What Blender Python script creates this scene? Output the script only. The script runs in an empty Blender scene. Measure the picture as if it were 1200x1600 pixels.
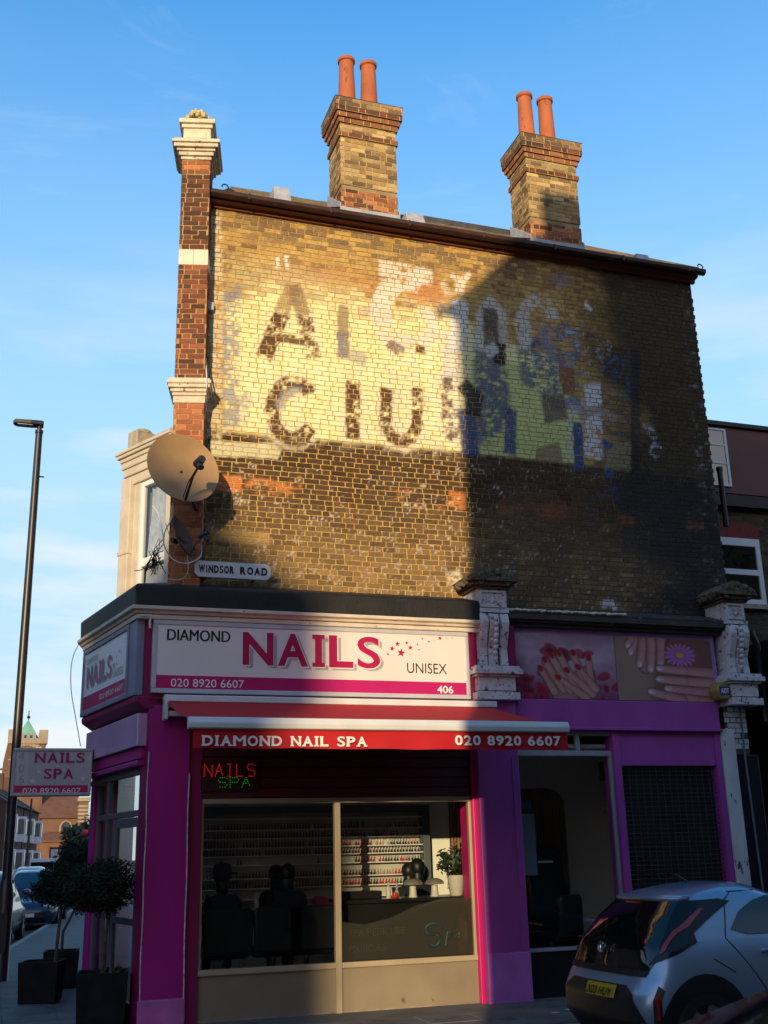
import bpy, bmesh, math, random
import numpy as np
from mathutils import Vector, Matrix
random.seed(7)
C = bpy.context.scene.collection
SC = bpy.context.scene
R_ = math.radians
# ------------------------------------------------------------------ camera
F, CX, CY, EYE = 1727.0, 600.0, 800.0, 1.75        # photo pixels, eye height in metres
_X = Vector((5836-CX, 1200-CY, F)).normalized()
_Z = Vector((458-CX, -4794-CY, F)).normalized()
_Z = (_Z - _X*_X.dot(_Z)).normalized()
_Y = _Z.cross(_X)
ROT = Matrix((_X, _Y, _Z))                          # camera (right, down, forward) -> world
def ray(px, py): return ROT @ Vector((px-CX, py-CY, F))
def at(px, py, D):                                  # point of the photo on the vertical plane y = D
    d = ray(px, py); t = D/d.y
    return Vector((d.x*t, D, EYE+d.z*t))
cam = bpy.data.cameras.new('camera'); co = bpy.data.objects.new('camera', cam); C.objects.link(co)
cam.sensor_fit = 'VERTICAL'; cam.sensor_height = 36; cam.lens = F/1600*36
cam.clip_start = .05; cam.clip_end = 6000
r0, r1, r2 = ROT.col[0], ROT.col[1], ROT.col[2]
co.matrix_world = Matrix(((r0.x, -r1.x, -r2.x, 0), (r0.y, -r1.y, -r2.y, 0), (r0.z, -r1.z, -r2.z, EYE), (0, 0, 0, 1)))
SC.camera = co
# ------------------------------------------------------------------ light
SUNDIR = Vector((.5, 1, -.2)).normalized()          # travel direction of the sunlight
sun = bpy.data.lights.new('sun', 'SUN'); so = bpy.data.objects.new('sun', sun); C.objects.link(so)
sun.energy = 2.2; sun.angle = R_(.5); sun.color = (1, .77, .44)
so.rotation_mode = 'QUATERNION'; so.rotation_quaternion = SUNDIR.to_track_quat('-Z', 'Y')
W = bpy.data.worlds.new('World'); SC.world = W; W.use_nodes = True
nt = W.node_tree; nt.nodes.clear()
def N(nt, t, **k):
    n = nt.nodes.new(t)
    for a, b in k.items(): setattr(n, a, b)
    return n
sky = N(nt, 'ShaderNodeTexSky', sky_type='NISHITA', sun_disc=False)
sky.sun_elevation = math.asin(-SUNDIR.z); sky.sun_rotation = math.atan2(-SUNDIR.x, -SUNDIR.y)
sky.air_density = 1.0; sky.dust_density = .3; sky.ozone_density = 2.0
tc = N(nt, 'ShaderNodeTexCoord')
mp = N(nt, 'ShaderNodeMapping'); mp.inputs['Scale'].default_value = (1.3, 1.3, 6.5)
mp.inputs['Rotation'].default_value = (0.12, .1, 0)
nz = N(nt, 'ShaderNodeTexNoise'); nz.inputs['Scale'].default_value = 2.1; nz.inputs['Detail'].default_value = 8; nz.inputs['Roughness'].default_value = .55
rp = N(nt, 'ShaderNodeValToRGB'); rp.color_ramp.elements[0].position = .46; rp.color_ramp.elements[1].position = .66
sx = N(nt, 'ShaderNodeSeparateXYZ')
hz = N(nt, 'ShaderNodeMapRange'); hz.inputs[1].default_value = .52; hz.inputs[2].default_value = .22; hz.inputs[3].default_value = 0.02; hz.inputs[4].default_value = 1
ml = N(nt, 'ShaderNodeMath', operation='MULTIPLY')
mx = N(nt, 'ShaderNodeMix', data_type='RGBA')
bg = N(nt, 'ShaderNodeBackground'); out = N(nt, 'ShaderNodeOutputWorld')
mx.inputs['B'].default_value = (2.9, 2.93, 3.0, 1)
bg.inputs[1].default_value = .15
L = nt.links.new
L(tc.outputs['Generated'], mp.inputs[0]); L(mp.outputs[0], nz.inputs[0]); L(nz.outputs[0], rp.inputs[0])
L(tc.outputs['Generated'], sx.inputs[0]); L(sx.outputs[2], hz.inputs[0])
mp2 = N(nt, 'ShaderNodeMapping'); mp2.inputs['Scale'].default_value = (2.2, 2.2, 9.); mp2.inputs['Rotation'].default_value = (.3, -.5, .2); mp2.inputs['Location'].default_value = (.35, .1, .6)
nz2 = N(nt, 'ShaderNodeTexNoise'); nz2.inputs['Scale'].default_value = 1.6; nz2.inputs['Detail'].default_value = 10; nz2.inputs['Roughness'].default_value = .68; nz2.inputs['Distortion'].default_value = .6
rp2 = N(nt, 'ShaderNodeMapRange'); rp2.inputs[1].default_value = .56; rp2.inputs[2].default_value = .80; rp2.inputs[3].default_value = 0; rp2.inputs[4].default_value = .17
ad = N(nt, 'ShaderNodeMath', operation='MAXIMUM')
L(tc.outputs['Generated'], mp2.inputs[0]); L(mp2.outputs[0], nz2.inputs[0]); L(nz2.outputs[0], rp2.inputs[0])
L(rp.outputs[0], ml.inputs[0]); L(hz.outputs[0], ml.inputs[1]); L(ml.outputs[0], ad.inputs[0]); L(rp2.outputs[0], ad.inputs[1]); L(ad.outputs[0], mx.inputs['Factor'])
hs = N(nt, 'ShaderNodeHueSaturation'); hs.inputs['Saturation'].default_value = 1.36; hs.inputs['Value'].default_value = 1.12; hs.inputs['Hue'].default_value = .502
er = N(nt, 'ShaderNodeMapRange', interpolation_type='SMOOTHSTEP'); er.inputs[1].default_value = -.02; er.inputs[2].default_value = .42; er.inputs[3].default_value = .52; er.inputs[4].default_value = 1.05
em = N(nt, 'ShaderNodeMix', data_type='RGBA', blend_type='MULTIPLY'); em.inputs['Factor'].default_value = 1
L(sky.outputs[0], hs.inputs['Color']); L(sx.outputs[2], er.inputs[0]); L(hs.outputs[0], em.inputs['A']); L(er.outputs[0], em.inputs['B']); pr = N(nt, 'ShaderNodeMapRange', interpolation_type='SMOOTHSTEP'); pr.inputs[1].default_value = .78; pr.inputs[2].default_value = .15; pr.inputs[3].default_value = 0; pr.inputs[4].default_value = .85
pm = N(nt, 'ShaderNodeMix', data_type='RGBA'); pm.inputs['B'].default_value = (1.75, 2.36, 2.8, 1)
L(sx.outputs[2], pr.inputs[0]); L(pr.outputs[0], pm.inputs['Factor']); L(em.outputs['Result'], pm.inputs['A'])
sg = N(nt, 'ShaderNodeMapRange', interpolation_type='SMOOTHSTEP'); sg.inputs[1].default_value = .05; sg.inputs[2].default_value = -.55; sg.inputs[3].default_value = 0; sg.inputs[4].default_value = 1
sm = N(nt, 'ShaderNodeMix', data_type='RGBA', blend_type='MULTIPLY', clamp_factor=True); sm.inputs['B'].default_value = (1.55, 1.06, .90, 1)   # sun-side sky, out of view, warmed and brightened as added fill for the shade
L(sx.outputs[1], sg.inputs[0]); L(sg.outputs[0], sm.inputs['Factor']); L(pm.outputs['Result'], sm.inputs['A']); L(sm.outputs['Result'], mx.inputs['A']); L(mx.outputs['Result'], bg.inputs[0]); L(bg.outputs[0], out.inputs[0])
SC.view_settings.view_transform = 'Standard'; SC.view_settings.look = 'None'
SC.view_settings.exposure = 1.15; SC.view_settings.gamma = 1
SC.cycles.max_bounces = 8; SC.cycles.transparent_max_bounces = 16
# ------------------------------------------------------------------ materials
MATS = {}
def mat(name, col, rough=.7, var=.15, scale=6., bump=.0, bscale=60., metal=0., spec=.4, coat=0., dirt=None, dirtcol=(.1,.08,.06), stretch=(1,1,1), attr=False):
    """procedural paint / stone / metal: colour broken up by two noises, optional patches of wear, bump"""
    if name in MATS: return MATS[name]
    m = bpy.data.materials.new(name); m.use_nodes = True; t = m.node_tree; b = t.nodes['Principled BSDF']
    b.inputs['Roughness'].default_value = rough; b.inputs['Metallic'].default_value = metal
    b.inputs['Specular IOR Level'].default_value = spec; b.inputs['Coat Weight'].default_value = coat
    g = N(t, 'ShaderNodeNewGeometry'); mp = N(t, 'ShaderNodeMapping'); mp.inputs['Scale'].default_value = stretch
    t.links.new(g.outputs['Position'], mp.inputs[0])
    n1 = N(t, 'ShaderNodeTexNoise'); n1.inputs['Scale'].default_value = scale; n1.inputs['Detail'].default_value = 6
    t.links.new(mp.outputs[0], n1.inputs[0])
    mr = N(t, 'ShaderNodeMapRange'); mr.inputs[1].default_value = .3; mr.inputs[2].default_value = .7
    mr.inputs[3].default_value = 1-var; mr.inputs[4].default_value = 1+var
    t.links.new(n1.outputs[0], mr.inputs[0])
    mu = N(t, 'ShaderNodeMix', data_type='RGBA', blend_type='MULTIPLY'); mu.inputs['Factor'].default_value = 1
    if attr:
        a = N(t, 'ShaderNodeAttribute', attribute_name='Col'); t.links.new(a.outputs['Color'], mu.inputs['A'])
    else: mu.inputs['A'].default_value = (*col, 1)
    t.links.new(mr.outputs[0], mu.inputs['B'])
    last = mu.outputs['Result']
    if dirt is not None:
        n2 = N(t, 'ShaderNodeTexNoise'); n2.inputs['Scale'].default_value = scale*1.7; n2.inputs['Detail'].default_value = 9; n2.inputs['Roughness'].default_value = .65
        t.links.new(mp.outputs[0], n2.inputs[0])
        r = N(t, 'ShaderNodeMapRange'); r.inputs[1].default_value = dirt; r.inputs[2].default_value = dirt+.05
        t.links.new(n2.outputs[0], r.inputs[0])
        m2 = N(t, 'ShaderNodeMix', data_type='RGBA'); m2.inputs['B'].default_value = (*dirtcol, 1)
        t.links.new(r.outputs[0], m2.inputs['Factor']); t.links.new(last, m2.inputs['A']); last = m2.outputs['Result']
    t.links.new(last, b.inputs['Base Color'])
    if bump:
        n3 = N(t, 'ShaderNodeTexNoise'); n3.inputs['Scale'].default_value = bscale; n3.inputs['Detail'].default_value = 5
        t.links.new(mp.outputs[0], n3.inputs[0])
        bp = N(t, 'ShaderNodeBump'); bp.inputs['Strength'].default_value = bump; bp.inputs['Distance'].default_value = .01
        t.links.new(n3.outputs[0], bp.inputs['Height']); t.links.new(bp.outputs[0], b.inputs['Normal'])
    MATS[name] = m; return m
def glass(name, tint=(.92,.94,.94), refl=1.45, rough=0., wav=.0):
    if name in MATS: return MATS[name]
    m = bpy.data.materials.new(name); m.use_nodes = True; t = m.node_tree; t.nodes.clear()
    o = N(t, 'ShaderNodeOutputMaterial'); tr = N(t, 'ShaderNodeBsdfTransparent'); gl = N(t, 'ShaderNodeBsdfGlossy'); f = N(t, 'ShaderNodeFresnel'); x = N(t, 'ShaderNodeMixShader')
    tr.inputs[0].default_value = (*tint, 1); gl.inputs['Roughness'].default_value = rough; f.inputs[0].default_value = refl
    L = t.links.new
    gg = N(t, 'ShaderNodeNewGeometry'); k1 = N(t, 'ShaderNodeMath', operation='SUBTRACT'); k1.inputs[0].default_value = 1; k2 = N(t, 'ShaderNodeMath', operation='MULTIPLY')
    L(gg.outputs['Backfacing'], k1.inputs[1]); L(f.outputs[0], k2.inputs[0]); L(k1.outputs[0], k2.inputs[1])
    L(k2.outputs[0], x.inputs[0]); L(tr.outputs[0], x.inputs[1]); L(gl.outputs[0], x.inputs[2]); L(x.outputs[0], o.inputs[0])
    if wav:
        n3 = N(t, 'ShaderNodeTexNoise'); n3.inputs['Scale'].default_value = 1.5
        g = N(t, 'ShaderNodeNewGeometry'); L(g.outputs['Position'], n3.inputs[0])
        bp = N(t, 'ShaderNodeBump'); bp.inputs['Strength'].default_value = wav; bp.inputs['Distance'].default_value = .05
        L(n3.outputs[0], bp.inputs['Height']); L(bp.outputs[0], gl.inputs['Normal'])
    MATS[name] = m; return m
def emit(name, col, s):
    m = bpy.data.materials.new(name); m.use_nodes = True; b = m.node_tree.nodes['Principled BSDF']
    b.inputs['Base Color'].default_value = (*col, 1); b.inputs['Emission Color'].default_value = (*col, 1); b.inputs['Emission Strength'].default_value = s
    return m
# ------------------------------------------------------------------ object helpers
def tag(o, label=None, cat=None, group=None, kind=None):
    if label: o['label'] = label
    if cat: o['category'] = cat
    if group: o['group'] = group
    if kind: o['kind'] = kind
    return o
def thing(name, loc, label, cat, group=None):
    o = bpy.data.objects.new(name, None); C.objects.link(o); o.location = loc; o.empty_display_size = .2
    return tag(o, label, cat, group)
def adopt(o, parent):
    if parent is not None:
        o.parent = parent
        w = Matrix.Identity(4); p = parent; ch = []
        while p is not None: ch.append(p); p = p.parent
        root = ch[-1]
        o.matrix_parent_inverse = root.matrix_basis.inverted() if parent is root else Matrix.Identity(4)
def copy_tree(o, parent=None):
    c = o.copy(); C.objects.link(c)
    if parent is not None: c.parent = parent
    for ch in list(o.children): copy_tree(ch, c)
    return c
def link_mesh(name, me, material, parent=None, smooth=False, bevel=0., seg=2):
    if material is not None: me.materials.append(material)
    o = bpy.data.objects.new(name, me); C.objects.link(o); adopt(o, parent)
    if smooth:
        me.polygons.foreach_set('use_smooth', [True]*len(me.polygons))
        if smooth != 'all':
            try: me.set_sharp_from_angle(angle=R_(40))
            except Exception: pass
    if bevel:
        b = o.modifiers.new('bevel', 'BEVEL'); b.width = bevel; b.segments = seg; b.limit_method = 'ANGLE'
    return o
class MB:
    def __init__(s, m=None): s.v = []; s.f = []; s.m = m or Matrix.Identity(4)
    def add(s, vs, fs):
        k = len(s.v); s.v += [tuple(s.m @ Vector(p)) for p in vs]; s.f += [tuple(i+k for i in f) for f in fs]; return s
    def box(s, x0, x1, y0, y1, z0, z1):
        return s.add([(x0,y0,z0),(x1,y0,z0),(x1,y1,z0),(x0,y1,z0),(x0,y0,z1),(x1,y0,z1),(x1,y1,z1),(x0,y1,z1)],
                     [(0,3,2,1),(4,5,6,7),(0,1,5,4),(1,2,6,5),(2,3,7,6),(3,0,4,7)])
    def prism(s, poly, a0, a1, axis='x'):
        """polygon in the two other axes, extruded along axis"""
        n = len(poly)
        def P(a, q):
            return {'x': (a, q[0], q[1]), 'y': (q[0], a, q[1]), 'z': (q[0], q[1], a)}[axis]
        vs = [P(a0, q) for q in poly]+[P(a1, q) for q in poly]
        return s.add(vs, [tuple(range(n))[::-1], tuple(range(n, 2*n))]+[(i, (i+1) % n, n+(i+1) % n, n+i) for i in range(n)])
    def lathe(s, prof, c=(0,0,0), n=16, cap=True):
        vs = []; fs = []
        for r, z in prof:
            for i in range(n):
                a = 2*math.pi*i/n; vs.append((c[0]+r*math.cos(a), c[1]+r*math.sin(a), c[2]+z))
        for j in range(len(prof)-1):
            for i in range(n): fs.append((j*n+i, j*n+(i+1) % n, (j+1)*n+(i+1) % n, (j+1)*n+i))
        if cap: fs += [tuple(range(n))[::-1], tuple(range((len(prof)-1)*n, len(prof)*n))]
        return s.add(vs, fs)
    def tube(s, pts, r, n=8):
        pts = [Vector(p) for p in pts]; rs = r if isinstance(r, (list, tuple)) else [r]*len(pts)
        vs = []; fs = []; up = Vector((.13, .31, .94))
        for i, p in enumerate(pts):
            d = (pts[min(i+1, len(pts)-1)]-pts[max(i-1, 0)]).normalized()
            a = d.cross(up)
            if a.length < .05: a = d.cross(Vector((1, 0, 0)))
            a.normalize(); b = d.cross(a)
            for k in range(n):
                t = 2*math.pi*k/n; vs.append(p+a*rs[i]*math.cos(t)+b*rs[i]*math.sin(t))
        for i in range(len(pts)-1):
            for k in range(n): fs.append((i*n+k, i*n+(k+1) % n, (i+1)*n+(k+1) % n, (i+1)*n+k))
        fs += [tuple(range(n)), tuple(range((len(pts)-1)*n, len(pts)*n))[::-1]]
        return s.add(vs, fs)
    def ball(s, c, rx, ry=None, rz=None, n=12, m=8):
        ry = ry or rx; rz = rz or rx
        prof = [(math.sin(math.pi*j/m), -math.cos(math.pi*j/m)) for j in range(m+1)]
        vs = []; fs = []
        for r, z in prof:
            for i in range(n):
                a = 2*math.pi*i/n; vs.append((c[0]+rx*max(r,.001)*math.cos(a), c[1]+ry*max(r,.001)*math.sin(a), c[2]+rz*z))
        for j in range(m):
            for i in range(n): fs.append((j*n+i, j*n+(i+1) % n, (j+1)*n+(i+1) % n, (j+1)*n+i))
        return s.add(vs, fs)
    def build(s, name, material, parent=None, smooth=False, bevel=0., seg=2):
        me = bpy.data.meshes.new(name); me.from_pydata(s.v, [], s.f)
        bm = bmesh.new(); bm.from_mesh(me); bmesh.ops.recalc_face_normals(bm, faces=bm.faces); bm.to_mesh(me); bm.free()
        return link_mesh(name, me, material, parent, smooth, bevel, seg)
def frame(o, u, n=None):
    """local x along u (horizontal), local y INTO the wall, local z up"""
    u = Vector((u[0], u[1], 0)).normalized(); y = Vector((0,0,1)).cross(u)
    return Matrix(((u.x, y.x, 0, o[0]), (u.y, y.y, 0, o[1]), (0, 0, 1, o[2] if len(o) > 2 else 0), (0, 0, 0, 1)))
# ------------------------------------------------------------------ lettering
_tcache = {}
def text_geo(sx_, bold=0.):
    key = (sx_, bold)
    if key not in _tcache:
        c = bpy.data.curves.new('t', 'FONT'); c.body = sx_; c.offset = bold; c.resolution_u = 4
        o = bpy.data.objects.new('t', c); C.objects.link(o)
        me = bpy.data.meshes.new_from_object(o.evaluated_get(bpy.context.evaluated_depsgraph_get()))
        bpy.data.objects.remove(o); bpy.data.curves.remove(c)
        v = np.array([p.co[:2] for p in me.vertices]); f = [tuple(p.vertices) for p in me.polygons]
        bpy.data.meshes.remove(me)
        v -= v.min(0); v /= np.maximum(v.max(0), 1e-6); _tcache[key] = (v, f)
    return _tcache[key]
ASP = {}
def put_text(mb, s, u0, u1, v0, v1, w, bold=0.):
    if bold and 'M' in s:                            # the heavy M closes up: two light ones side by side instead
        d = (u1-u0)/len(s)*.07; put_text(mb, s, u0, u1-d, v0, v1, w); put_text(mb, s, u0+d, u1, v0, v1, w-.0003); return
    v, f = text_geo(s, bold)
    mb.add([(u0+(u1-u0)*a, w, v0+(v1-v0)*b) for a, b in v], f)
LW = {'I': .42, 'M': 1.22, 'W': 1.3, ' ': .55, '1': .62, 'J': .6, 'L': .82, 'S': .8, 'E': .82, 'P': .88, 'F': .8}
SER = {'D': 'lb lt', 'I': 'cb ct', 'A': 'lb rb', 'M': 'lb rb', 'N': 'lb lt rt', 'L': 'lb lt', 'P': 'lb lt', 'R': 'lb lt rb', 'H': 'lb lt rb rt', 'K': 'lb lt rb rt'}
def put_letters(mb, s, u0, u1, v0, v1, w, bold=0., gap=.16, serif=True, only=None):
    """letters one by one over a given width, with slab serifs on the stems"""
    ws = [LW.get(c, 1.) for c in s]; tot = sum(ws)+gap*(len(s)-1); k = (u1-u0)/tot; x = u0; h = v1-v0
    for c, wd in zip(s, ws):
        a, b = x, x+wd*k; x = b+gap*k
        if c == ' ': continue
        if c == 'I': put_text(mb, c, a+wd*k*.22, b-wd*k*.22, v0, v1, w, bold)
        else: put_text(mb, c, a, b, v0, v1, w, bold*(.5 if c in 'S' else 1))
        if serif and c in SER and (only is None or c in only):
            for q in SER[c].split():
                sw = .36*k if c != 'I' else .42*k
                ctr = {'l': a+.12*k, 'r': b-.12*k, 'c': (a+b)/2}[q[0]]
                z0 = v0 if q[1] == 'b' else v1-h*.13
                mb.add([(ctr-sw/2, w-.0006, z0), (ctr+sw/2, w-.0006, z0), (ctr+sw/2, w-.0006, z0+h*.13), (ctr-sw/2, w-.0006, z0+h*.13)], [(0, 1, 2, 3)])
# ------------------------------------------------------------------ noise + brickwork
def _h(i, j, s):
    n = (i*374761393+j*668265263+s*974634777) & 0xffffffff
    n = ((n ^ (n >> 13))*1274126177) & 0xffffffff
    return ((n ^ (n >> 16)) & 0xffff)/65535.
def vnoise(x, y, s=0):
    x = np.asarray(x, float); y = np.asarray(y, float)
    i = np.floor(x).astype(np.int64); j = np.floor(y).astype(np.int64); fx = x-i; fy = y-j
    fx = fx*fx*(3-2*fx); fy = fy*fy*(3-2*fy)
    return (_h(i,j,s)*(1-fx)+_h(i+1,j,s)*fx)*(1-fy)+(_h(i,j+1,s)*(1-fx)+_h(i+1,j+1,s)*fx)*fy
def fbm(x, y, s=0, o=4):
    a = 0; t = 0; k = 1.
    for q in range(o): a = a+vnoise(x*2**q, y*2**q, s+q*17)*k; t += k; k *= .55
    return a/t
def sstep(a, b, x): t = np.clip((x-a)/(b-a), 0, 1); return t*t*(3-2*t)
BRICK = mat('painted_brick', (1,1,1), rough=.88, var=.16, scale=45, bump=.35, bscale=110, spec=.25, attr=True)
def brickwork(name, O, U, V, Nn, Wd, H, colfn, mortfn, parent, course=.0735, bl=.215, joint=.0105, relief=.006, cell=None, seed=1, mcell=.08, sharp=.0015):
    rng = np.random.default_rng(seed); O, U, V, Nn = (np.array(q, float) for q in (O, U, V, Nn))
    pu = []; pv = []; pw = []; rnd = []; cu = []; cv = []; faces = []; base = 0
    nc = int(math.ceil(H/course-1e-6))
    for r in range(nc):
        v0 = r*course+joint/2; v1 = min((r+1)*course-joint/2, H-.001)
        if v1-v0 < .015: continue
        u = -(.056 if r % 2 else .16)-rng.random()*.05+.015; big = r % 2 == 0
        while u < Wd:
            Lb = (bl if big else .1025)*(1+rng.normal()*.055); big = not big
            a = max(u, 0)+(joint/2 if u > 0 else .0); b = min(u+Lb, Wd); u += Lb+joint
            if b-a < .02: continue
            nu = max(1, int(round((b-a)/cell))) if cell else 1; nv = 2 if cell else 1
            if cell: nv = max(2, int(round((v1-v0)/cell)))
            gu = np.linspace(a, b, nu+1); gv = np.linspace(v0, v1, nv+1)
            uu, vv = np.meshgrid(gu, gv); uu = uu+rng.normal(size=uu.shape)*sharp; vv = vv+rng.normal(size=vv.shape)*sharp
            vv = vv+(rng.normal()*.0014)+.004*np.sin(uu*1.7+r*.02)+.0025*np.sin(uu*4.1+r*.05)
            n = uu.size; ww = np.full(n, relief)+rng.normal()*.0012+rng.normal(size=n)*.0008
            idx = np.arange(n).reshape(nv+1, nu+1)+base
            for j in range(nv):
                for i in range(nu): faces.append((idx[j,i], idx[j,i+1], idx[j+1,i+1], idx[j+1,i]))
            ring = list(idx[0,:])+list(idx[1:,-1])+list(idx[-1,-2::-1])+list(idx[-2:0:-1,0])
            uf = uu.ravel(); vf = vv.ravel()
            m = len(ring); lo = [base+n+q for q in range(m)]
            for q in range(m): faces.append((ring[q], lo[q], lo[(q+1) % m], ring[(q+1) % m]))
            ri = [x-base for x in ring]; mu_, mv_ = (a+b)/2, (v0+v1)/2
            pu.append(np.concatenate([uf, uf[ri]])); pv.append(np.concatenate([vf, vf[ri]])); pw.append(np.concatenate([ww, np.full(m, -.002)]))
            k = rng.random(3); rnd.append(np.tile(k, (n+m, 1))); cu.append(np.full(n+m, mu_)); cv.append(np.full(n+m, mv_)); base += n+m
    pu = np.concatenate(pu); pv = np.concatenate(pv); pw = np.concatenate(pw); rnd = np.concatenate(rnd); cu = np.concatenate(cu); cv = np.concatenate(cv)
    col = colfn(pu, pv, rnd, cu, cv)
    nu = max(1, int(Wd/mcell)); nv = max(1, int(H/mcell))
    uu, vv = np.meshgrid(np.linspace(0, Wd, nu+1), np.linspace(0, H, nv+1))
    idx = np.arange(uu.size).reshape(nv+1, nu+1)+base
    faces += [(idx[j,i], idx[j,i+1], idx[j+1,i+1], idx[j+1,i]) for j in range(nv) for i in range(nu)]
    mc = mortfn(uu.ravel(), vv.ravel())
    pu = np.concatenate([pu, uu.ravel()]); pv = np.concatenate([pv, vv.ravel()]); pw = np.concatenate([pw, np.zeros(uu.size)])
    col = np.concatenate([col, mc])
    P = O+pu[:,None]*U+pv[:,None]*V+pw[:,None]*Nn
    me = bpy.data.meshes.new(name); me.from_pydata(P.tolist(), [], [tuple(int(q) for q in f) for f in faces])
    at_ = me.color_attributes.new('Col', 'FLOAT_COLOR', 'POINT')
    at_.data.foreach_set('color', np.concatenate([np.clip(col, 0, 1), np.ones((len(col), 1))], 1).astype(np.float32).ravel())
    return link_mesh(name, me, BRICK, parent)
def lerp(a, b, t): return a*(1-t[:,None])+np.asarray(b)[None,:]*t[:,None] if np.ndim(b) == 1 else a*(1-t[:,None])+b*t[:,None]
def brick_cols(cols, var=.25, soot=0., sootcol=(.05,.04,.035), seed=3):
    cols = np.array(cols, float)
    def fn(u, v, r, cu, cv):
        k = (r[:,0]*len(cols)).astype(int).clip(0, len(cols)-1); c = cols[k]*(1+(r[:,1:2]-.5)*2*var)
        if soot: c = lerp(c, sootcol, soot*sstep(.4, .7, fbm(u*2+seed, v*2, seed)))
        return c
    return fn
def flat_col(c, var=.12, seed=5):
    c = np.array(c, float)
    return lambda u, v: c[None,:]*(1+(fbm(u*6, v*6, seed)[:,None]-.5)*2*var)
# ------------------------------------------------------------------ the setting
YW = 13.7                                            # plane of the painted gable wall
ROADV = Vector((math.sin(R_(9)), math.cos(R_(9)), 0))   # direction of the main road
ASPHALT = mat('asphalt', (.05,.05,.052), .9, .3, 3, .4, 90, dirt=.62, dirtcol=(.075,.072,.07))
PAVE = mat('paving', (.12,.115,.11), .85, .22, 2.2, .3, 70, dirt=.58, dirtcol=(.075,.07,.065))
KERB = mat('kerb_stone', (.26,.25,.24), .85, .2, 5, .2)
g = MB(); g.add([(-1500,-800,-.16),(1500,-800,-.16),(1500,3000,-.16),(-1500,3000,-.16)], [(0,1,2,3)])
tag(g.build('road', ASPHALT), kind='structure')
def kerbx(y): return -1.1+(y-15.5)*.1325             # kerb of the main road
def slabs(name, poly, z, nm):
    m = MB(); m.prism(poly, -.15, z, 'z'); return tag(m.build(nm, PAVE), kind='structure')
pv = MB()                                            # pavement round the corner, rounded kerb line
arc = [(-1.2+2.6*(1-math.cos(a)), 11.25+2.6*(1-math.sin(a))) for a in [R_(q) for q in range(0, 91, 15)]]
pl = arc[::-1]
pl = [(26,11.25)]+[(1.4,11.25)]+[(-1.2+2.6*(1-math.sin(R_(q))), 11.25+2.6*(1-math.cos(R_(q)))) for q in range(15, 91, 15)]
pl = [p for p in pl]+[(kerbx(y), y) for y in (16, 30, 60, 110)]+[(26,110)]
pv.prism(pl, -.15, -.012, 'z')
tag(pv.build('pavement', PAVE), kind='structure')
kb = MB()
for i in range(len(pl)-2):
    a, b = Vector(pl[i]), Vector(pl[i+1]); n = max(1, int((b-a).length/.92)); d = (b-a)/n; s = Vector((-d.y, d.x)).normalized()
    if i >= len(pl)-2: break
    for q in range(min(n, 70)):
        p0 = a+d*q+d*.005; p1 = a+d*(q+1)-d*.005
        kb.prism([tuple(p0-s*.002), tuple(p1-s*.002), tuple(p1-s*.13), tuple(p0-s*.13)], -.15, -.002, 'z')
tag(kb.build('kerb', KERB, bevel=.012), kind='structure')
sl = MB()                                            # joints and slightly uneven slabs of the paving near the shop
rs = random.Random(5)
for i in range(-2, 20):
    for j in range(0, 14):
        x0 = -1.+i*.62; y0 = 11.45+j*.62
        if y0+.6 > 13.2 and x0 > 1.0: continue
        if x0 < kerbx(max(15.5, y0))+.3 or (y0 < 13 and x0 < 1.2 and (x0-1.4)**2+(y0-13.85)**2 > 2.3**2): continue
        if y0 > 13.6 and x0 > 1.35-(y0-13.4)*.25+0: continue
        sl.box(x0, x0+.608, y0, y0+.608, -.05, -.006+rs.random()*.006)
tag(sl.build('paving_slabs', mat('paving_slab', (.14,.13,.12), .85, .28, 1.6, .35, 60, dirt=.55, dirtcol=(.08,.075,.07)), bevel=.004), kind='structure')
bl = MB()                                            # parking bay line on the main road
bl.prism([(kerbx(y)-2.1, y) for y in (27, 60)]+[(kerbx(y)-2.22, y) for y in (60, 27)], -.158, -.156, 'z')
tag(bl.build('bay_line', mat('road_paint', (.55,.54,.5), .8, .3, 9, dirt=.55, dirtcol=(.1,.1,.1))), kind='structure')
# ------------------------------------------------------------------ the corner building
B = thing('corner_building', (2.2, YW, 0), 'old brick corner building with faded painted lettering on its gable above a pink nail salon', 'building')
XL, XR = at(327,322,YW).x, at(1078,440,YW).x
ZB, ZT = 4.70, 10.62
MSTONE = mat('weathered_stone', (.60,.52,.40), .85, .22, 7, .5, 40, dirt=.60, dirtcol=(.10,.075,.05))
MSTONE2 = mat('bay_stone', (.56,.49,.40), .8, .12, 4, .25, 50, dirt=.66, dirtcol=(.22,.17,.12))
LEAD = mat('lead', (.36,.37,.40), .55, .2, 9, .3, 30)
FELT = mat('roofing_felt', (.014,.013,.014), .55, .35, 4, .4, 25)
CREAM = mat('peeling_cream_paint', (.62,.55,.46), .75, .15, 8, .35, 45, dirt=.63, dirtcol=(.035,.025,.02), stretch=(.5,1,1.6))
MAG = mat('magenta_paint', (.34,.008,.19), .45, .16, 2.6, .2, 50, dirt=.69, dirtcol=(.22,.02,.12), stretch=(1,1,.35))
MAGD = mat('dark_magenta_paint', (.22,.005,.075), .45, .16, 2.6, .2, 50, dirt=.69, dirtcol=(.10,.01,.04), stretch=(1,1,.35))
PUR = mat('purple_paint', (.37,.062,.33), .5, .16, 2.6, .25, 50, dirt=.68, dirtcol=(.26,.06,.27), stretch=(1,1,.35))
GREYM = mat('grey_aluminium', (.34,.34,.38), .42, .08, 5, metal=.0, spec=.5)
BEIGE = mat('beige_metal', (.36,.29,.20), .5, .10, 2.5, .1, 30, dirt=.70, dirtcol=(.2,.16,.12))
WHITE = mat('white_upvc', (.80,.79,.78), .35, .04, 5)
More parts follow.
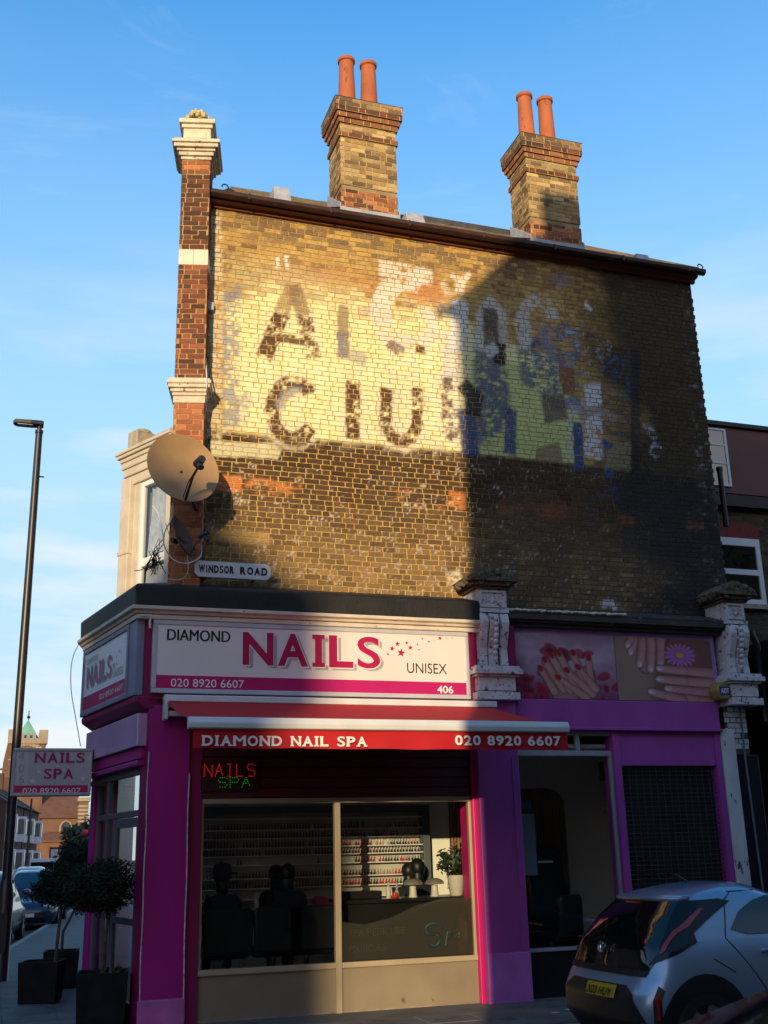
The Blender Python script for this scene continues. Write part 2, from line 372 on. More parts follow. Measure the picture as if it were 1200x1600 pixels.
BLACK = mat('black_paint', (.012,.012,.014), .4, .2, 6)
GL = glass('shop_glass', (.92,.94,.93), 1.45)
DGL = glass('window_glass', (.30,.33,.36), 1.9, wav=.15)
# --- painted gable wall: layers of paint as distance fields in wall metres
def w2(p): q = at(p[0], p[1], YW); return (q.x-XL, q.z-ZB)
def seg_d(u, v, a, b):
    ax, ay = a; bx, by = b; dx, dy = bx-ax, by-ay; t = np.clip(((u-ax)*dx+(v-ay)*dy)/(dx*dx+dy*dy+1e-9), 0, 1)
    return np.hypot(u-ax-t*dx, v-ay-t*dy)
def stroke(u, v, pts, wpx):
    P = [w2(p) for p in pts]; d = np.full(u.shape, 9.)
    for a, b in zip(P, P[1:]): d = np.minimum(d, seg_d(u, v, a, b))
    s = wpx*.0107/2-d
    for a, b in ((P[1], P[0]), (P[-2], P[-1])):      # square ends
        L_ = math.hypot(b[0]-a[0], b[1]-a[1]); s = np.where(np.hypot(u-b[0], v-b[1]) < wpx*.0107, np.minimum(s, .004-((u-b[0])*(b[0]-a[0])+(v-b[1])*(b[1]-a[1]))/L_), s)
    return s
def inpoly(u, v, pts):
    P = [w2(p) for p in pts]; ins = np.zeros(u.shape, bool); d = np.full(u.shape, 9.); n = len(P)
    for i in range(n):
        a, b = P[i], P[(i+1) % n]; d = np.minimum(d, seg_d(u, v, a, b))
        c = ((a[1] > v) != (b[1] > v)) & (u < (b[0]-a[0])*(v-a[1])/((b[1]-a[1]) or 1e-9)+a[0]); ins ^= c
    return np.where(ins, d, -d)
def arcp(cx, cy, rx, ry, a0, a1, n=16): return [(cx+rx*math.cos(R_(a0+(a1-a0)*i/n)), cy-ry*math.sin(R_(a0+(a1-a0)*i/n))) for i in range(n+1)]
YEL=(.80,.73,.38); PINKW=(.74,.64,.54); BROWN=(.105,.055,.03); BLU=(.05,.08,.20); GREYB=(.22,.25,.33); WHT=(.70,.68,.66); GRN=(.50,.55,.20)
QUOIN=[(326,328),(346,331),(350,520),(346,700),(318,700)]; QUOINR=[(1064,450),(1079,452),(1137,945),(1106,945)]
FIELD=[(352,470),(420,440),(560,440),(700,450),(745,520),(870,560),(905,640),(905,724),(850,717),(720,705),(430,681),(350,672)]
LAYERS=[ # kind, geometry, width, colour, strength, softness, wear (0 whole .. 1 nearly gone)
 ('p',[(408,432),(450,415),(520,424),(600,436),(606,470),(540,455),(450,445)],0,(.50,.20,.09),.75,.12,.45),
 ('p',[(640,430),(690,440),(700,470),(640,470)],0,(.52,.20,.08),.8,.10,.25),
 ('p',[(360,400),(470,420),(560,450),(560,500),(400,470),(360,440)],0,(.55,.47,.26),.6,.2,.35),
 ('p',QUOIN,0,(.66,.58,.40),.72,.03,.45), ('p',QUOINR,0,(.30,.30,.31),.55,.04,.56),
 ('p',FIELD,0,YEL,1.,.05,.17), ('p',[(380,560),(700,560),(705,700),(430,680),(380,660)],0,(.78,.73,.50),.7,.25,.42), ('p',[(560,470),(720,480),(730,700),(600,690)],0,(.70,.68,.62),.55,.3,.50),
 ('p',[(735,560),(870,575),(905,640),(905,724),(850,717),(735,706)],0,GRN,.85,.06,.2),
 ('s',[(363,445),(362,530),(360,600),(362,668)],22,GREYB,.8,.03,.42), ('s',[(385,610),(378,665)],16,GREYB,.6,.04,.5),
 ('s',[(458,446),(440,490)],20,(.26,.17,.10),.75,.02,.25), ('s',[(458,446),(474,490)],20,(.22,.14,.09),.8,.02,.2),
 ('s',[(440,490),(412,560)],36,(.74,.64,.48),.6,.03,.35), ('s',[(474,490),(490,560)],36,(.74,.64,.48),.6,.03,.35), ('s',arcp(458,641,33,45,35,325),32,(.74,.64,.48),.6,.03,.35), ('s',[(551,596),(551,686)],34,(.74,.64,.48),.6,.03,.35), ('s',[(603,607),(602,664),(612,684),(630,690),(643,684),(652,664),(652,607)],32,(.74,.64,.48),.65,.03,.30), ('s',[(560,575),(650,585)],30,(.74,.66,.50),.4,.1,.5), ('s',[(705,520),(702,690)],26,(.58,.56,.60),.75,.05,.38),
 ('s',[(440,490),(412,560)],22,BROWN,1.,.012,.36), ('s',[(474,490),(490,560)],22,BROWN,.95,.012,.42), ('s',[(430,527),(476,533)],13,BROWN,.95,.012,.36),
 ('s',[(536,478),(536,520)],16,(.24,.16,.10),.8,.015,.25), ('s',[(536,520),(536,560)],17,(.17,.16,.20),.9,.01,.25), ('s',[(545,555),(572,563)],20,GREYB,.55,.03,.3),
 ('s',arcp(458,641,33,45,35,325),18,BROWN,1.,.012,.38), ('s',arcp(462,640,24,30,70,180),12,GREYB,.7,.02,.3),
 ('s',[(551,596),(551,686)],19,BROWN,1.,.012,.34),
 ('s',[(603,607),(602,664),(612,684),(630,690),(643,684),(652,664),(652,607)],16,BROWN,1.,.012,.33),
 ('s',[(698,590),(699,688)],15,(.13,.08,.06),.95,.01,.45), ('s',arcp(703,660,14,22,90,-90),9,(.15,.1,.08),.9,.01,.45),
 ('s',[(592,418),(634,424),(674,434)],25,PINKW,.92,.02,.32), ('s',[(600,437),(600,450)],12,PINKW,.6,.02,.3),
 ('s',arcp(636,489,41,50,60,285),30,PINKW,.95,.02,.30), ('s',arcp(650,512,26,26,80,-110),22,PINKW,.92,.02,.32), ('s',[(690,440),(700,462)],10,PINKW,.6,.02,.4),
 ('s',[(606,537),(623,545),(622,556)],14,(.16,.12,.12),.9,.01,.3), ('s',[(650,545),(664,548)],13,BROWN,1.,.008,.2),
 ('s',[(705,430),(720,440),(735,428)],9,PINKW,.85,.012,.2), ('s',[(720,440),(718,458)],14,PINKW,.9,.01,.2),
 ('p',[(740,540),(790,566),(800,640),(775,690),(745,700)],0,BLU,.85,.06,.44), ('p',[(808,548),(872,500),(905,520),(908,640),(872,640),(838,612),(815,600)],0,BLU,.85,.06,.44),
 ('s',[(798,640),(796,710)],18,BLU,.95,.02,.22), ('s',[(730,640),(735,712)],26,BLU,.95,.03,.25), ('s',[(722,600),(742,622),(738,650)],24,(.035,.03,.035),.95,.02,.22),
 ('s',[(719,470),(714,548)],24,WHT,.95,.012,.14), ('s',[(748,548),(750,492),(766,468),(784,490),(786,545)],13,(.58,.56,.55),.8,.03,.34), ('s',[(766,482),(768,560)],22,(.10,.085,.085),.9,.015,.15),
 ('s',[(781,535),(781,570)],17,(.04,.03,.035),1.,.008,.1), ('s',[(762,540),(772,556)],22,WHT,.7,.02,.4),
 ('s',arcp(840,508,26,38,15,230),19,(.55,.52,.50),.8,.03,.38), ('s',[(822,500),(820,545)],15,(.55,.53,.52),.8,.03,.36), ('s',[(850,510),(858,560)],22,GREYB,.7,.03,.4),
 ('p',[(872,512),(912,510),(960,530),(965,560),(915,590),(915,720),(884,722),(884,600)],0,(.42,.43,.50),.7,.05,.54), ('p',[(935,560),(992,545),(980,710),(938,706)],0,BLU,.7,.08,.52),
 ('s',[(925,600),(928,640),(926,716)],26,(.62,.62,.66),.9,.02,.38), ('s',[(902,662),(905,735)],15,BLU,1.,.01,.14), ('s',[(950,690),(952,745)],15,BLU,1.,.01,.14),
 ('p',[(872,572),(896,576),(898,618),(878,615)],0,(.24,.10,.05),.95,.015,.15), ('p',[(845,618),(880,615),(888,655),(850,662)],0,(.13,.10,.09),.9,.02,.15), ('s',[(905,650),(930,640),(962,655)],14,(.34,.27,.24),.85,.02,.2),
 ('p',[(838,700),(872,690),(880,722),(835,716)],0,(.26,.20,.11),.95,.02,.15), ('p',[(962,690),(985,690),(988,736),(945,733),(948,705)],0,(.24,.19,.11),.95,.008,.06), ('s',[(992,545),(993,738)],15,(.03,.026,.03),.85,.02,.15),
 ('s',[(1008,662),(1020,680),(1030,700)],13,(.45,.45,.47),.75,.03,.56), ('s',arcp(1026,705,9,10,0,350),6,(.45,.45,.47),.75,.02,.5),
 ('p',[(328,690),(428,693),(440,704),(434,718),(330,713)],0,(.62,.58,.38),.9,.012,.16),
 ('p',[(340,742),(378,744),(378,770),(338,768)],0,(.62,.19,.055),.9,.015,.22), ('s',[(385,752),(430,762),(460,756),(470,756)],15,(.62,.20,.06),.75,.02,.42), ('s',[(400,770),(470,772)],12,(.62,.20,.06),.6,.02,.5),
 ('s',[(600,776),(720,786)],26,(.60,.20,.06),.7,.03,.52), ('s',[(700,780),(728,784)],22,(.60,.19,.05),.8,.02,.3), ('s',[(770,795),(830,799)],16,(.28,.09,.045),.6,.05,.5), ('s',[(835,798),(885,803)],20,(.26,.08,.04),.7,.05,.42), ('s',[(965,812),(990,816)],14,(.24,.08,.04),.75,.04,.35), ('s',[(1072,820),(1100,824)],14,(.22,.075,.04),.7,.05,.4),
 ('s',[(330,836),(420,842)],16,(.50,.32,.11),.7,.03,.2),
 ('s',[(925,776),(965,772)],22,BLU,.6,.03,.5), ('s',[(930,790),(925,820)],16,BLU,.5,.03,.5),
 ('s',[(433,402),(434,418)],4,(.75,.72,.65),.9,.008,.1), ('s',[(447,400),(448,420)],5,(.75,.72,.65),.9,.008,.1),
 ('s',[(912,472),(924,486)],7,(.6,.6,.62),.8,.01,.4), ('s',[(868,430),(884,446)],26,(.16,.18,.26),.55,.05,.3),
 ('s',[(540,752),(570,758),(600,770)],22,(.68,.62,.52),.75,.03,.62), ('s',[(700,905),(720,900)],16,(.70,.62,.50),.8,.03,.3), ('s',[(940,945),(955,942),(962,952)],9,(.6,.6,.62),.9,.01,.2),
]
def zone(u, v):
    """masks shared by brick and mortar: dark lower band, top courses, sooty right"""
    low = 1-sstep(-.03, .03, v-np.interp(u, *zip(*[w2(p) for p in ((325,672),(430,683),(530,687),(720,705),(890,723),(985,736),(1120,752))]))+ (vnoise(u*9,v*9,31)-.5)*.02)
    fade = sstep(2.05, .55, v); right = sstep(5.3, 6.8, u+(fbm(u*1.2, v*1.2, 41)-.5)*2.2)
    return low, fade, right
def wall_col(u, v, r, cu, cv):
    nA = fbm(u*1.1, v*1.1, 11); nB = fbm(u*5, v*7, 12); nC = fbm(u*22, v*26, 13); bn = r[:,0]
    tan = np.array([(.46,.285,.09)]); dk = np.array([(.21,.12,.05)]); red=np.array([(.38,.17,.08)])
    c = tan*(.78+.5*nB[:,None]); c = lerp(c, dk[0], np.clip(sstep(.55, .95, bn)*.8+sstep(.5, .7, nA)*.35, 0, 1)); c = lerp(c, red[0], .55*sstep(.92, .97, r[:,1]))
    c = lerp(c, (.58,.41,.16), .6*sstep(.52, .72, nC))
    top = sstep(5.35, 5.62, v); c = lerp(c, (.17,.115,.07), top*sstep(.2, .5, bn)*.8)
    low, fade, right = zone(u, v)
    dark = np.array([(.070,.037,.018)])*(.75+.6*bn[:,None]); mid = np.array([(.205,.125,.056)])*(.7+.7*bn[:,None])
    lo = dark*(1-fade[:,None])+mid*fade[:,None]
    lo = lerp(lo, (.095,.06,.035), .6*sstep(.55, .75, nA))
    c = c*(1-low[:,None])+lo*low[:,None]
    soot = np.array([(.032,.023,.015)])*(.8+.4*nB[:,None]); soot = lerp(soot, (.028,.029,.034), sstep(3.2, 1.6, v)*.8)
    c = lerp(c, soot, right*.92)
    gone = fbm(u*7, v*12, 21)*.50+nC*.50+bn*.13      # 0..1.1 wear pattern, partly brick by brick
    ju = u+(vnoise(u*14, v*14, 51)-.5)*.03; jv = v+(vnoise(u*14, v*14, 52)-.5)*.03
    stain = fbm(u*1.3, v*.35, 81)
    for k, gpts, w, colr, st, soft, wear in LAYERS:
        s = inpoly(ju, jv, gpts) if k == 'p' else stroke(ju, jv, gpts, w)
        m = sstep(-soft, soft, s)
        if gpts is FIELD: m = m*sstep(w2((500,452))[1], w2((500,505))[1], v-0+ (nA-.5)*.7+(bn-.5)*.35)
        if m.max() <= 0: continue
        wear = wear+(stain-.5)*.2
        m = m*st*(1-sstep(0, .16, wear*1.15-gone+.12))
        c = c*(1-m[:,None])+np.array(colr)[None,:]*(.86+.28*nB[:,None])*m[:,None]
    fl = sstep(.70, .76, fbm(u*34, v*52, 61)*.62+fbm(u*2.1, v*3.6, 62)*.30+bn*.12)*low
    c = lerp(c, (.62,.60,.57), fl*.8*(1-.75*right)*(1-.5*sstep(4.,4.6,u)))
    c = lerp(c, (.55,.52,.48), .6*sstep(.70, .76, fbm(u*30, v*30, 63))*low*fade*(1-right))
    return c*(.93+.14*nC[:,None])
def wall_mort(u, v):
    low, fade, right = zone(u, v); n = fbm(u*4, v*4, 71)
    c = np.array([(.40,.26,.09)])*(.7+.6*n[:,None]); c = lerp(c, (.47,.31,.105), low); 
    f = sstep(-.05, .05, inpoly(u, v, FIELD)); c = c*(.72+.5*fbm(u*1.6,v*2.2,77)[:,None]+.15*fbm(u*12,v*12,78)[:,None]); c = lerp(c, (.50,.33,.11), f*.9)
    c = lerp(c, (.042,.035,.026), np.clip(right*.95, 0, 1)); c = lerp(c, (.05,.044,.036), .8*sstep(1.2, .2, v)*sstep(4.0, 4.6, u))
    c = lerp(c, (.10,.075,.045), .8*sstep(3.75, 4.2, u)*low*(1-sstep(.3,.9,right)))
    q = sstep(-.03, .03, np.maximum(inpoly(u, v, QUOIN), -9)); c = lerp(c, (.30,.20,.10), q*.5)
    return c
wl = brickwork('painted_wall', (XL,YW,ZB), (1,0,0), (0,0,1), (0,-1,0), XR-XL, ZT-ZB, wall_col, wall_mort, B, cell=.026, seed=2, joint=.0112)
wl['label'] = 'sunlit and shaded brick gable with worn yellow, blue and brown painted letters'
m = MB(); m.prism([(XL+.02,YW+.012),(XR,YW+.012),(XR+.45,YW+7.5),(XL+1.75,YW+7.5)], 3.2, 10.55, 'z')
m.build('house_body', mat('plain_brick', (.12,.08,.05), .9, .3, 8), B)
# end wall return on the right with ragged quoins
m = MB()
for k in range(72):
    z = 5.0+k*.0735
    if k % 2: m.box(XR-.002, XR+.022, YW+.0, YW+.2, z, z+.064)
m.build('quoin', mat('quoin_brick', (.12,.09,.07), .9, .3, 9), B)
# --- eaves
EAVE = mat('brown_eaves_paint', (.21,.062,.02), .5, .2, 4, .2, 40, stretch=(.3,1,1))
GUT = mat('gutter_metal', (.045,.018,.012), .45, .3, 5)
zt = at(327,322,YW).z
m = MB(); m.prism([(YW+.01,zt-.03),(YW-.05,zt-.03),(YW-.06,zt+.015),(YW-.15,zt+.03),(YW-.155,zt+.075),(YW-.21,zt+.08),(YW-.21,zt+.10),(YW+.01,zt+.10)], XL-.0, XR+.06, 'x')
ev = m.build('eaves_cornice', EAVE, B, bevel=.006)
m = MB(); m.prism([(YW-.20,zt+.03),(YW-.25,zt+.02),(YW-.29,zt+.05),(YW-.30,zt+.10),(YW-.29,zt+.11),(YW-.18,zt+.105),(YW-.17,zt+.06)], XL-.02, XR+.12, 'x')
for q in range(7): m.box(XL+.5+q*1.2, XL+.53+q*1.2, YW-.304, YW-.2, zt+.02, zt+.113)
m.build('gutter', GUT, ev, bevel=.004)
# --- roof
rb = random.Random(3)
TILE = mat('mossy_tiles', (.17,.125,.085), .9, .35, 6, .6, 40, dirt=.52, dirtcol=(.14,.12,.03))
RX0, RX1 = at(352,300,YW-.1).x, at(1086,420,YW-.1).x
ze = zt+.09
m = MB(); pitch = math.tan(R_(36.3))
rows = 12
for r in range(rows):
    y0 = YW-.18+r*.22; z0 = ze+r*.22*pitch; x0 = RX0+r*.05; x1 = RX1-r*.05
    x = x0
    while x < x1:
        w = .17+rb.random()*.01; d = rb.random()*.012
        xe = min(x+w, x1)
        m.add([(x,y0,z0+d+.015),(xe-.004,y0,z0+d+.015),(xe-.004,y0+.27,z0+.27*pitch+d),(x,y0+.27,z0+.27*pitch+d),(x,y0,z0-.012+d),(xe-.004,y0,z0-.012+d)], [(0,1,2,3),(4,5,1,0),(4,0,3),(5,2,1)]); x = xe
rf = m.build('roof', TILE, B)
m = MB(); m.tube([(RX0-.02, YW-.15, ze+.05), (RX0+.55, YW+2.3, ze+1.75)], .06, 10); m.build('hip_ridge', TILE, rf, smooth=True); m = MB(); m.tube([(RX1-.0, YW-.14, ze+.05), (RX1-.55, YW+2.3, ze+1.75)], .07, 10)
m.build('hip_ridge', TILE, rf, smooth=True)
m = MB(); m.add([(RX0,YW-.1,ze-.05),(RX1,YW-.1,ze-.05),(RX1-.5,YW+2.4,ze+1.9),(RX0+.6,YW+2.4,ze+1.9),(RX1-.6,YW+7,ze),(RX0+.6,YW+7,ze)], [(0,1,2,3),(3,2,4,5),(0,3,5),(1,4,2)])
m.build('roof_deck', TILE, rf)
for (px, py, w, h) in ((440,305,24,25),(648,343,28,20),(1004,405,22,17)):
    q = at(px, py, YW-.08); m = MB(); k = w*.0108/2; hh = h*.0108/2
    m.add([(q.x-k,YW-.16,q.z-hh),(q.x+k,YW-.16,q.z-hh),(q.x+k*.9,YW-.08,q.z+hh),(q.x-k*.9,YW-.08,q.z+hh),(q.x-k,YW+.5,q.z-hh*.4),(q.x+k,YW+.5,q.z-hh*.4),(q.x+k,YW+.5,q.z+hh),(q.x-k,YW+.5,q.z+hh)],
          [(0,1,2,3),(1,5,6,2),(4,0,3,7),(3,2,6,7)])
    m.build('roof_vent', LEAD, rf, bevel=.006)
for x, z in ((RX0-.03, ze+.08), (RX1+.02, ze+.06)):   # wrought curls at the hip ends
    m = MB(); m.tube([(x+.055*math.cos(a)*(1-a/9), YW-.2, z+.05+.05*math.sin(a)*(1-a/9)) for a in [q*.5-1.2 for q in range(10)]], .011, 6)
    m.build('hip_iron', BLACK, rf, smooth=True)
m = MB(); q = at(655,344,YW+1.6); m.prism([(q.x,YW+1.4),(q.x+2.0,YW+1.4),(q.x+1.9,YW+2.2),(q.x+.1,YW+2.2)], q.z-.35, q.z-.02, 'z')
m.build('skylight', mat('dark_slate', (.06,.06,.065), .6, .3, 6), rf, bevel=.02)
# --- chimneys
YEB = [(.50,.34,.15),(.44,.29,.12),(.36,.23,.10),(.22,.14,.07),(.52,.38,.18)]; REDB = [(.34,.12,.055),(.26,.09,.045),(.40,.16,.07)]
DRB = [(.13,.055,.035),(.17,.06,.035),(.10,.05,.035),(.22,.08,.04)]
POT = mat('terracotta', (.40,.115,.045), .8, .2, 5, .3, 60, dirt=.60, dirtcol=(.20,.065,.035), stretch=(1,1,.4))
def chimney(xa, xb, ztop, zmid, zlow):
    yf, yb = YW+.05, YW+.72
    ch = MB(); ch.box(xa+.01, xb-.01, yf+.012, yb-.01, zlow-.5, ztop-.06)
    cs = ch.build('chimney_stack', mat('flue_core', (.3,.22,.12), .9, .2, 6), rf)
    return cs, yf, yb
def chimney_build(xa, xb, ztop, zband, zlow):
    base = MB(); base.box(xa+.012, xb-.012, yf_+.012, yb_-.012, zlow-.6, ztop-.05)
    st = base.build('chimney', mat('flue_core', (.3,.22,.12), .9, .2, 6), B)
    mf = flat_col((.46,.32,.15))
    def body(za, zb, cols, out, soot=0, nm='chimney_brickwork', sd=1):
        x0, x1, y0, y1 = xa-out, xb+out, yf_-out, yb_+out
        fn = brick_cols(cols, .28, soot)
        for (O, U, Nn, w) in (((x0,y0,za),(1,0,0),(0,-1,0),x1-x0), ((x0,y1,za),(0,-1,0),(-1,0,0),y1-y0), ((x1,y0,za),(0,1,0),(1,0,0),y1-y0)):
            brickwork(nm, O, U, (0,0,1), Nn, w, zb-za, fn, mf, st, seed=sd+int(w*100), cell=.1, course=.0735 if zb-za > .1 else zb-za)
        if out:
            k = MB(); k.box(x0+.004, x1-.004, y0+.004, y1-.004, za+.002, zb-.002); k.build('corbel_core', mat('dark_mortar', (.2,.12,.07), .9, .2, 6), st)
    body(zlow-.5, zlow+.22, REDB+DRB[:1], 0, 0, 'red_repair', 5)
    body(zlow+.30, zband, YEB, 0, .35, sd=9)
    body(zband, zband+.075, DRB, .03, 0, 'brick_band', 13)
    body(zband+.075, ztop-.40, YEB, 0, .35, sd=17)
    for i in range(3): body(ztop-.40+i*.085, ztop-.40+(i+1)*.085-.008, REDB if i < 2 else DRB, .03*(i+1), .3, 'brick_corbel', 21+i)
    body(ztop-.145, ztop-.0, [(.34,.22,.11),(.2,.12,.07)], .095, .4, 'brick_cap', 31)
    k = MB(); k.add([(xa-.11,yf_-.11,ztop),(xb+.11,yf_-.11,ztop),(xb+.11,yb_+.11,ztop),(xa-.11,yb_+.11,ztop),(xa+.1,yf_+.1,ztop+.09),(xb-.1,yf_+.1,ztop+.09),(xb-.1,yb_-.1,ztop+.09),(xa+.1,yb_-.1,ztop+.09)],[(0,1,5,4),(1,2,6,5),(2,3,7,6),(3,0,4,7),(4,5,6,7)])
    k.build('mortar_flaunching', mat('flaunching', (.3,.26,.2), .9, .2, 8), st)
    k = MB(); k.box(xa-.02, xb+.02, yf_-.03, yf_+.02, zlow-.62, zlow-.1); k.prism([(yf_-.03,zlow-.12),(yf_-.03,zlow-.04),(yb_+.05,zlow+.5),(yb_+.05,zlow+.3)], xa-.03, xa-.012, 'x'); k.prism([(yf_-.03,zlow-.6),(yf_-.03,zlow-.04),(yb_+.05,zlow+.5),(yb_+.05,zlow-.3)], xb+.012, xb+.03, 'x')
    k.build('lead_flashing', LEAD, st, bevel=.004)
    return st
yf_, yb_ = YW+.05, YW+.66
def pots(st, xs, zb, zt_):
    for x, dz in xs:
        k = MB(); h = zt_-zb
        k.lathe([(.150,-.1),(.150,.06),(.142,.08),(.118,h*.86),(.116,h*.92),(.138,h*.935),(.140,h*.985),(.125,h),(.098,h),(.092,h*.8),(.05,h*.75)], (x, YW+.34, zb+dz), 20)
        k.build('chimney_pot', POT, st, smooth=True)
c1 = chimney_build(4.21, 5.10, 12.83, 12.18, 11.05); pots(c1, ((4.415,0),(4.78,0)), 12.86, 13.85)
c2 = chimney_build(7.33, 8.23, 12.83, 12.16, 11.05); pots(c2, ((7.54,0),(7.92,0)), 12.86, 13.88)
# --- corner pier of the front, turned with the front wall
PA = R_(14); FP = frame((at(280,400,13.5).x, 13.5, 0), (math.cos(PA), -math.sin(PA)))
def wpt(M, p): return tuple(M @ Vector(p))
PWD = .385
def rotv(M, v): return tuple(M.to_3x3() @ Vector(v))
def pier_part(z0, z1, cols, nm, out=0., sd=1, mort=(.42,.27,.12)):
    fn = brick_cols(cols, .22)
    for (O, U, Nn, w) in (((-out,-out,z0),(1,0,0),(0,-1,0),PWD+2*out), ((PWD+out,-out,z0),(0,1,0),(1,0,0),.45), ((-out,.45,z0),(0,-1,0),(-1,0,0),.45+out)):
        brickwork(nm, wpt(FP,O), rotv(FP,U), (0,0,1), rotv(FP,Nn), w, z1-z0, fn, flat_col(mort), pr, cell=.1, seed=sd)
z1c, z2c = at(290,627,13.45).z, at(290,592,13.45).z         # lower cap
zs0, zs1 = at(300,414,13.45).z, at(300,389,13.45).z         # white band
zk0, zk1 = at(300,248,13.45).z, at(300,222,13.45).z         # upper cap
zf1 = at(312,189,13.45).z
m = MB(FP); m.box(.012, PWD-.012, .012, .5, 4.6, zf1-.1); pr = m.build('corner_pier', mat('pier_core', (.2,.1,.06), .9, .2, 6), B)
pier_part(4.7, z1c, [(.36,.12,.06),(.30,.10,.05),(.40,.15,.07)], 'pier_brickwork', sd=3)
pier_part(z2c, zs0, [(.14,.05,.03),(.20,.07,.04),(.28,.10,.05),(.10,.045,.03)], 'pier_brickwork', sd=4)
pier_part(zs1, zk0-.24, [(.10,.045,.028),(.14,.055,.03),(.085,.045,.03)], 'pier_brickwork', sd=5)
pier_part(zk0-.24, zk0, [(.46,.16,.06),(.36,.13,.06),(.2,.08,.04)], 'pier_brickwork', sd=6)
m = MB(FP); m.box(-.006, .19, -.008, .45, zs0+.004, zs1-.004); m.box(.193, PWD+.006, -.008, .45, zs0+.004, zs1-.004); m.build('stone_band', mat('pale_stone', (.70,.62,.50), .8, .12, 6, .2), pr, bevel=.006)
def moulding(z0, steps, nm, mt, d=.45):
    m = MB(FP); z = z0
    for o, h in steps: m.box(-o, PWD+o, -o, d+o, z, z+h-.002); z += h
    return m.build(nm, mt, pr, bevel=.008)
moulding(z1c-.02, ((.015,.10),(.03,.045),(.05,.05),(.08,.055),(.095,.05),(.075,.03),(.04,.02)), 'pier_cap', MSTONE)
moulding(zk0-.01, ((.02,.05),(.05,.06),(.075,.04),(.115,.06),(.14,.05),(.11,.03)), 'pier_cap', MSTONE)
zz = zk0+.28
m = MB(FP); m.box(-.0, PWD, -.0, .42, zz, zf1-.13); m.box(.06, PWD-.06, -.012, .02, zz+.07, zf1-.2); m.box(-.025, PWD+.025, -.025, .445, zf1-.13, zf1-.07); m.box(-.06, PWD+.06, -.06, .48, zf1-.07, zf1)
m.build('finial_block', mat('finial_stone', (.66,.58,.44), .8, .14, 9, .3, dirt=.66, dirtcol=(.12,.1,.07)), pr, bevel=.01)
m = MB(FP)
for i in range(44):
    a = rb.random()*6.28; q = rb.random(); m.ball((PWD/2+.15*math.cos(a)*q**.5, .05+.13*math.sin(a)*q**.5, zf1+.03+.13*(1-q)+rb.random()*.03), .028+rb.random()*.022, n=6, m=4)
m.build('carved_crest', mat('crest_stone', (.56,.44,.22), .9, .35, 30, .6), pr)
# --- bay window of the front storey
d_ = ROADV; e0 = Vector((at(264,780,14.45).x+.02, 14.45)); e1 = Vector((at(190,780,15.5).x+.02, 15.5)); uu = (e0-e1); wv = uu.length
FB = frame((e1.x, e1.y, 0), (uu.x, uu.y))                    # local x from the far end to the near end, y into the house
zc0, zc1 = 6.95, 7.55
m = MB(FB); m.box(0, wv, .30, 3.5, 4.6, 7.3); bw = m.build('bay_window', mat('bay_inside', (.05,.045,.04), .9, .2, 4), B)
m = MB(FB)
m.box(-.03, .20, -.02, .3, 4.6, 6.98); m.box(.20, .36, .05, .3, 4.6, 6.98)          # pilaster and reveal
m.box(wv-.08, wv+.06, -.02, .3, 4.6, 6.98); m.box(-.03, wv+.06, .02, .3, 6.88, 7.02)
m.box(-.045, .215, -.035, .3, 5.85, 5.92)
m.prism([(0,0),(-.0,2.6),(.4,2.6),(.4,.3)], 4.6, 6.98, 'z')
m.build('stone_surround', MSTONE2, bw, bevel=.012)
m = MB(FB)
for o, a, b in ((-.01,7.02,7.14),(.01,7.14,7.24),(.03,7.24,7.30),(.065,7.30,7.35),(.085,7.35,7.40)): m.box(-o-.03, wv+.06, -o-.02, 2.5, a, b-.002)
m.build('cornice', MSTONE2, bw, bevel=.012)
m = MB(FB); m.box(.02, .26, .02, .4, 7.40, 7.72); m.box(.26, wv, .05, .5, 7.40, 7.52); m.ball((.14,.2,7.72), .13, .15, .07)
m.build('parapet_block', mat('grey_stone', (.40,.34,.27), .9, .25, 8, .5), bw, bevel=.02)
m = MB(FB); x0, x1 = .36, wv-.08
for a, b, c, d in ((x0,x0+.07,4.9,6.88),(x1-.06,x1,4.9,6.88),(x0+.07,x1-.06,6.80,6.88),(x0+.07,x1-.06,5.62,5.74),(x0+.07,x1-.06,4.9,5.0)): m.box(a, b, .06, .13, c, d)
m.build('window_frame', WHITE, bw, bevel=.008)
m = MB(FB); m.box(x0+.07, x1-.06, .09, .10, 5.0, 6.8); m.build('window_pane', glass('bay_glass', (.8,.82,.85), 1.7, wav=.4), bw)
m = MB(FB)
nx_ = 40; cs_ = [(x0+.07+(x1-x0-.13)*i/nx_+.01*math.sin(z*6+i), .17+.025*math.sin(i*1.1+.5*math.sin(z*3))+.03*math.sin(z*2.2), z) for z in np.linspace(5, 6.8, 9) for i in range(nx_+1)]
m.add(cs_, [(j*(nx_+1)+i, j*(nx_+1)+i+1, (j+1)*(nx_+1)+i+1, (j+1)*(nx_+1)+i) for j in range(8) for i in range(nx_)])
m.build('net_curtain', mat('net_curtain', (.70,.74,.78), .9, .2, 9), bw, smooth=True)
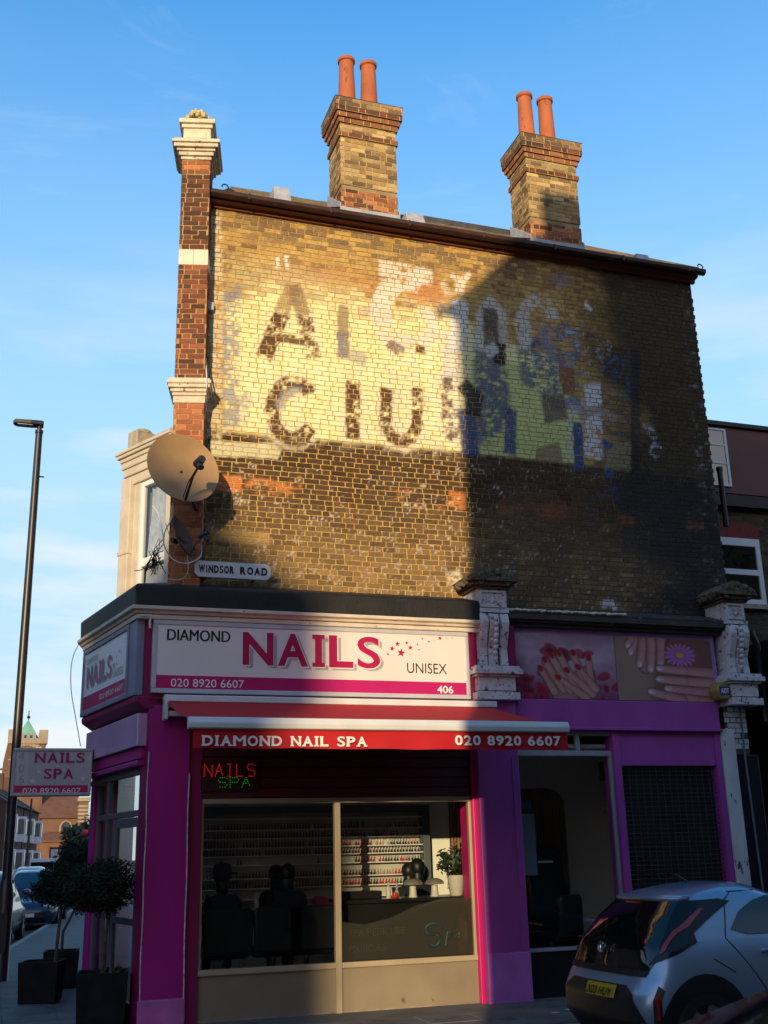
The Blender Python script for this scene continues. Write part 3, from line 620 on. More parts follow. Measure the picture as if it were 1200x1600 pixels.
# ------------------------------------------------------------------ shopfront
SP = [Vector((2.35,21.5)), Vector((1.02,15.62)), Vector((1.47,13.30)), Vector((5.88,13.30))]   # sign line
def offset_path(path, o):
    res = []
    for i, p in enumerate(path):
        ns = []
        if i > 0: d = (p-path[i-1]).normalized(); ns.append(Vector((d.y,-d.x)))
        if i < len(path)-1: d = (path[i+1]-p).normalized(); ns.append(Vector((d.y,-d.x)))
        n = ns[0] if len(ns) == 1 else (ns[0]+ns[1])/(1+ns[0].dot(ns[1]))
        res.append(p+n*o)
    return res
def sweep(mb, path, prof):
    """closed profile [(outwards, z)] along a plan path"""
    n = len(prof); vs = []; rows_ = [offset_path(path, o) for o, z in prof]
    for i in range(len(path)):
        for k in range(n): vs.append((rows_[k][i].x, rows_[k][i].y, prof[k][1]))
    fs = [(i*n+k, i*n+(k+1) % n, (i+1)*n+(k+1) % n, (i+1)*n+k) for i in range(len(path)-1) for k in range(n)]
    fs += [tuple(range(n)), tuple(range((len(path)-1)*n, len(path)*n))[::-1]]
    return mb.add(vs, fs)
m = MB(); sweep(m, SP, [(.09,4.66),(.10,4.90),(.07,4.93),(-.40,5.07),(-.42,5.0),(.0,4.88),(.0,4.66)])
ap = m.build('lead_apron', FELT, B, bevel=.012)
m = MB(); m.prism([(2.1,13.66),(1.5,13.3),(1.0,15.6),(2.3,21.4),(3,21.4)], 4.70, 4.88, 'z'); m.build('flat_roof', FELT, B)
m = MB()
sweep(m, SP, [(.0,4.50),(.055,4.51),(.06,4.56),(.0,4.565)])
sweep(m, SP, [(.0,4.567),(.075,4.57),(.09,4.60),(.13,4.615),(.135,4.655),(.0,4.656)])
sc = m.build('shop_cornice', CREAM, B, bevel=.004)
m = MB(); m.prism([(p.x,p.y) for p in offset_path(SP, -.02)]+[(6.4,13.28),(6.4,13.66),(3,13.66),(3,21.3)], 3.56, 4.62, 'z')
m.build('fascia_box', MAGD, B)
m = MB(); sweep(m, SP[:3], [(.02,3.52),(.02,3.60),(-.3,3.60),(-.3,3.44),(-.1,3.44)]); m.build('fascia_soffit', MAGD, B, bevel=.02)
# --- main fascia sign
SY = 13.255
def px_on(px, py, y=SY): q = at(px, py, y); return q.x, q.z
sgx0, sgz1 = px_on(240, 965); sgx1, sgz0 = px_on(736, 1096)
sgz0, sgz1 = 3.625, 4.50
sign = thing('shop_sign', (sgx0,SY,sgz0), 'long white and magenta fascia sign over the side window, large NAILS lettering and 406', 'sign')
SFR = mat('sign_frame', (.46,.45,.48), .4, .08, 5, dirt=.72)
SPW = mat('sign_panel', (.72,.65,.63), .38, .05, 1.5); SPM = mat('sign_band', (.44,.012,.13), .38, .06, 2)
TXM = mat('sign_red', (.40,.008,.075), .4, .05, 3); TXK = mat('sign_black', (.02,.018,.02), .4, .1, 3); TXG = mat('sign_grey', (.36,.33,.34), .4, .05, 3); TXW = mat('sign_white', (.80,.76,.74), .4, .03, 3)
m = MB(); fw = .055
m.box(sgx0, sgx1, SY-.012, SY+.09, sgz1-fw, sgz1); m.box(sgx0, sgx1, SY-.012, SY+.09, sgz0, sgz0+fw); m.box(sgx0, sgx0+fw, SY-.012, SY+.09, sgz0+fw, sgz1-fw); m.box(sgx1-fw, sgx1, SY-.012, SY+.09, sgz0+fw, sgz1-fw)
m.build('sign_frame', SFR, sign, bevel=.008)
zb = px_on(500, 1061)[1]
m = MB(); m.box(sgx0+fw, sgx1-fw, SY, SY+.06, zb, sgz1-fw); m.build('sign_panel', SPW, sign)
m = MB(); m.box(sgx0+fw, sgx1-fw, SY-.002, SY+.06, sgz0+fw, zb-.001); m.build('sign_band', SPM, sign)
def box_px(x0, y0, x1, y1, y=SY):
    a = px_on(x0, y1, y); b = px_on(x1, y0, y); return a[0], b[0], a[1], b[1]
def line(name, s, box, w, mt, par, bold=0., serif=False, gap=.16, only=None):
    m = MB(); a, b, c, d = box
    if serif is None: put_text(m, s, a, b, c, d, w, bold)
    else: put_letters(m, s, a, b, c, d, w, bold, gap, serif, only)
    return m.build(name, mt, par)
def px4(x0, yt0, yb0, x1, yt1, yb1, y=SY):
    z = (px_on(x0,yt0,y)[1]+px_on(x1,yt1,y)[1])/2; zb_ = (px_on(x0,yb0,y)[1]+px_on(x1,yb1,y)[1])/2
    return px_on(x0,(yt0+yb0)/2,y)[0], px_on(x1,(yt1+yb1)/2,y)[0], zb_, z
bx = px4(379,988,1039,594,995,1045)
ox = .035
line('letter_shadow', 'NAILS', (bx[0]+.045,bx[1]+.045,bx[2]-.032,bx[3]-.032), SY-.002, TXG, sign, .035, True, .14, 'I')
line('letter_outline', 'NAILS', (bx[0]-.014,bx[1]+.014,bx[2]-.016,bx[3]+.014), SY-.005, TXW, sign, .05, True, .10, 'I')
line('lettering', 'NAILS', bx, SY-.008, TXM, sign, .03, True, .14, 'I')
line('lettering', 'DIAMOND', px4(261,983,1001,360,986,1003), SY-.003, TXK, sign, .01, None)
line('lettering', 'UNISEX', px4(636,1036,1052,698,1037,1053), SY-.003, TXK, sign, 0, None)
line('phone_number', '020 8920 6607', px4(267,1060,1073,381,1063,1075), SY-.005, TXW, sign, 0, None)
line('house_number', '406', px4(683,1071,1083,708,1072,1084), SY-.005, TXW, sign, .02, None)
m = MB()
for (a, b, r) in ((475,375,27),(422,350,17),(453,323,17),(507,317,12),(528,345,16),(397,383,9),(527,384,5),(570,325,7),(579,356,6),(600,293,7),(637,309,8),(702,289,14),(620,334,4),(608,318,3),(658,288,3.5),(672,304,3.5),(743,288,4),(774,289,5)):
    cx_, cz_ = px_on(500+a/3.75, 920+b/3.75); rr = r/3.75*.0082
    pts = [(cx_+rr*(1 if k % 2 == 0 else .42)*math.sin(k*math.pi/5+.15), SY-.004, cz_+rr*(1 if k % 2 == 0 else .42)*math.cos(k*math.pi/5+.15)) for k in range(10)]
    m.add(pts+[(cx_, SY-.004, cz_)], [(k, (k+1) % 10, 10) for k in range(10)])
m.build('stars', TXM, sign)
m = MB(); m.tube([(sgx0-.16,13.2,4.53),(sgx0-.04,13.2,4.54),(sgx0-.05,13.19,4.46),(sgx0-.045,13.19,4.38)], .014, 6); m.build('foam_sealant', mat('foam', (.65,.60,.48), .9, .2, 20), sign, smooth=True)
# --- splayed sign round the corner
e0, e1 = SP[1], SP[2]; ud = (e1-e0); ul = ud.length
FS = frame((e0.x, e0.y, 0), (ud.x, ud.y))
s2 = thing('corner_sign', (e0.x,e0.y,3.62), 'pale narrow fascia sign turned round the corner above the door, small NAILS lettering', 'sign')
GBL = mat('blue_grey_trim', (.20,.22,.30), .45, .1, 4)
m = MB(FS)
m.box(.0, ul-.30, -.05, .06, 4.44, 4.50); m.box(.0, ul-.30, -.05, .06, 3.60, 3.67); m.box(.0, .06, -.05, .06, 3.67, 4.44); m.box(ul-.36, ul-.30, -.05, .06, 3.67, 4.44)
m.box(ul-.296, ul-.0, -.035, .06, 3.60, 4.50)
m.build('sign_frame', GBL, s2, bevel=.008)
m = MB(FS); m.box(.06, ul-.36, -.03, .05, 3.86, 4.44); m.build('sign_panel', mat('pale_panel', (.78,.80,.84), .35, .05, 2), s2)
m = MB(FS); m.box(.06, ul-.36, -.032, .05, 3.67, 3.858); m.build('sign_band', SPM, s2)
def fl(name, s, box, mt, bold=0., serif=None, w=-.035, gap=.14, only=None):
    m = MB(FS); put_text(m, s, *box, w, bold) if serif is None else put_letters(m, s, *box, w, bold, gap, serif, only); m.build(name, mt, s2)
fl('lettering', 'DIAMOND', (.20,.72,4.28,4.36), TXG); fl('letter_shadow', 'NAILS', (.25,1.40,3.94,4.22), TXG, .03, True, -.034, only='I'); fl('lettering', 'NAILS', (.21,1.36,3.97,4.25), mat('faded_red', (.42,.16,.30), .4, .1, 4), .02, True, -.038, only='I')
fl('lettering', 'UNISEX', (1.44,1.86,3.93,4.03), TXG); fl('phone_number', '020 8920 6607', (.85,1.88,3.73,3.80), TXW)
m = MB(FS)
for i in range(12):
    cx_, cz_, rr = 1.42+.5*(i/12)+.05*math.sin(i*3), 4.05+.33*(i/12)+.05*math.cos(i*5), .035-.0018*i
    pts = [(cx_+rr*(1 if k % 2 == 0 else .42)*math.sin(k*math.pi/5), -.033, cz_+rr*(1 if k % 2 == 0 else .42)*math.cos(k*math.pi/5)) for k in range(10)]
    m.add(pts+[(cx_,-.033,cz_)], [(k,(k+1) % 10,10) for k in range(10)])
m.build('stars', TXG, s2)
# --- pillars and panels of the ground floor
PY = 13.34
m = MB(); q0 = at(228,1400,PY).x; 
mx0, mx1, mx2 = at(222,1400,PY).x, at(291,1400,PY).x, at(313,1400,PY).x
m.box(mx0, mx1, PY, 13.8, -.05, 3.50); mp_ = m.build('corner_pillar', MAG, B, bevel=.01)
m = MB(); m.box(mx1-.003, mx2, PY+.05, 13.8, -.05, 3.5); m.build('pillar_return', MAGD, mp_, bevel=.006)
m = MB(); m.box(mx0-.01, mx1+.015, PY-.025, PY+.01, -.05, .27); m.build('pillar_plinth', mat('pale_pink_render', (.48,.12,.36), .8, .2, 6, .4, dirt=.68, dirtcol=(.25,.1,.2)), mp_, bevel=.015)
m = MB(); m.tube([(mx0+.012+.004*math.sin(z*7), PY-.006, z) for z in np.linspace(.25, 2.95, 24)], .007, 5); m.tube([(mx1-.005+.004*math.sin(z*5), PY-.006, z) for z in np.linspace(.22, 2.7, 24)], .008, 5)
m.build('sealant_line', mat('sealant', (.62,.50,.56), .7, .3, 20), mp_, smooth=True)
# window: shutter box above, frame, sill, riser
WY = 13.45
wx0, wx1 = mx2, at(741,1400,WY).x; jx1 = at(757,1500,PY+.03).x
wz0, wz1 = .50, 2.40
m = MB()
for k in range(9): m.prism([(WY-.02,2.42+k*.12),(WY-.045,2.425+k*.12),(WY-.03,2.53+k*.12),(WY-.02,2.537+k*.12)], wx0, wx1+.02, 'x')
m.box(wx0, wx1+.02, WY-.02, WY+.25, 2.42, 3.52); m.build('shutter_box', mat('maroon_slats', (.085,.010,.022), .5, .2, 4), B)
m = MB(); m.box(wx1+.0, jx1, PY+.015, 13.8, -.05, 3.5); m.build('window_jamb', mat('bright_magenta_paint', (.52,.008,.16), .4, .1, 3), B, bevel=.008)
m = MB(); mu0, mu1 = at(523,1400,WY).x, at(532,1400,WY).x
m.box(wx0, wx1, WY-.03, WY+.05, wz1-.045, wz1+.015); m.box(wx0, wx0+.035, WY-.02, WY+.05, wz0, wz1-.046); m.box(wx1-.035, wx1, WY-.02, WY+.05, wz0, wz1-.046)
m.box(mu0, mu1, WY-.04, WY+.05, -.05, wz1-.046)
sw = m.build('shop_window', BEIGE, B, bevel=.006)
m = MB(); m.box(wx0, mu0-.002, WY-.05, WY+.06, wz0-.03, wz0+.035); m.box(mu1+.002, wx1, WY-.05, WY+.06, wz0-.03, wz0+.035); m.build('sill', BEIGE, sw, bevel=.01)
for a, b in ((wx0+.034, mu0), (mu1, wx1-.034)):
    m = MB(); m.box(a, b, WY, WY+.008, wz0+.035, wz1-.04); m.build('window_pane', GL, sw)
rise = mat('dented_beige_panel', (.23,.185,.13), .55, .14, 1.6, .5, 6, dirt=.66, dirtcol=(.12,.09,.06))
for a, b in ((wx0, mu0-.002), (mu1+.002, wx1)):
    m = MB(); m.box(a, b, WY-.012, WY+.05, -.06, wz0-.031); m.build('riser_panel', rise, sw)
m = MB(); m.box(wx0, wx1, WY-.02, WY+.03, -.06, .005); m.build('base_strip', mat('kerb_strip', (.25,.2,.16), .9, .3, 8), sw)
# frosted vinyl on the right pane
FRO = bpy.data.materials.new('frosted_vinyl'); FRO.use_nodes = True
t = FRO.node_tree; t.nodes.clear(); o_ = N(t,'ShaderNodeOutputMaterial'); tr = N(t,'ShaderNodeBsdfTransparent'); df = N(t,'ShaderNodeBsdfDiffuse'); ms = N(t,'ShaderNodeMixShader')
df.inputs[0].default_value = (.04,.039,.033,1); ms.inputs[0].default_value = .72; tr.inputs[0].default_value = (.6,.6,.6,1)
t.links.new(tr.outputs[0], ms.inputs[1]); t.links.new(df.outputs[0], ms.inputs[2]); t.links.new(ms.outputs[0], o_.inputs[0])
m = MB(); top = [(mu1+.01, .98), (mu1+.3, .94), (mu1+.62, 1.0), (mu1+.95, 1.13), (mu1+1.3, 1.2), (wx1-.05, 1.2)]
n = len(top); m.add([(x, WY-.003, z) for x, z in top]+[(x, WY-.003, .545) for x, z in top], [(i, i+1, n+i+1, n+i) for i in range(n-1)])
m.build('frosted_vinyl', FRO, sw)
VTX = mat('vinyl_dark', (.02,.022,.02), .6, .2, 8)
m = MB(); a = px4(545,1452,1464,633,1448,1459,WY); put_letters(m, 'SPA PEDICURE', *a, WY-.006, 0, .2, True); a = px4(546,1477,1489,604,1474,1485,WY); put_letters(m, 'MANICURE', *a, WY-.006, 0, .2, True); m.build('lettering', VTX, sw)
m = MB(); pts = [(mu1+.8+.95*t_, 1.02+.16*math.sin(t_*2.6)) for t_ in np.linspace(0, 1, 14)]
m.add([(x, WY-.006, z+.014*math.sin(i/13*3.1)) for i, (x, z) in enumerate(pts)]+[(x, WY-.006, z-.014*math.sin(i/13*3.1)) for i, (x, z) in enumerate(pts)], [(i,i+1,14+i+1,14+i) for i in range(13)]); m.build('vinyl_swirl', VTX, sw)
m = MB(); VT = mat('vinyl_teal', (.008,.038,.036), .6, .3, 8)
def ribbon(mb, pts, w, y):
    n = len(pts); mb.add([(x, y, z+w/2) for x, z in pts]+[(x, y, z-w/2) for x, z in pts], [(i,i+1,n+i+1,n+i) for i in range(n-1)])
cx_, cz_ = px_on(677,1460,WY)
m.tube([(cx_+.10*math.cos(a), WY-.008, cz_+.06+.065*math.sin(a)) for a in np.linspace(.2, 3.9, 14)]+[(cx_+.08*math.cos(a), WY-.008, cz_-.06+.07*math.sin(a)) for a in np.linspace(2.0, -2.6, 14)], .018, 5)
m.tube([(cx_+.16,WY-.008,cz_-.13),(cx_+.18,WY-.008,cz_+.02),(cx_+.24,WY-.008,cz_+.02),(cx_+.22,WY-.008,cz_-.05),(cx_+.17,WY-.008,cz_-.05)], .013, 5); m.tube([(cx_+.32,WY-.008,cz_+.0),(cx_+.28,WY-.008,cz_-.04),(cx_+.33,WY-.008,cz_-.05),(cx_+.34,WY-.008,cz_+.01)], .012, 5)
m.build('vinyl_script', VT, sw, smooth=True)
# --- LED sign
led = thing('led_sign', (2.4,WY-.06,2.62), 'lit red and green LED sign reading NAILS SPA under the awning', 'sign')
m = MB(); b0 = box_px(316,1192,404,1234,WY-.06); m.box(b0[0]-.02,b0[1]+.02,WY-.06,WY-.047,b0[2]-.02,b0[3]+.02); m.build('backboard', mat('led_board', (.035,.004,.008), .5, .2, 8), led)
GLY = {'N':[[(0,0),(0,1),(1,0),(1,1)]],'A':[[(0,0),(.5,1),(1,0)],[(.22,.4),(.78,.4)]],'I':[[(.5,0),(.5,1)],[(.2,1),(.8,1)],[(.2,0),(.8,0)]],'L':[[(0,1),(0,0),(1,0)]],'S':[[(1,.9),(.7,1),(.2,1),(0,.75),(.2,.52),(.8,.48),(1,.25),(.8,0),(.2,0),(0,.1)]],'P':[[(0,0),(0,1),(.8,1),(1,.78),(.8,.5),(0,.5)]]}
def led_text(s, box, nm, mt, step, tilt):
    m = MB(); a, b, c, d = box; k = (b-a)/len(s)
    for i, ch in enumerate(s):
        for pl_ in GLY[ch]:
            for p, q in zip(pl_, pl_[1:]):
                p_ = Vector((a+k*i+p[0]*k*.72, c+p[1]*(d-c))); q_ = Vector((a+k*i+q[0]*k*.72, c+q[1]*(d-c))); n_ = max(1, int((q_-p_).length/step))
                for j in range(n_):
                    r = p_+(q_-p_)*j/n_; m.box(r.x-.0045, r.x+.0045, WY-.072, WY-.061, r.y-.0045, r.y+.0045)
    m.build(nm, mt, led)
led_text('NAILS', box_px(319,1194,403,1213,WY-.06), 'red_letters', emit('red_led', (1,.03,.03), .14), .016, 0)
led_text('SPA', box_px(341,1215,396,1230,WY-.06), 'green_letters', emit('green_led', (.06,.9,.10), .07), .022, 0)
# --- corbels either side of the second unit
STP = mat('flaking_white_paint', (.60,.55,.57), .8, .14, 9, .45, 50, dirt=.57, dirtcol=(.06,.05,.05))
CAPM = mat('mossy_capital', (.13,.10,.065), .95, .4, 14, .8, 40, dirt=.55, dirtcol=(.045,.04,.03))
def corbel(xa, xb, yf):
    w = xb-xa; xc = (xa+xb)/2
    m = MB(); m.box(xa, xb, yf+.06, 13.72, 3.62, 5.12); cb = m.build('corbel', STP, B, bevel=.01)
    m = MB()
    for o, a, b in ((.09,3.62,3.72),(.03,3.72,3.74),(.05,3.74,3.92),(.09,3.92,3.95),(.13,3.95,4.02),(.10,4.02,4.06)): m.box(xa-o, xb+o, yf-o, 13.7, a, b-.002)
    m.build('corbel_base', STP, cb, bevel=.006)
    pr_ = [(yf+.06,4.06),(yf-.0,4.08),(yf+.02,4.3),(yf-.06,4.5),(yf-.10,4.64),(yf-.07,4.76),(yf+.06,4.78)]
    for a, b, o in ((xa+.01,xa+.12,0),(xa+.145,xb-.145,-.02),(xb-.12,xb-.01,0)):
        m = MB(); m.prism([(y+ (.02 if o else 0), z) for y, z in pr_], a, b, 'x'); m.build('scroll', STP, cb, bevel=.012)
    m = MB()
    for k in range(8): m.ball((xc, yf-.02-.09*min(1,k/5), 4.16+k*.075), .035, .03, .035, 8, 6); m.ball((xc+.04*(-1)**k, yf-.0-.08*min(1,k/5), 4.19+k*.075), .02, n=6, m=4)
    m.build('carved_husks', STP, cb, smooth=True)
    m = MB(); m.box(xa, xb, yf-.02, yf+.08, 4.78, 5.10); m.box(xa-.02, xb+.02, yf-.04, yf+.08, 4.78, 4.83)
    for a, b, c, d in ((xa+.03,xb-.03,5.05,5.08),(xa+.03,xb-.03,4.85,4.88),(xa+.03,xa+.06,4.88,5.05),(xb-.06,xb-.03,4.88,5.05)): m.box(a, b, yf-.04, yf+.0, c, d)
    for s in (-1, 1): m.tube([(xc+s*(.04+.06*math.sin(a)), yf-.03, 4.92+.05*a/3+.03*math.cos(a*2)) for a in np.linspace(0, 3.1, 9)], .012, 5)
    m.ball((xc, yf-.03, 4.95), .03, .02, .045, 8, 6)
    m.build('carved_panel', STP, cb, bevel=.005)
    m = MB(); rr = random.Random(int(xa*10))
    for o, a, b in ((.04,5.10,5.14),(.09,5.14,5.19),(.14,5.19,5.24)): m.box(xa-o, xb+o, yf-o-.02, 13.7, a, b-.002)
    m.prism([(xa-.16,5.24),(xb+.16,5.24),(xb+.02,5.34),(xc+.05,5.40),(xc-.05,5.40),(xa-.02,5.34)], yf-.12, 13.7, 'y')
    for i in range(26):
        t_ = rr.random(); x = xa-.12+(w+.24)*t_; m.ball((x, yf-.14+rr.random()*.06, 5.22+.14*(1-abs(2*t_-1))*rr.random()+.02), .03+.025*rr.random(), n=7, m=5)
    for s in (-1, 1): m.tube([(xc+s*(.28-.03*a)+.05*math.cos(a*1.6)*s, yf-.12, 5.2+.05*math.sin(a*1.6)) for a in np.linspace(0, 5, 14)], .025, 6)
    for i in range(14): m.ball((xa-.13, yf-.05+i*.03, 5.17+.08*rr.random()), .03+.02*rr.random(), n=6, m=4)
    m.build('capital', CAPM, cb, bevel=.008)
    return cb
CX0, CX1 = at(748,1000,13.25).x, at(794,1000,13.25).x
corbel(CX0, CX1, 13.25); 
DX0 = at(1136,1000,13.25).x; corbel(DX0, DX0+(CX1-CX0)*.80, 13.25)
m = MB(); m.box(jx1-.002, at(829,1500,13.28).x, 13.28, 13.9, -.08, 3.62)
pp = m.build('purple_pillar', PUR, B, bevel=.01); PXR = at(829,1500,13.28).x
m = MB(); m.box(jx1+.0, PXR+.006, 13.265, 13.3, -.08, .55); m.build('pillar_plinth', mat('pale_purple', (.44,.13,.46), .6, .2, 3, .3), pp, bevel=.012)
m = MB()
for k in range(60):
    z = .6+k*.05
m.tube([(PXR-.10,13.272,2.9),(PXR-.095,13.272,1.5),(PXR-.10,13.272,.6)], .006, 5); m.build('conduit', PUR, pp)
# --- second unit
UX0, UX1 = CX1+.06, at(1124,1120,13.36).x
m = MB(); m.box(UX0-.1, UX1, 13.36, 13.9, 3.26, 3.66); m.box(UX0-.1, UX1+.02, 13.33, 13.4, 3.26, 3.30); m.build('purple_fascia', PUR, B, bevel=.008)
m = MB(); m.box(UX0-.1, UX1+.1, 13.44, 13.9, 3.66, 4.66); m.build('poster_backing', mat('purple_backing', (.36,.20,.44), .6, .1, 4), B)
m = MB(); 
for o, a, b in ((.10,4.64,4.69),(.16,4.69,4.72),(.20,4.72,4.80)): m.box(UX0-.05, DX0+.0, 13.45-o, 13.72, a, b-.002)
m.prism([(13.25,4.80),(13.25,4.83),(13.68,4.98),(13.7,4.85)], UX0-.05, DX0, 'x')
m.build('unit_cornice', mat('dark_cornice', (.055,.045,.04), .75, .3, 6, .4, dirt=.62, dirtcol=(.3,.27,.22), stretch=(.5,1,1)), B, bevel=.006)
m = MB(); rr = random.Random(9); x = UX0-.04
while x < UX0+1.75:
    m.ball((x, 13.25, 4.835+.012*rr.random()), .03+.02*rr.random(), .03, .014+.012*rr.random(), 7, 5); x += .035+.03*rr.random()
m.build('foam_bead', mat('foam', (.65,.60,.48), .9, .2, 20), B, smooth=True)
def poster_ribbon(mb, pts, r, y):      # a flat printed finger
    pts = [Vector(p) for p in pts]; L_ = []; R__ = []
    rs_ = r if isinstance(r, (list, tuple)) else [r]*len(pts)
    for i, p in enumerate(pts):
        d = (pts[min(i+1,len(pts)-1)]-pts[max(0,i-1)]).normalized(); n_ = Vector((-d.y,d.x)); L_.append(p+n_*rs_[i]); R__.append(p-n_*rs_[i])
    d = (pts[-1]-pts[-2]).normalized(); n_ = Vector((-d.y,d.x)); cap_ = [pts[-1]+n_*rs_[-1]*math.cos(a)+d*rs_[-1]*math.sin(a) for a in np.linspace(.3, 2.85, 7)]
    poly = R__[::1]+cap_[::-1]+L_[::-1]
    mb.add([(p.x, y, p.y) for p in poly], [tuple(range(len(poly)))])
def pw(px, py): q = at(px, py, 13.425); return (q.x, q.z)
def disc(mb, px, py, r, y, sq=1., n=14, rot=0):
    x, z = pw(px, py); r *= .0083
    mb.add([(x+r*(math.cos(a)*math.cos(rot)-sq*math.sin(a)*math.sin(rot)), y, z+r*(math.cos(a)*math.sin(rot)+sq*math.sin(a)*math.cos(rot))) for a in [2*math.pi*k/n for k in range(n)]], [tuple(range(n))])
PSK = mat('printed_skin', (.34,.135,.11), .5, .25, 7); PSL = mat('printed_skin_light', (.47,.22,.18), .5, .2, 9); PSK2 = mat('printed_skin_shade', (.20,.065,.055), .5, .2, 7); PRD = mat('printed_red', (.36,.008,.02), .45, .25, 9); PRD2 = mat('printed_crimson', (.20,.006,.03), .5, .5, 8); PBG = mat('printed_mauve', (.42,.25,.33), .5, .35, 1.6); PST = mat('printed_straw', (.40,.27,.15), .5, .25, 3); PSH = mat('printed_shadow', (.10,.035,.035), .5, .3, 5); PPK = mat('printed_petal', (.52,.16,.46), .5, .2, 9); PWH = mat('printed_nail', (.68,.50,.52), .4, .1, 6)
po = thing('nail_poster', (pw(803,1040)[0],13.425,3.68), 'printed poster of cupped hands with red nails among rose petals', 'poster')
po2 = thing('flower_poster', (pw(963,1040)[0],13.425,3.68), 'printed poster of manicured hands beside a lilac daisy on straw matting', 'poster')
PRINT = mat('printed_poster', (1,1,1), .45, .05, 3, attr=True)
def poster(par, px0, px1, paint, nx=170, nz=95):
    x0, x1 = pw(px0,1040)[0], pw(px1,1040)[0]; z0, z1 = 3.685, 4.565
    uu, vv = np.meshgrid(np.linspace(0, 1, nx+1), np.linspace(0, 1, nz+1)); u = uu.ravel()*(px1-px0); v = (1-vv.ravel())*107     # picture units, v downwards
    col = paint(u, v); bm_ = [(x0+(x1-x0)*a, 13.426, z0+(z1-z0)*b) for a, b in zip(uu.ravel(), vv.ravel())]; idx = np.arange(uu.size).reshape(nz+1, nx+1)
    me = bpy.data.meshes.new('printed_sheet'); k = len(bm_)
    fs = [tuple(int(q) for q in (idx[j,i], idx[j,i+1], idx[j+1,i+1], idx[j+1,i])) for j in range(nz) for i in range(nx)]
    bm_ += [(x0,13.438,z0),(x1,13.438,z0),(x1,13.438,z1),(x0,13.438,z1)]; c4 = [int(q) for q in (idx[0,0], idx[0,-1], idx[-1,-1], idx[-1,0])]
    fs += [(k+3,k+2,k+1,k)]+[(c4[i], k+i, k+(i+1) % 4, c4[(i+1) % 4]) for i in (1, 3)]
    me.from_pydata(bm_, [], fs); ca = me.color_attributes.new('Col', 'FLOAT_COLOR', 'POINT')
    col = np.concatenate([col, np.full((4,3), .3)]); ca.data.foreach_set('color', np.concatenate([np.clip(col,0,1), np.ones((len(col),1))], 1).astype(np.float32).ravel())
    return link_mesh('printed_sheet', me, PRINT, par)
def blend(c, k, m): return c*(1-m[:,None])+np.asarray(k)*m[:,None]
def capsule(c, u, v, a, b, r0, r1, skin, soft=1.2, side=.35):
    """a printed finger: rounded shading across it, dark gap round it"""
    dx, dy = b[0]-a[0], b[1]-a[1]; L2 = dx*dx+dy*dy; t = np.clip(((u-a[0])*dx+(v-a[1])*dy)/L2, 0, 1); r = r0+(r1-r0)*t; r = r*(1+.05*np.sin(t*9.4))
    ex, ey = u-a[0]-t*dx, v-a[1]-t*dy; d = np.hypot(ex, ey); sd = (ex*-dy+ey*dx)/math.sqrt(L2)/r
    c = blend(c, np.array(skin)*.28, .75*sstep(1.32, 1.0, d/r))
    sh = .50+.55*np.sqrt(np.clip(1-(d/r)**2, 0, 1))-side*sd*.5; sh = sh*(1-.12*np.exp(-((t-.55)/.03)**2))
    return blend(c, np.array(skin)[None,:]*sh[:,None], sstep(r+soft*.5, r-soft*.5, d))
def nail(c, u, v, p, ang, l, w, k):
    ca, sa = math.cos(ang), math.sin(ang); x = (u-p[0])*ca+(v-p[1])*sa; y = -(u-p[0])*sa+(v-p[1])*ca; d = np.hypot(x/l, y/w)
    return blend(c, np.array(k)[None,:]*(.75+.6*np.exp(-((x-l*.2)**2/(l*.5)**2+(y+w*.3)**2/(w*.3)**2)))[:,None], sstep(1.15, .85, d))
def paint_nails(u, v):
    n = fbm(u*.02, v*.03, 91); c = np.ones((len(u),3))*np.array((.36,.21,.30)); c = blend(c, (.52,.38,.44), sstep(.4,.7,n)*.7); c = blend(c, (.20,.03,.09), sstep(50, 100, v+(n-.5)*50)*.85); c = blend(c, (.22,.02,.07), sstep(26, 4, u)*.6*sstep(20, 60, v))
    r = random.Random(14)
    for i in range(46):
        x, y = (r.random()*160, 66+r.random()*44) if i < 34 else (40+r.random()*80, 20+r.random()*24); w = 6+r.random()*9; a = r.random()*3; d = np.hypot(((u-x)*math.cos(a)+(v-y)*math.sin(a))/w, (-(u-x)*math.sin(a)+(v-y)*math.cos(a))/(w*.62))
        c = blend(c, np.array((.30,.006,.035))*(.35+.9*r.random()), sstep(1.1,.8,d)*.85); c = blend(c, (.55,.05,.12), .4*sstep(.35,0,np.hypot(d-.75, 0*d))*(v < y))
    for x, y, w in ((20,48,5),(150,62,4),(9,30,7)): c = blend(c, (.60,.30,.38), .4*sstep(1.1,.7,np.hypot(u-x,v-y)/w))
    S = (.50,.23,.20); S2 = (.40,.17,.15); RED_ = (.40,.008,.02)
    for a, b, r0, r1 in (((104,112),(58,70),17,15),((72,112),(110,68),17,14)): c = capsule(c, u, v, a, b, r0, r1, S2, 2)
    for a, b, r0, r1, ang in (((74,92),(47,44),6.5,4.6,4.2),((84,92),(58,36),6.8,4.8,4.2),((94,90),(70,32),6.8,4.8,4.25),((108,84),(92,30),6.6,4.6,4.4),((118,86),(116,38),6.2,4.4,4.7),((60,96),(40,58),6,4.2,4.2)):
        c = capsule(c, u, v, a, b, r0, r1, S); c = nail(c, u, v, (b[0]-1.2*math.cos(ang)*-.6, b[1]), ang, 6.0, 3.9, RED_)
    for a, b, r0, r1, ang in (((118,98),(80,60),6.4,4.6,3.9),((108,104),(66,72),6.2,4.4,3.8),((124,90),(98,54),6.2,4.4,4.1)):
        c = capsule(c, u, v, a, b, r0, r1, S); c = nail(c, u, v, b, ang, 6.0, 3.9, RED_)
    return c
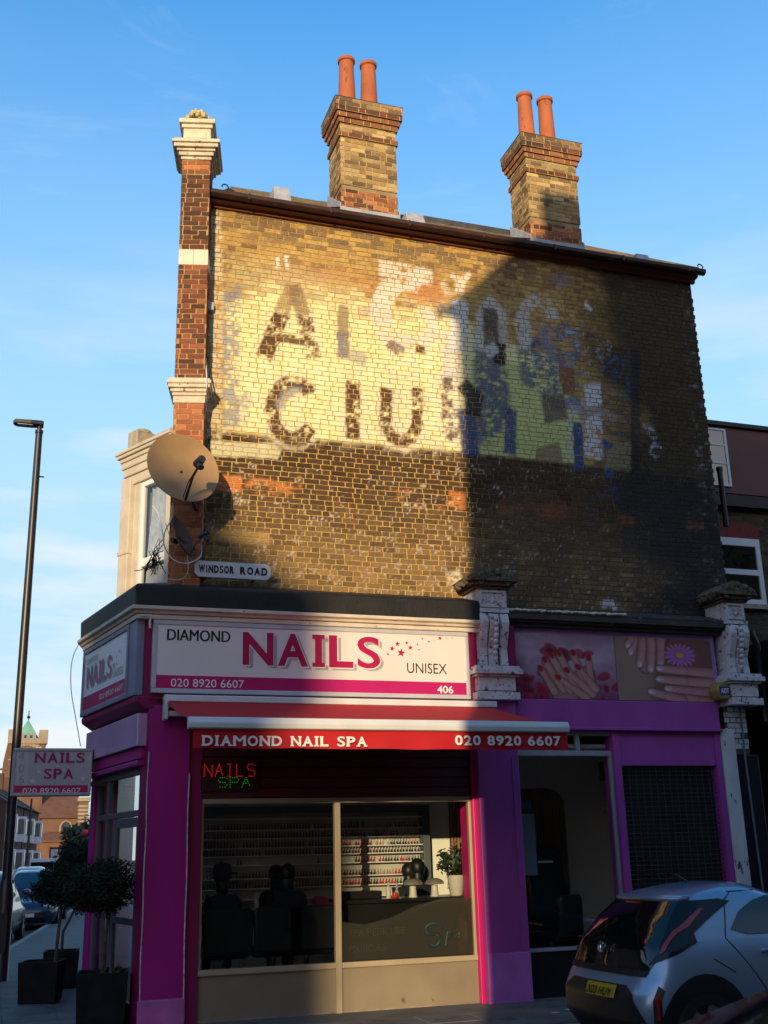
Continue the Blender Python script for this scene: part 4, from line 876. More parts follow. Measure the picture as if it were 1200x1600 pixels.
def paint_daisy(u, v):
    st = .5+.5*np.sin((v-u*1.35)*1.15); c = np.array((.40,.25,.20))[None,:]*(.55+.5*st[:,None]); c = blend(c, (.20,.08,.07), sstep(40, 66, u+(fbm(u*.04,v*.04,95)-.5)*30)*.9)
    S = (.52,.23,.23); S2 = (.42,.17,.18); W_ = (.66,.48,.50)
    c = capsule(c, u, v, (62,-8), (44,52), 22, 9, S2, 2)
    for a, b, r0, r1, ang in (((36,-6),(24,26),7,5.2,1.9),((46,-6),(36,46),7.5,5.6,1.8),((58,-8),(52,54),7.8,5.8,1.65),((72,-8),(68,46),7.4,5.6,1.6),((28,-4),(20,14),6,5,1.9)):
        c = capsule(c, u, v, a, b, r0, r1, S); c = nail(c, u, v, (b[0],b[1]-1), ang, 6.2, 4.2, W_)
    for a, b, r0, r1, ang in (((160,58),(66,52),9,6.2,3.2),((160,76),(64,70),9.5,6.4,3.2),((160,93),(76,86),9,6,3.2),((160,108),(92,100),8,5.5,3.2),((96,104),(50,92),8,6.2,3.4)):
        c = capsule(c, u, v, a, b, r0, r1, S, 1.4, .5); c = nail(c, u, v, (b[0]+1,b[1]), ang, 6.4, 4.2, W_)
    d = np.hypot(u-100, (v-28)/.78); an = np.arctan2(v-28, u-100); pet = .5+.5*np.cos(an*17); c = blend(c, np.array((.50,.17,.46))[None,:]*(.55+.55*pet[:,None]), sstep(1.0,.85,d/(22+6*pet))*sstep(4,6,d)); c = blend(c, (.62,.36,.05), sstep(6.5,5,d))
    return c
poster(po, 803.5, 962, paint_nails); poster(po2, 963, 1113, paint_daisy)
# --- the window and grille of the second unit
dx0, dx1 = PXR, at(966,1300,13.48).x; qx0, qx1 = at(966,1300,13.44).x, at(976,1300,13.44).x; sx1 = at(1130,1300,13.44).x
m = MB(); m.box(dx1-.01, qx1+.02, 13.40, 13.7, -.08, 3.26); m.box(sx1, sx1+.09, 13.40, 13.7, -.1, 3.26); m.build('purple_post', PUR, B, bevel=.008)
m = MB(); m.box(qx1+.022, sx1-.002, 13.42, 13.7, 2.80, 3.26); m.build('purple_panel', PUR, B, bevel=.006)
m = MB(); m.box(dx0, dx1-.012, 13.46, 13.52, 2.93, 3.00); m.box(dx0, dx1-.012, 13.46, 13.52, 3.20, 3.26); m.box(dx0, dx0+.03, 13.46, 13.52, .55, 2.93); m.box(dx1-.055, dx1-.012, 13.46, 13.52, .55, 2.93); m.box((dx0+dx1)/2+.2, (dx0+dx1)/2+.26, 13.46, 13.52, 3.0, 3.2)
sw2 = m.build('side_window', GREYM, B, bevel=.006)
m = MB(); m.box(dx0+.03, dx1-.05, 13.485, 13.493, .55, 2.93); m.box(dx0+.0, (dx0+dx1)/2+.2, 13.485, 13.493, 3.0, 3.2); m.box((dx0+dx1)/2+.26, dx1-.02, 13.485, 13.493, 3.0, 3.2); m.build('window_pane', GL, sw2)
m = MB(); m.box(dx0, dx1-.012, 13.45, 13.6, -.1, .52); m.build('riser_panel', BLACK, sw2); m = MB(); m.box(dx0, dx1-.012, 13.43, 13.6, .522, .56); m.build('sill', GREYM, sw2, bevel=.005)
m = MB(); m.box(qx1+.022, sx1-.002, 13.56, 13.6, -.1, 2.8); sh = m.build('grille_window', mat('dark_window', (.02,.02,.023), .15, .3, 2, spec=.6), B)
m = MB()
for k in range(46): m.tube([(qx1+.03, 13.47, .12+k*.058), (sx1-.01, 13.47, .12+k*.058)], .0065, 5)
for k in range(14): m.box(qx1+.05+k*.105, qx1+.057+k*.105, 13.462, 13.466, .1, 2.78)
m.build('roller_grille', mat('grille_steel', (.10,.095,.09), .45, .3, 10, metal=.6), sh)
# --- pilasters at the right end
WPX0, WPX1 = sx1+.095, DX0+.02
m = MB(); m.box(WPX0, DX0+.28, 13.38, 13.9, 1.9+1.0, 3.62)
fn = brick_cols([(.52,.49,.50),(.48,.46,.48),(.12,.07,.05),(.50,.48,.50)], .12)
FPIL = mat('flaking_white_pilaster', (.55,.53,.55), .75, .15, 4, .4, 40, dirt=.60, dirtcol=(.10,.05,.045), stretch=(1,1,.45))
m = MB(); m.box(WPX0, WPX0+.21, 13.36, 13.9, -.1, 3.3); wp_ = m.build('white_pilaster', FPIL, B, bevel=.01)
m = MB(); m.box(WPX0+.10, DX0+.42, 13.42, 13.9, -.1, 2.95); m.build('navy_pilaster', mat('navy_paint', (.008,.009,.016), .35, .2, 4), B, bevel=.01)
brickwork('painted_bricks', (WPX0+.10,13.40,2.95), (1,0,0), (0,0,1), (0,-1,0), .36, .72, fn, flat_col((.06,.05,.05)), B, cell=.1, seed=44)
m = MB(); m.tube([(WPX0+.36,13.38,3.9),(WPX0+.37,13.38,3.3),(WPX0+.36,13.38,2.9),(WPX0+.40,13.39,1.2),(WPX0+.40,13.39,.1)], .014, 6); m.build('cable', mat('grey_cable', (.12,.14,.17), .5, .2, 9), B, smooth=True)
# --- entrance on the splay, below the corner sign
e0, e1 = Vector((1.20,15.66)), Vector((mx0, PY)); ud = e1-e0; el_ = ud.length; FD = frame((e0.x,e0.y,0), (ud.x,ud.y))
m = MB(FD); m.box(-.02, .16, -.02, .3, -.1, 3.5); m.build('end_post', MAG, B, bevel=.01)
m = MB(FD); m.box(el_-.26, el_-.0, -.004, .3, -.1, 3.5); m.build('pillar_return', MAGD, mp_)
m = MB(FD); m.box(-.03, el_-.05, -.12, .2, 3.02, 3.40); m.build('entrance_fascia', mat('lilac_panel', (.50,.30,.52), .18, .1, 1.5, spec=.7), B, bevel=.01)
m = MB(FD); m.box(.0, el_-.1, -.06, .2, 2.88, 3.015); m.box(.0, el_-.1, -.09, .2, 2.80, 2.86); m.build('shutter_housing', MAG, B, bevel=.01)
DGREY = mat('door_frame_grey', (.10,.105,.125), .42, .1, 5)
m = MB(FD); a0, a1 = .16, el_-.26
for (a, b, c, d) in ((a0,a0+.06,-.05,2.8),(a1-.06,a1,-.05,2.8),(a0+.06,a1-.06,2.72,2.8),(a0+.06,a1-.06,2.24,2.31),(.95,1.02,-.05,2.24),(.62,.68,-.05,2.72)): m.box(a, b, .02, .09, c, d)
dr = m.build('entrance', DGREY, B, bevel=.006)
m = MB(FD); m.box(a0+.06, .62, .05, .058, 0, 2.72); m.box(.68, a1-.06, .05, .058, 2.31, 2.72); m.box(.68, .95, .05, .058, 0, 2.24); m.build('glazing', GL, dr)
m = MB(FD)
for (a, b, c, d) in ((1.03,1.11,.0,2.23),(a1-.15,a1-.065,.0,2.23),(1.11,a1-.15,2.12,2.23),(1.11,a1-.15,.0,.20),(1.11,a1-.15,1.02,1.10)): m.box(a, b, .025, .075, c, d)
dd = m.build('door', DGREY, dr, bevel=.005)
m = MB(FD); m.box(1.11, a1-.15, .045, .053, .2, 1.02); m.box(1.11, a1-.15, .045, .053, 1.1, 2.12); m.build('door_pane', GL, dd)
m = MB(FD); m.tube([(1.07,-.0,.95),(1.07,-.04,.95),(1.07,-.04,1.3),(1.07,0,1.3)], .012, 6); m.build('door_handle', GREYM, dd)
# front wall of the shop along the main road, out of sight behind the splay
m = MB(); q = e0; r = e0+Vector((ROADV.x,ROADV.y))*5.5; m.prism([(q.x+.02,q.y+.02),(q.x+.3,q.y+.02),(r.x+.3,r.y),(r.x,r.y)], -.1, 3.5, 'z'); m.build('front_shop_wall', MAG, B)
# ------------------------------------------------------------------ awning
AY = 11.2
AWR = mat('awning_canvas', (.44,.006,.014), .75, .06, 3, .1, 200); ALU = mat('white_aluminium', (.62,.62,.64), .35, .06, 4, dirt=.72, dirtcol=(.35,.33,.3))
ax0, ax1 = at(294,1132,AY).x, at(888,1136,AY).x
zt_ = at(600,1124,AY).z; zb_ = at(600,1142,AY).z; zv = at(600,1171,AY+.02).z
zc = at(500,1097,13.16).z
aw = thing('awning', ((ax0+ax1)/2, 13.2, zc), 'red folding awning pulled out over the shop window, DIAMOND NAIL SPA on its valance', 'awning')
m = MB(); m.box(at(256,1097,13.16).x, at(775,1097,13.16).x, 13.12, 13.28, zc-.03, zc+.05); m.build('cassette', ALU, aw, bevel=.012)
m = MB(); xx = at(256,1110,13.16).x; m.box(xx, xx+.04, 13.08, 13.28, zc-.24, zc-.032); m.box(xx+.045, xx+.30, 13.1, 13.2, zc-.20, zc-.14); m.box(xx+.045, xx+.25, 13.12, 13.2, zc-.10, zc-.06); m.build('bracket', ALU, aw, bevel=.006)
m = MB(); n1, n2 = 24, 6; vs = []
for j in range(n2+1):
    for i in range(n1+1):
        t = j/n2; x = ax0+.04+(ax1-ax0-.08)*i/n1; z = (zc-.03)*(1-t)+(zt_-.025)*t-.025*math.sin(math.pi*t)+.004*math.sin(i*2.4)*math.sin(math.pi*t); vs.append((x, 13.14*(1-t)+(AY+.06)*t, z))
m.add(vs, [(j*(n1+1)+i, j*(n1+1)+i+1, (j+1)*(n1+1)+i+1, (j+1)*(n1+1)+i) for j in range(n2) for i in range(n1)])
cv_ = m.build('canopy', AWR, aw, smooth='all')
m = MB(); m.prism([(AY-.03,zb_+.01),(AY-.04,(zb_+zt_)/2),(AY-.01,zt_),(AY+.06,zt_),(AY+.08,zt_-.04),(AY+.06,zb_),(AY-.0,zb_)], ax0, ax1, 'x'); m.build('front_bar', ALU, aw, bevel=.008)
m = MB(); vs = []; n1 = 60
for j in range(5):
    for i in range(n1+1): t = j/4; vs.append((ax0+.055+(ax1-ax0-.07)*i/n1, AY+.02+.012*math.sin(i*.8)*t+.006*math.sin(i*.31), zb_+.004-(zb_-zv)*t+.004*math.sin(i*.5)*t))
m.add(vs, [(j*(n1+1)+i, j*(n1+1)+i+1, (j+1)*(n1+1)+i+1, (j+1)*(n1+1)+i) for j in range(4) for i in range(n1)]); m.build('valance', AWR, aw, smooth='all')
def vl(s, b):
    m = MB(); put_letters(m, s, *px4(*b, y=AY), AY-.002, .03, .17, True); m.build('lettering', TXW, aw)
vl('DIAMOND NAIL SPA', (316,1150,1166,573,1150,1166)); vl('020 8920 6607', (711,1150,1165,876,1149,1165))
for s, x in ((1, ax0+.5), (-1, ax1-.5)):
    m = MB(); m.tube([(x, 13.1, zc-.20), (x+s*1.0, 12.15, zc-.36), (x+s*.1, AY+.08, zb_-.0)], .024, 8); m.build('folding_arm', ALU, aw)
# ------------------------------------------------------------------ street name sign
YS = YW-.33; q = at(304,880,YS); r = at(423,893,YS); 
st = thing('street_sign', (q.x,YW-.02,5.15), 'white street nameplate reading WINDSOR ROAD in black capitals on the brick wall', 'sign')
x0, x1, z1, z0 = q.x, r.x, at(362,879,YS).z, at(362,904,YS).z
m = MB(); c = .05; m.prism([(x0+c,z0),(x1-c,z0),(x1,z0+c),(x1,z1-c),(x1-c,z1),(x0+c,z1),(x0,z1-c),(x0,z0+c)], YS-.012, YS+.012, 'y'); m.box(x0+.15,x0+.2,YS,YW,z0+.05,z1-.05); m.box(x1-.2,x1-.15,YS,YW,z0+.05,z1-.05); m.build('plate', mat('white_enamel', (.60,.60,.64), .35, .1, 6, dirt=.70, dirtcol=(.2,.15,.1)), st, bevel=.004)
m = MB(); put_letters(m, 'WINDSOR', x0+.05, x0+.50, z0+.055, z1-.05, YS-.014, .06, .14, False); put_letters(m, 'ROAD', x0+.57, x1-.045, z0+.055, z1-.05, YS-.014, .06, .14, False); m.build('lettering', TXK, st)
# ------------------------------------------------------------------ satellite dishes
DISH = mat('beige_dish', (.34,.205,.095), .6, .14, 3, .1, 20, dirt=.70, dirtcol=(.10,.06,.04)); DARKM = mat('dark_steel', (.03,.03,.032), .5, .2, 8)
def dish(name, c, nrm, rad, label, mt, wallp, sq=1.):
    t = thing(name, c, label, 'satellite dish', 'satellite dishes on the corner of the building')
    n = Vector(nrm).normalized(); a = n.cross(Vector((0,0,1))).normalized(); b = a.cross(n); c = Vector(c); dep = rad*.22
    m = MB(); vs = []; NR, NA = 7, 40
    for side in (0, 1):
        for j in range(NR+1):
            r = rad*j/NR if j else .001
            for i in range(NA):
                th = 2*math.pi*i/NA; vs.append(c+a*r*sq*math.cos(th)+b*r*math.sin(th)+n*(dep*(r/rad)**2-dep-(.012 if side else 0)))
    k = (NR+1)*NA; fs = []
    for sd in (0, 1):
        for j in range(NR):
            for i in range(NA): fs.append(tuple(sd*k+x for x in (j*NA+i, j*NA+(i+1) % NA, (j+1)*NA+(i+1) % NA, (j+1)*NA+i)))
    fs += [(NR*NA+i, NR*NA+(i+1) % NA, k+NR*NA+(i+1) % NA, k+NR*NA+i) for i in range(NA)]
    m.add(vs, fs); m.build('reflector', mt, t, smooth=True)
    m = MB(); m.tube([c+b*-rad*.96, c+b*-rad*.55+n*rad*.5, c+n*rad*1.0+b*-rad*.42], rad*.035, 6); m.tube([c+b*-rad*.9+a*.03, c+b*-rad*.7+n*rad*.45+a*.05, c+n*rad*.95+b*-rad*.5+a*.02], rad*.014, 5); m.build('arm', DARKM, t, smooth=True)
    m = MB(); h = c+n*rad*1.02+b*-rad*.35; m.tube([h+n*.05, h-n*.10], [rad*.10, rad*.12], 10); m.tube([h+b*-.03-n*.03, h+b*-.10-n*.0], rad*.085, 8); m.build('receiver', DARKM, t)
    m = MB(); bk = c-n*dep; m.tube([bk, Vector(wallp)+Vector((0,-.08,-.1)), Vector(wallp)+Vector((0,.02,-.1))], .024, 8); m.box(wallp[0]-.06, wallp[0]+.06, wallp[1]-.02, wallp[1]+.03, wallp[2]-.2, wallp[2]); m.tube([bk+a*.07-n*.07, bk-a*.07-n*.07], .03, 6); m.build('mount', DARKM, t)
    return t
dc = at(287,730,12.98); dish('satellite_dish', dc, (.26,-1,.20), .475, 'large beige satellite dish with a dark arm on the corner pier', DISH, (2.12,13.48,dc.z-.3))
dc = at(287,838,13.15); dish('satellite_dish', dc, (.78,-.52,.36), .27, 'small dark grey satellite dish turned edge-on below the large beige one', mat('grey_dish', (.03,.03,.033), .5, .1, 4), (2.2,13.62,dc.z), .9)
# cables
WCAB = mat('white_cable', (.62,.60,.58), .5, .1, 9); BCAB = mat('black_cable', (.015,.015,.016), .5, .1, 9)
def cable(name, pts, r, mt, label):
    P = [at(*p) for p in pts]; res = []
    for i in range(len(P)-1):
        a, b, c, d = P[max(i-1,0)], P[i], P[i+1], P[min(i+2,len(P)-1)]
        for k in range(6):
            t = k/6; res.append(.5*((2*b)+(c-a)*t+(2*a-5*b+4*c-d)*t*t+(3*b-a-3*c+d)*t**3))
    res.append(P[-1]); m = MB(); m.tube(res, r, 5); return tag(m.build(name, mt, smooth='all'), label, 'cable')
cable('wall_cable', [(323,486,13.66),(321,540,13.66),(323,595,13.3),(322,618,13.4),(320,660,13.66),(319,700,13.67)], .010, WCAB, 'white cable running down the wall from the small junction box to the large dish')
cable('wall_cable', [(317,775,13.6),(316,815,13.64),(316,848,13.6)], .012, WCAB, 'white cable between the large dish and the small dish mount')
cable('wall_cable', [(270,785,13.2),(268,810,13.2),(258,830,13.1),(256,850,13.1),(268,872,13.1),(285,880,13.1),(300,878,13.2),(314,868,13.4),(314,850,13.5)], .009, WCAB, 'white cable looping below the small dark dish')
cable('wall_cable', [(238,790,14.3),(246,800,14.2),(252,822,14.0),(256,845,13.2)], .008, WCAB, 'thin white cable in front of the bay window')
cable('wall_cable', [(210,892,14.2),(225,888,14.),(240,870,13.9),(255,850,13.6)], .007, WCAB, 'pale cable curling from the felt roof to the pier')
cable('wall_cable', [(255,903,13.5),(280,906,13.4),(293,895,13.3),(293,870,13.3),(290,855,13.2)], .005, WCAB, 'thin cable hanging in a curve under the small dish')
rc = random.Random(12); m = MB()
for i in range(16):
    a = at(225+rc.random()*22, 880+rc.random()*20, 13.9); b = at(232+rc.random()*24, 850+rc.random()*40, 13.8); c = at(240+rc.random()*20, 840+rc.random()*60, 13.9)
    m.tube([a, (a+b)/2+Vector((.04*rc.random(),0,.05)), b, (b+c)/2+Vector((-.05*rc.random(),0,-.04)), c], .0055, 4)
tag(m.build('wire_tangle', BCAB, smooth='all'), 'tangle of thin black wires in front of the bay window on the felt roof', 'wires')
cable('hanging_wire', [(128,998,15.6),(113,1030,15.8),(111,1075,15.9),(118,1120,15.9),(126,1166,15.9)], .006, mat('pale_wire', (.35,.38,.42), .5, .1, 9), 'thin pale wire hanging from the roof end down to the projecting sign')
q = at(326,480,YW-.03); m = MB(); m.box(q.x-.065, q.x+.065, YW-.085, YW-.008, q.z-.06, q.z+.06); tag(m.build('junction_box', mat('grey_plastic', (.42,.43,.45), .5, .05, 5), bevel=.01), 'small pale junction box on the left edge of the painted wall', 'junction box')
# alarm box
q = at(1127,1080,13.3); al = thing('alarm_box', (q.x,13.3,q.z), 'yellow hexagonal burglar alarm box with a blue panel reading ADT', 'alarm box')
def ngon(cx_, cz_, r, y0, y1, mb, sqx=1., rot=0): mb.prism([(cx_+r*sqx*math.cos(R_(rot+60*k)), cz_+r*math.sin(R_(rot+60*k))) for k in range(6)], y0, y1, 'y')
m = MB(); ngon(q.x, q.z, .145, 13.22, 13.42, m, .95); m.build('housing', mat('alarm_yellow', (.32,.22,.05), .45, .06, 5), al, bevel=.03, seg=3)
m = MB(); m.box(q.x-.085, q.x+.085, 13.214, 13.225, q.z-.065, q.z+.055); m.build('badge', mat('badge_blue', (.02,.04,.25), .4, .05, 5), al)
m = MB(); put_text(m, 'ADT', q.x-.065, q.x+.065, q.z-.04, q.z+.03, 13.212, .02); m.build('lettering', TXW, al)
# ------------------------------------------------------------------ projecting box sign
PYS = 15.3; a = at(21,1168,PYS); b = at(143,1244,PYS)
ps = thing('projecting_sign', (b.x,PYS,b.z), 'double-sided box sign reading NAILS SPA sticking out over the pavement', 'sign')
x0, x1, z0, z1 = a.x, at(143,1200,PYS).x, at(80,1244,PYS).z, at(80,1170,PYS).z; fr = .04
m = MB(); m.box(x0,x1,PYS-.10,PYS+.12,z1-fr,z1); m.box(x0,x1,PYS-.10,PYS+.12,z0,z0+fr); m.box(x0,x0+fr,PYS-.10,PYS+.12,z0+fr,z1-fr); m.box(x1-fr,x1,PYS-.10,PYS+.12,z0+fr,z1-fr); m.build('sign_frame', mat('sign_frame_grey', (.40,.39,.41), .4, .1, 5), ps, bevel=.01)
def pxs(px, py): p = at(px, py, PYS-.09); return p.x, p.z
zs = pxs(80,1227)[1]
m = MB(); m.box(x0+fr,x1-fr,PYS-.085,PYS+.1,zs,z1-fr); m.build('sign_panel', mat('greyish_panel', (.42,.40,.44), .4, .06, 2), ps)
m = MB(); m.box(x0+fr,x0+.2,PYS-.087,PYS-.08,zs,z1-fr); m.build('number_strip', mat('strip_grey', (.48,.46,.48), .4, .06, 2), ps)
m = MB(); m.box(x0+fr,x1-fr,PYS-.088,PYS+.1,z0+fr,zs-.001); m.build('sign_band', SPM, ps)
def pl(s, b, mt, bold=0., serif=True, only='I'):
    m = MB(); p = pxs(b[0],b[3]); r = pxs(b[2],b[1]); put_letters(m, s, p[0], r[0], p[1], r[1], PYS-.091, bold, .16, serif, only); m.build('lettering', mt, ps)
TXP = mat('sign_magenta', (.30,.012,.13), .4, .05, 3)
pl('NAILS', (54,1176,133,1192), TXP, .03); pl('SPA', (68,1201,115,1217), TXP, .03); 
m = MB(); p = pxs(35,1240); r = pxs(126,1231); put_text(m, '020 8920 6607', p[0], r[0], p[1], r[1], PYS-.092, .0); m.build('phone_number', TXW, ps)
m = MB()
for s, y in (('4',1181),('0',1200),('6',1217)): p = pxs(29,y+7); r = pxs(38,y-6); put_text(m, s, p[0], r[0], p[1], r[1], PYS-.0905, 0)
m.build('house_number', mat('faint_grey', (.30,.29,.32), .5, .05, 3), ps)
m = MB()
for (px, py, rr) in ((51,1220,5),(130,1216,5),(90,1196,3),(128,1196,2.5),(60,1206,2.5)):
    p = pxs(px, py); r = rr*.0092; m.add([(p[0]+r*(1 if k % 2 == 0 else .42)*math.sin(k*math.pi/5), PYS-.089, p[1]+r*(1 if k % 2 == 0 else .42)*math.cos(k*math.pi/5)) for k in range(10)]+[(p[0],PYS-.089,p[1])], [(k,(k+1) % 10,10) for k in range(10)])
m.build('stars', mat('faint_white', (.58,.56,.60), .5, .05, 3), ps)
m = MB(); m.box(x1, x1+.3, PYS-.03, PYS+.03, z0+.12, z0+.18); m.box(x1, x1+.3, PYS-.03, PYS+.03, z1-.2, z1-.14); m.build('bracket', DARKM, ps)
# ------------------------------------------------------------------ topiary trees in tubs
TUB = mat('dark_tub', (.014,.014,.016), .8, .3, 5, .2, 40, spec=.15); BARK = mat('bark', (.09,.07,.045), .9, .3, 12, .5, 40); LEAF = mat('topiary_leaf', (.012,.022,.011), .7, .5, 9, spec=.2); SOIL = mat('soil', (.03,.022,.015), .95, .3, 20, .5); IVY = mat('low_plant', (.035,.06,.022), .7, .4, 14)
def tub(x, y, w, h, rz, label):
    t = thing('plant_tub', (x,y,.0), label, 'plant pot', 'square tubs by the entrance'); Mx = frame((x,y,0), (math.cos(rz), math.sin(rz)))
    k = w/2; a = k*.90
    m = MB(Mx); o = [(-a,-a,0),(a,-a,0),(a,a,0),(-a,a,0),(-k,-k,h),(k,-k,h),(k,k,h),(-k,k,h)]; i = k-.035
    o += [(-i,-i,h),(i,-i,h),(i,i,h),(-i,i,h),(-i,-i,h-.09),(i,-i,h-.09),(i,i,h-.09),(-i,i,h-.09)]
    m.add(o, [(0,3,2,1),(0,1,5,4),(1,2,6,5),(2,3,7,6),(3,0,4,7),(4,5,9,8),(5,6,10,9),(6,7,11,10),(7,4,8,11),(8,9,13,12),(9,10,14,13),(10,11,15,14),(11,8,12,15),(12,13,14,15)]); m.build('tub', TUB, t, bevel=.008)
    m = MB(Mx); m.box(-i+.002, i-.002, -i+.002, i-.002, h-.085, h-.05); m.build('soil', SOIL, t)
    return t
def leaves(mb, centre, rx, ry, rz, n, size, rg, fill=.5, lump=.22, holes=0):
    c = Vector(centre)
    for k in range(n):
        d = Vector((rg.gauss(0,1), rg.gauss(0,1), rg.gauss(0,1))).normalized(); lm = 1+lump*(math.sin(d.x*5+rx*9)*math.sin(d.y*4+1)+.6*math.sin(d.z*7+d.x*3))
        q = (fill+(1-fill)*rg.random()**.45)*lm; p = c+Vector((d.x*rx*q, d.y*ry*q, d.z*rz*q))
        u = Vector((rg.gauss(0,1), rg.gauss(0,1), rg.gauss(0,.7))).normalized(); v = u.cross(d+Vector((.01,.02,.03))).normalized(); s = size*(.6+.8*rg.random())
        mb.add([p-u*s, p+v*s*.42, p+u*s, p-v*s*.42], [(0,1,2,3)])
def topiary(trunk, crown, r, label, seed, h=1.0):
    rg = random.Random(seed); t = thing('topiary_tree', (trunk[0].x,trunk[0].y,trunk[0].z), label, 'tree', 'clipped trees in tubs by the entrance')
    m = MB(); m.tube(trunk+[Vector(crown)], [.026,.022,.02,.018][:len(trunk)]+[.015], 7)
    for k in range(7):
        a = k*.9; m.tube([Vector(crown)+Vector((0,0,-r*.5)), Vector(crown)+Vector((math.cos(a)*r*.6, math.sin(a)*r*.6, .1*math.sin(k*2)))], [.012,.004], 5)
    m.build('trunk', BARK, t, smooth=True)
    m = MB(); leaves(m, crown, r, r, r*.72, 8500, .021, rg, .3, .22); leaves(m, Vector(crown)+Vector((-.1,0,-.12)), r*.9, r*.9, r*.5, 2200, .024, rg, .6, .38); m.build('crown', LEAF, t)
    return t
T1 = (1.265, 13.72); tub(T1[0], T1[1], .56, .56, -.12, 'square dark tub nearest the pink corner pillar')
T2 = (.72, 16.4); tub(T2[0], T2[1], .52, .50, -.25, 'square dark tub on the pavement edge side, left of the others')
T3 = (1.06, 18.1); tub(T3[0], T3[1], .50, .50, -.1, 'square dark tub behind the other two, past the entrance')
topiary([Vector((T1[0]-.0,T1[1],.48)), Vector((T1[0]-.01,T1[1],.8)), Vector((T1[0]+.03,T1[1],1.1))], (at(156,1383,13.8).x+.02, 13.8, at(156,1383,13.8).z), .40, 'ball-headed clipped tree in the tub nearest the pink pillar', 1)
q = at(97,1392,16.4); topiary([Vector((at(87,1495,16.4).x,16.4,.42)), Vector((at(91,1450,16.4).x,16.4,.75)), Vector((q.x,16.4,1.1))], (q.x+.0, 16.4, at(100,1380,16.4).z), .37, 'ball-headed clipped tree in the left-hand tub on the pavement', 2)
q = at(126,1385,18.1); topiary([Vector((T3[0],18.1,.42)), Vector((T3[0]+.0,18.1,.75)), Vector((q.x,18.1,1.2))], (q.x, 18.1, at(124,1345,18.1).z), .40, 'taller clipped tree in the tub farthest down the pavement', 3)
m = MB(); rg = random.Random(8); leaves(m, (T1[0]+.1,T1[1]-.05,.53), .16, .16, .08, 160, .035, rg); tag(m.build('low_plant', IVY), 'small green plant growing at the foot of the tree in the nearest tub', 'plant')
# ------------------------------------------------------------------ street lamp
LD = 19.6; lx = at(34,1050,LD).x; ltop = at(62,668,LD).z
POLE = mat('lamp_black', (.022,.022,.026), .38, .15, 4, spec=.5)
lamp = thing('street_lamp', (lx,LD,0), 'tall slim black street lamp with a flat lantern on the left', 'street lamp')
m = MB(); m.lathe([(.075,1.5),(.073,5),(.062,ltop-.4),(.061,ltop-.12),(.072,ltop-.11),(.072,ltop-.06),(.04,ltop-.05),(.04,ltop+.05)], (lx,LD,0), 16); m.build('pole', POLE, lamp, smooth=True)
m = MB(); m.lathe([(.15,-.16),(.15,-.1),(.125,-.06),(.125,1.25),(.11,1.35),(.077,1.5)], (lx,LD,0), 16); m.box(lx-.05, lx+.05, LD-.135, LD-.1, .4, 1.0); m.build('base', POLE, lamp, smooth=True)
m = MB(); z = ltop+.02; m.prism([(lx+.07,LD-.10),(lx+.07,LD+.10),(lx-.15,LD+.12),(lx-.42,LD+.10),(lx-.46,LD),(lx-.42,LD-.10),(lx-.15,LD-.12)], z, z+.075, 'z'); m.box(lx-.12, lx+.05, LD-.06, LD+.06, z+.076, z+.10); ln = m.build('lantern', POLE, lamp, bevel=.015)
m = MB(); m.box(lx-.38, lx-.12, LD-.08, LD+.08, z-.012, z-.001); m.build('lens', mat('lamp_lens', (.5,.5,.5), .2, .05, 5), ln)
m = MB(); zz_ = at(66,745,LD).z; m.tube([(lx,LD,zz_),(lx+.14,LD,zz_)], .014, 6); m.build('banner_stub', POLE, lamp)
# ------------------------------------------------------------------ neighbours on the right
NB = thing('neighbour_house', (13,15.5,0), 'dark brick house to the right with a rust-red clad upper storey and white windows', 'building')
NY = 15.4; nx0 = 10.2
RUST = mat('rust_cladding', (.15,.052,.038), .5, .22, 1.2, .1, 6, dirt=.70, dirtcol=(.34,.14,.05), stretch=(.5,1,2.2))
bn = brick_cols([(.085,.06,.04),(.06,.045,.032),(.11,.075,.045)], .25)
zr0 = at(1150,795,NY).z; zr1 = at(1150,672,NY).z
brickwork('brick_wall', (nx0,NY,3.0), (1,0,0), (0,0,1), (0,-1,0), 4.2, zr0-3.0, bn, flat_col((.13,.10,.07)), NB, seed=61, cell=.2)
m = MB(); m.box(nx0, nx0+4.2, NY+.012, NY+7, 0, zr0+.2); m.build('house_body', mat('plain_brick', (.12,.08,.05), .9, .3, 8), NB)
m = MB(); m.box(nx0, nx0+4.2, NY-.16, NY+6, zr0+.22, zr1-.04)
for k in range(1): pass
cl = m.build('upper_storey', RUST, NB)
m = MB(); m.box(nx0-.1, nx0+4.3, NY-.22, NY+6.1, zr1-.036, zr1+.04); m.build('roof_edge', BLACK, cl); m = MB(); m.box(nx0, nx0+4.2, NY-.14, NY-.0, zr0, zr0+.218); m.build('shadow_gap', BLACK, cl)
def npx(px, py, y=NY): q = at(px, py, y); return q.x, q.z
a = npx(1100,680); b = npx(1132,768); zt2 = npx(1125,677)[1]; zb2 = npx(1135,766)[1]; xr = npx(1128,720)[0]; xl_ = xr-.75
m = MB()
for (p, q, r, s) in ((xl_,xr,zt2-.04,zt2),(xl_,xr,zb2,zb2+.04),(xr-.05,xr,zb2+.04,zt2-.04),(xl_,xr-.05,zt2-.32,zt2-.29),(xl_,xr-.05,zt2-.66,zt2-.63)): m.box(p,q,NY-.20,NY-.12,r,s)
w_ = m.build('window', WHITE, cl, bevel=.004); m = MB(); m.box(xl_,xr-.05,NY-.185,NY-.17,zb2+.04,zt2-.04); m.build('pane', glass('sky_glass', (.2,.25,.3), 2.6), w_)
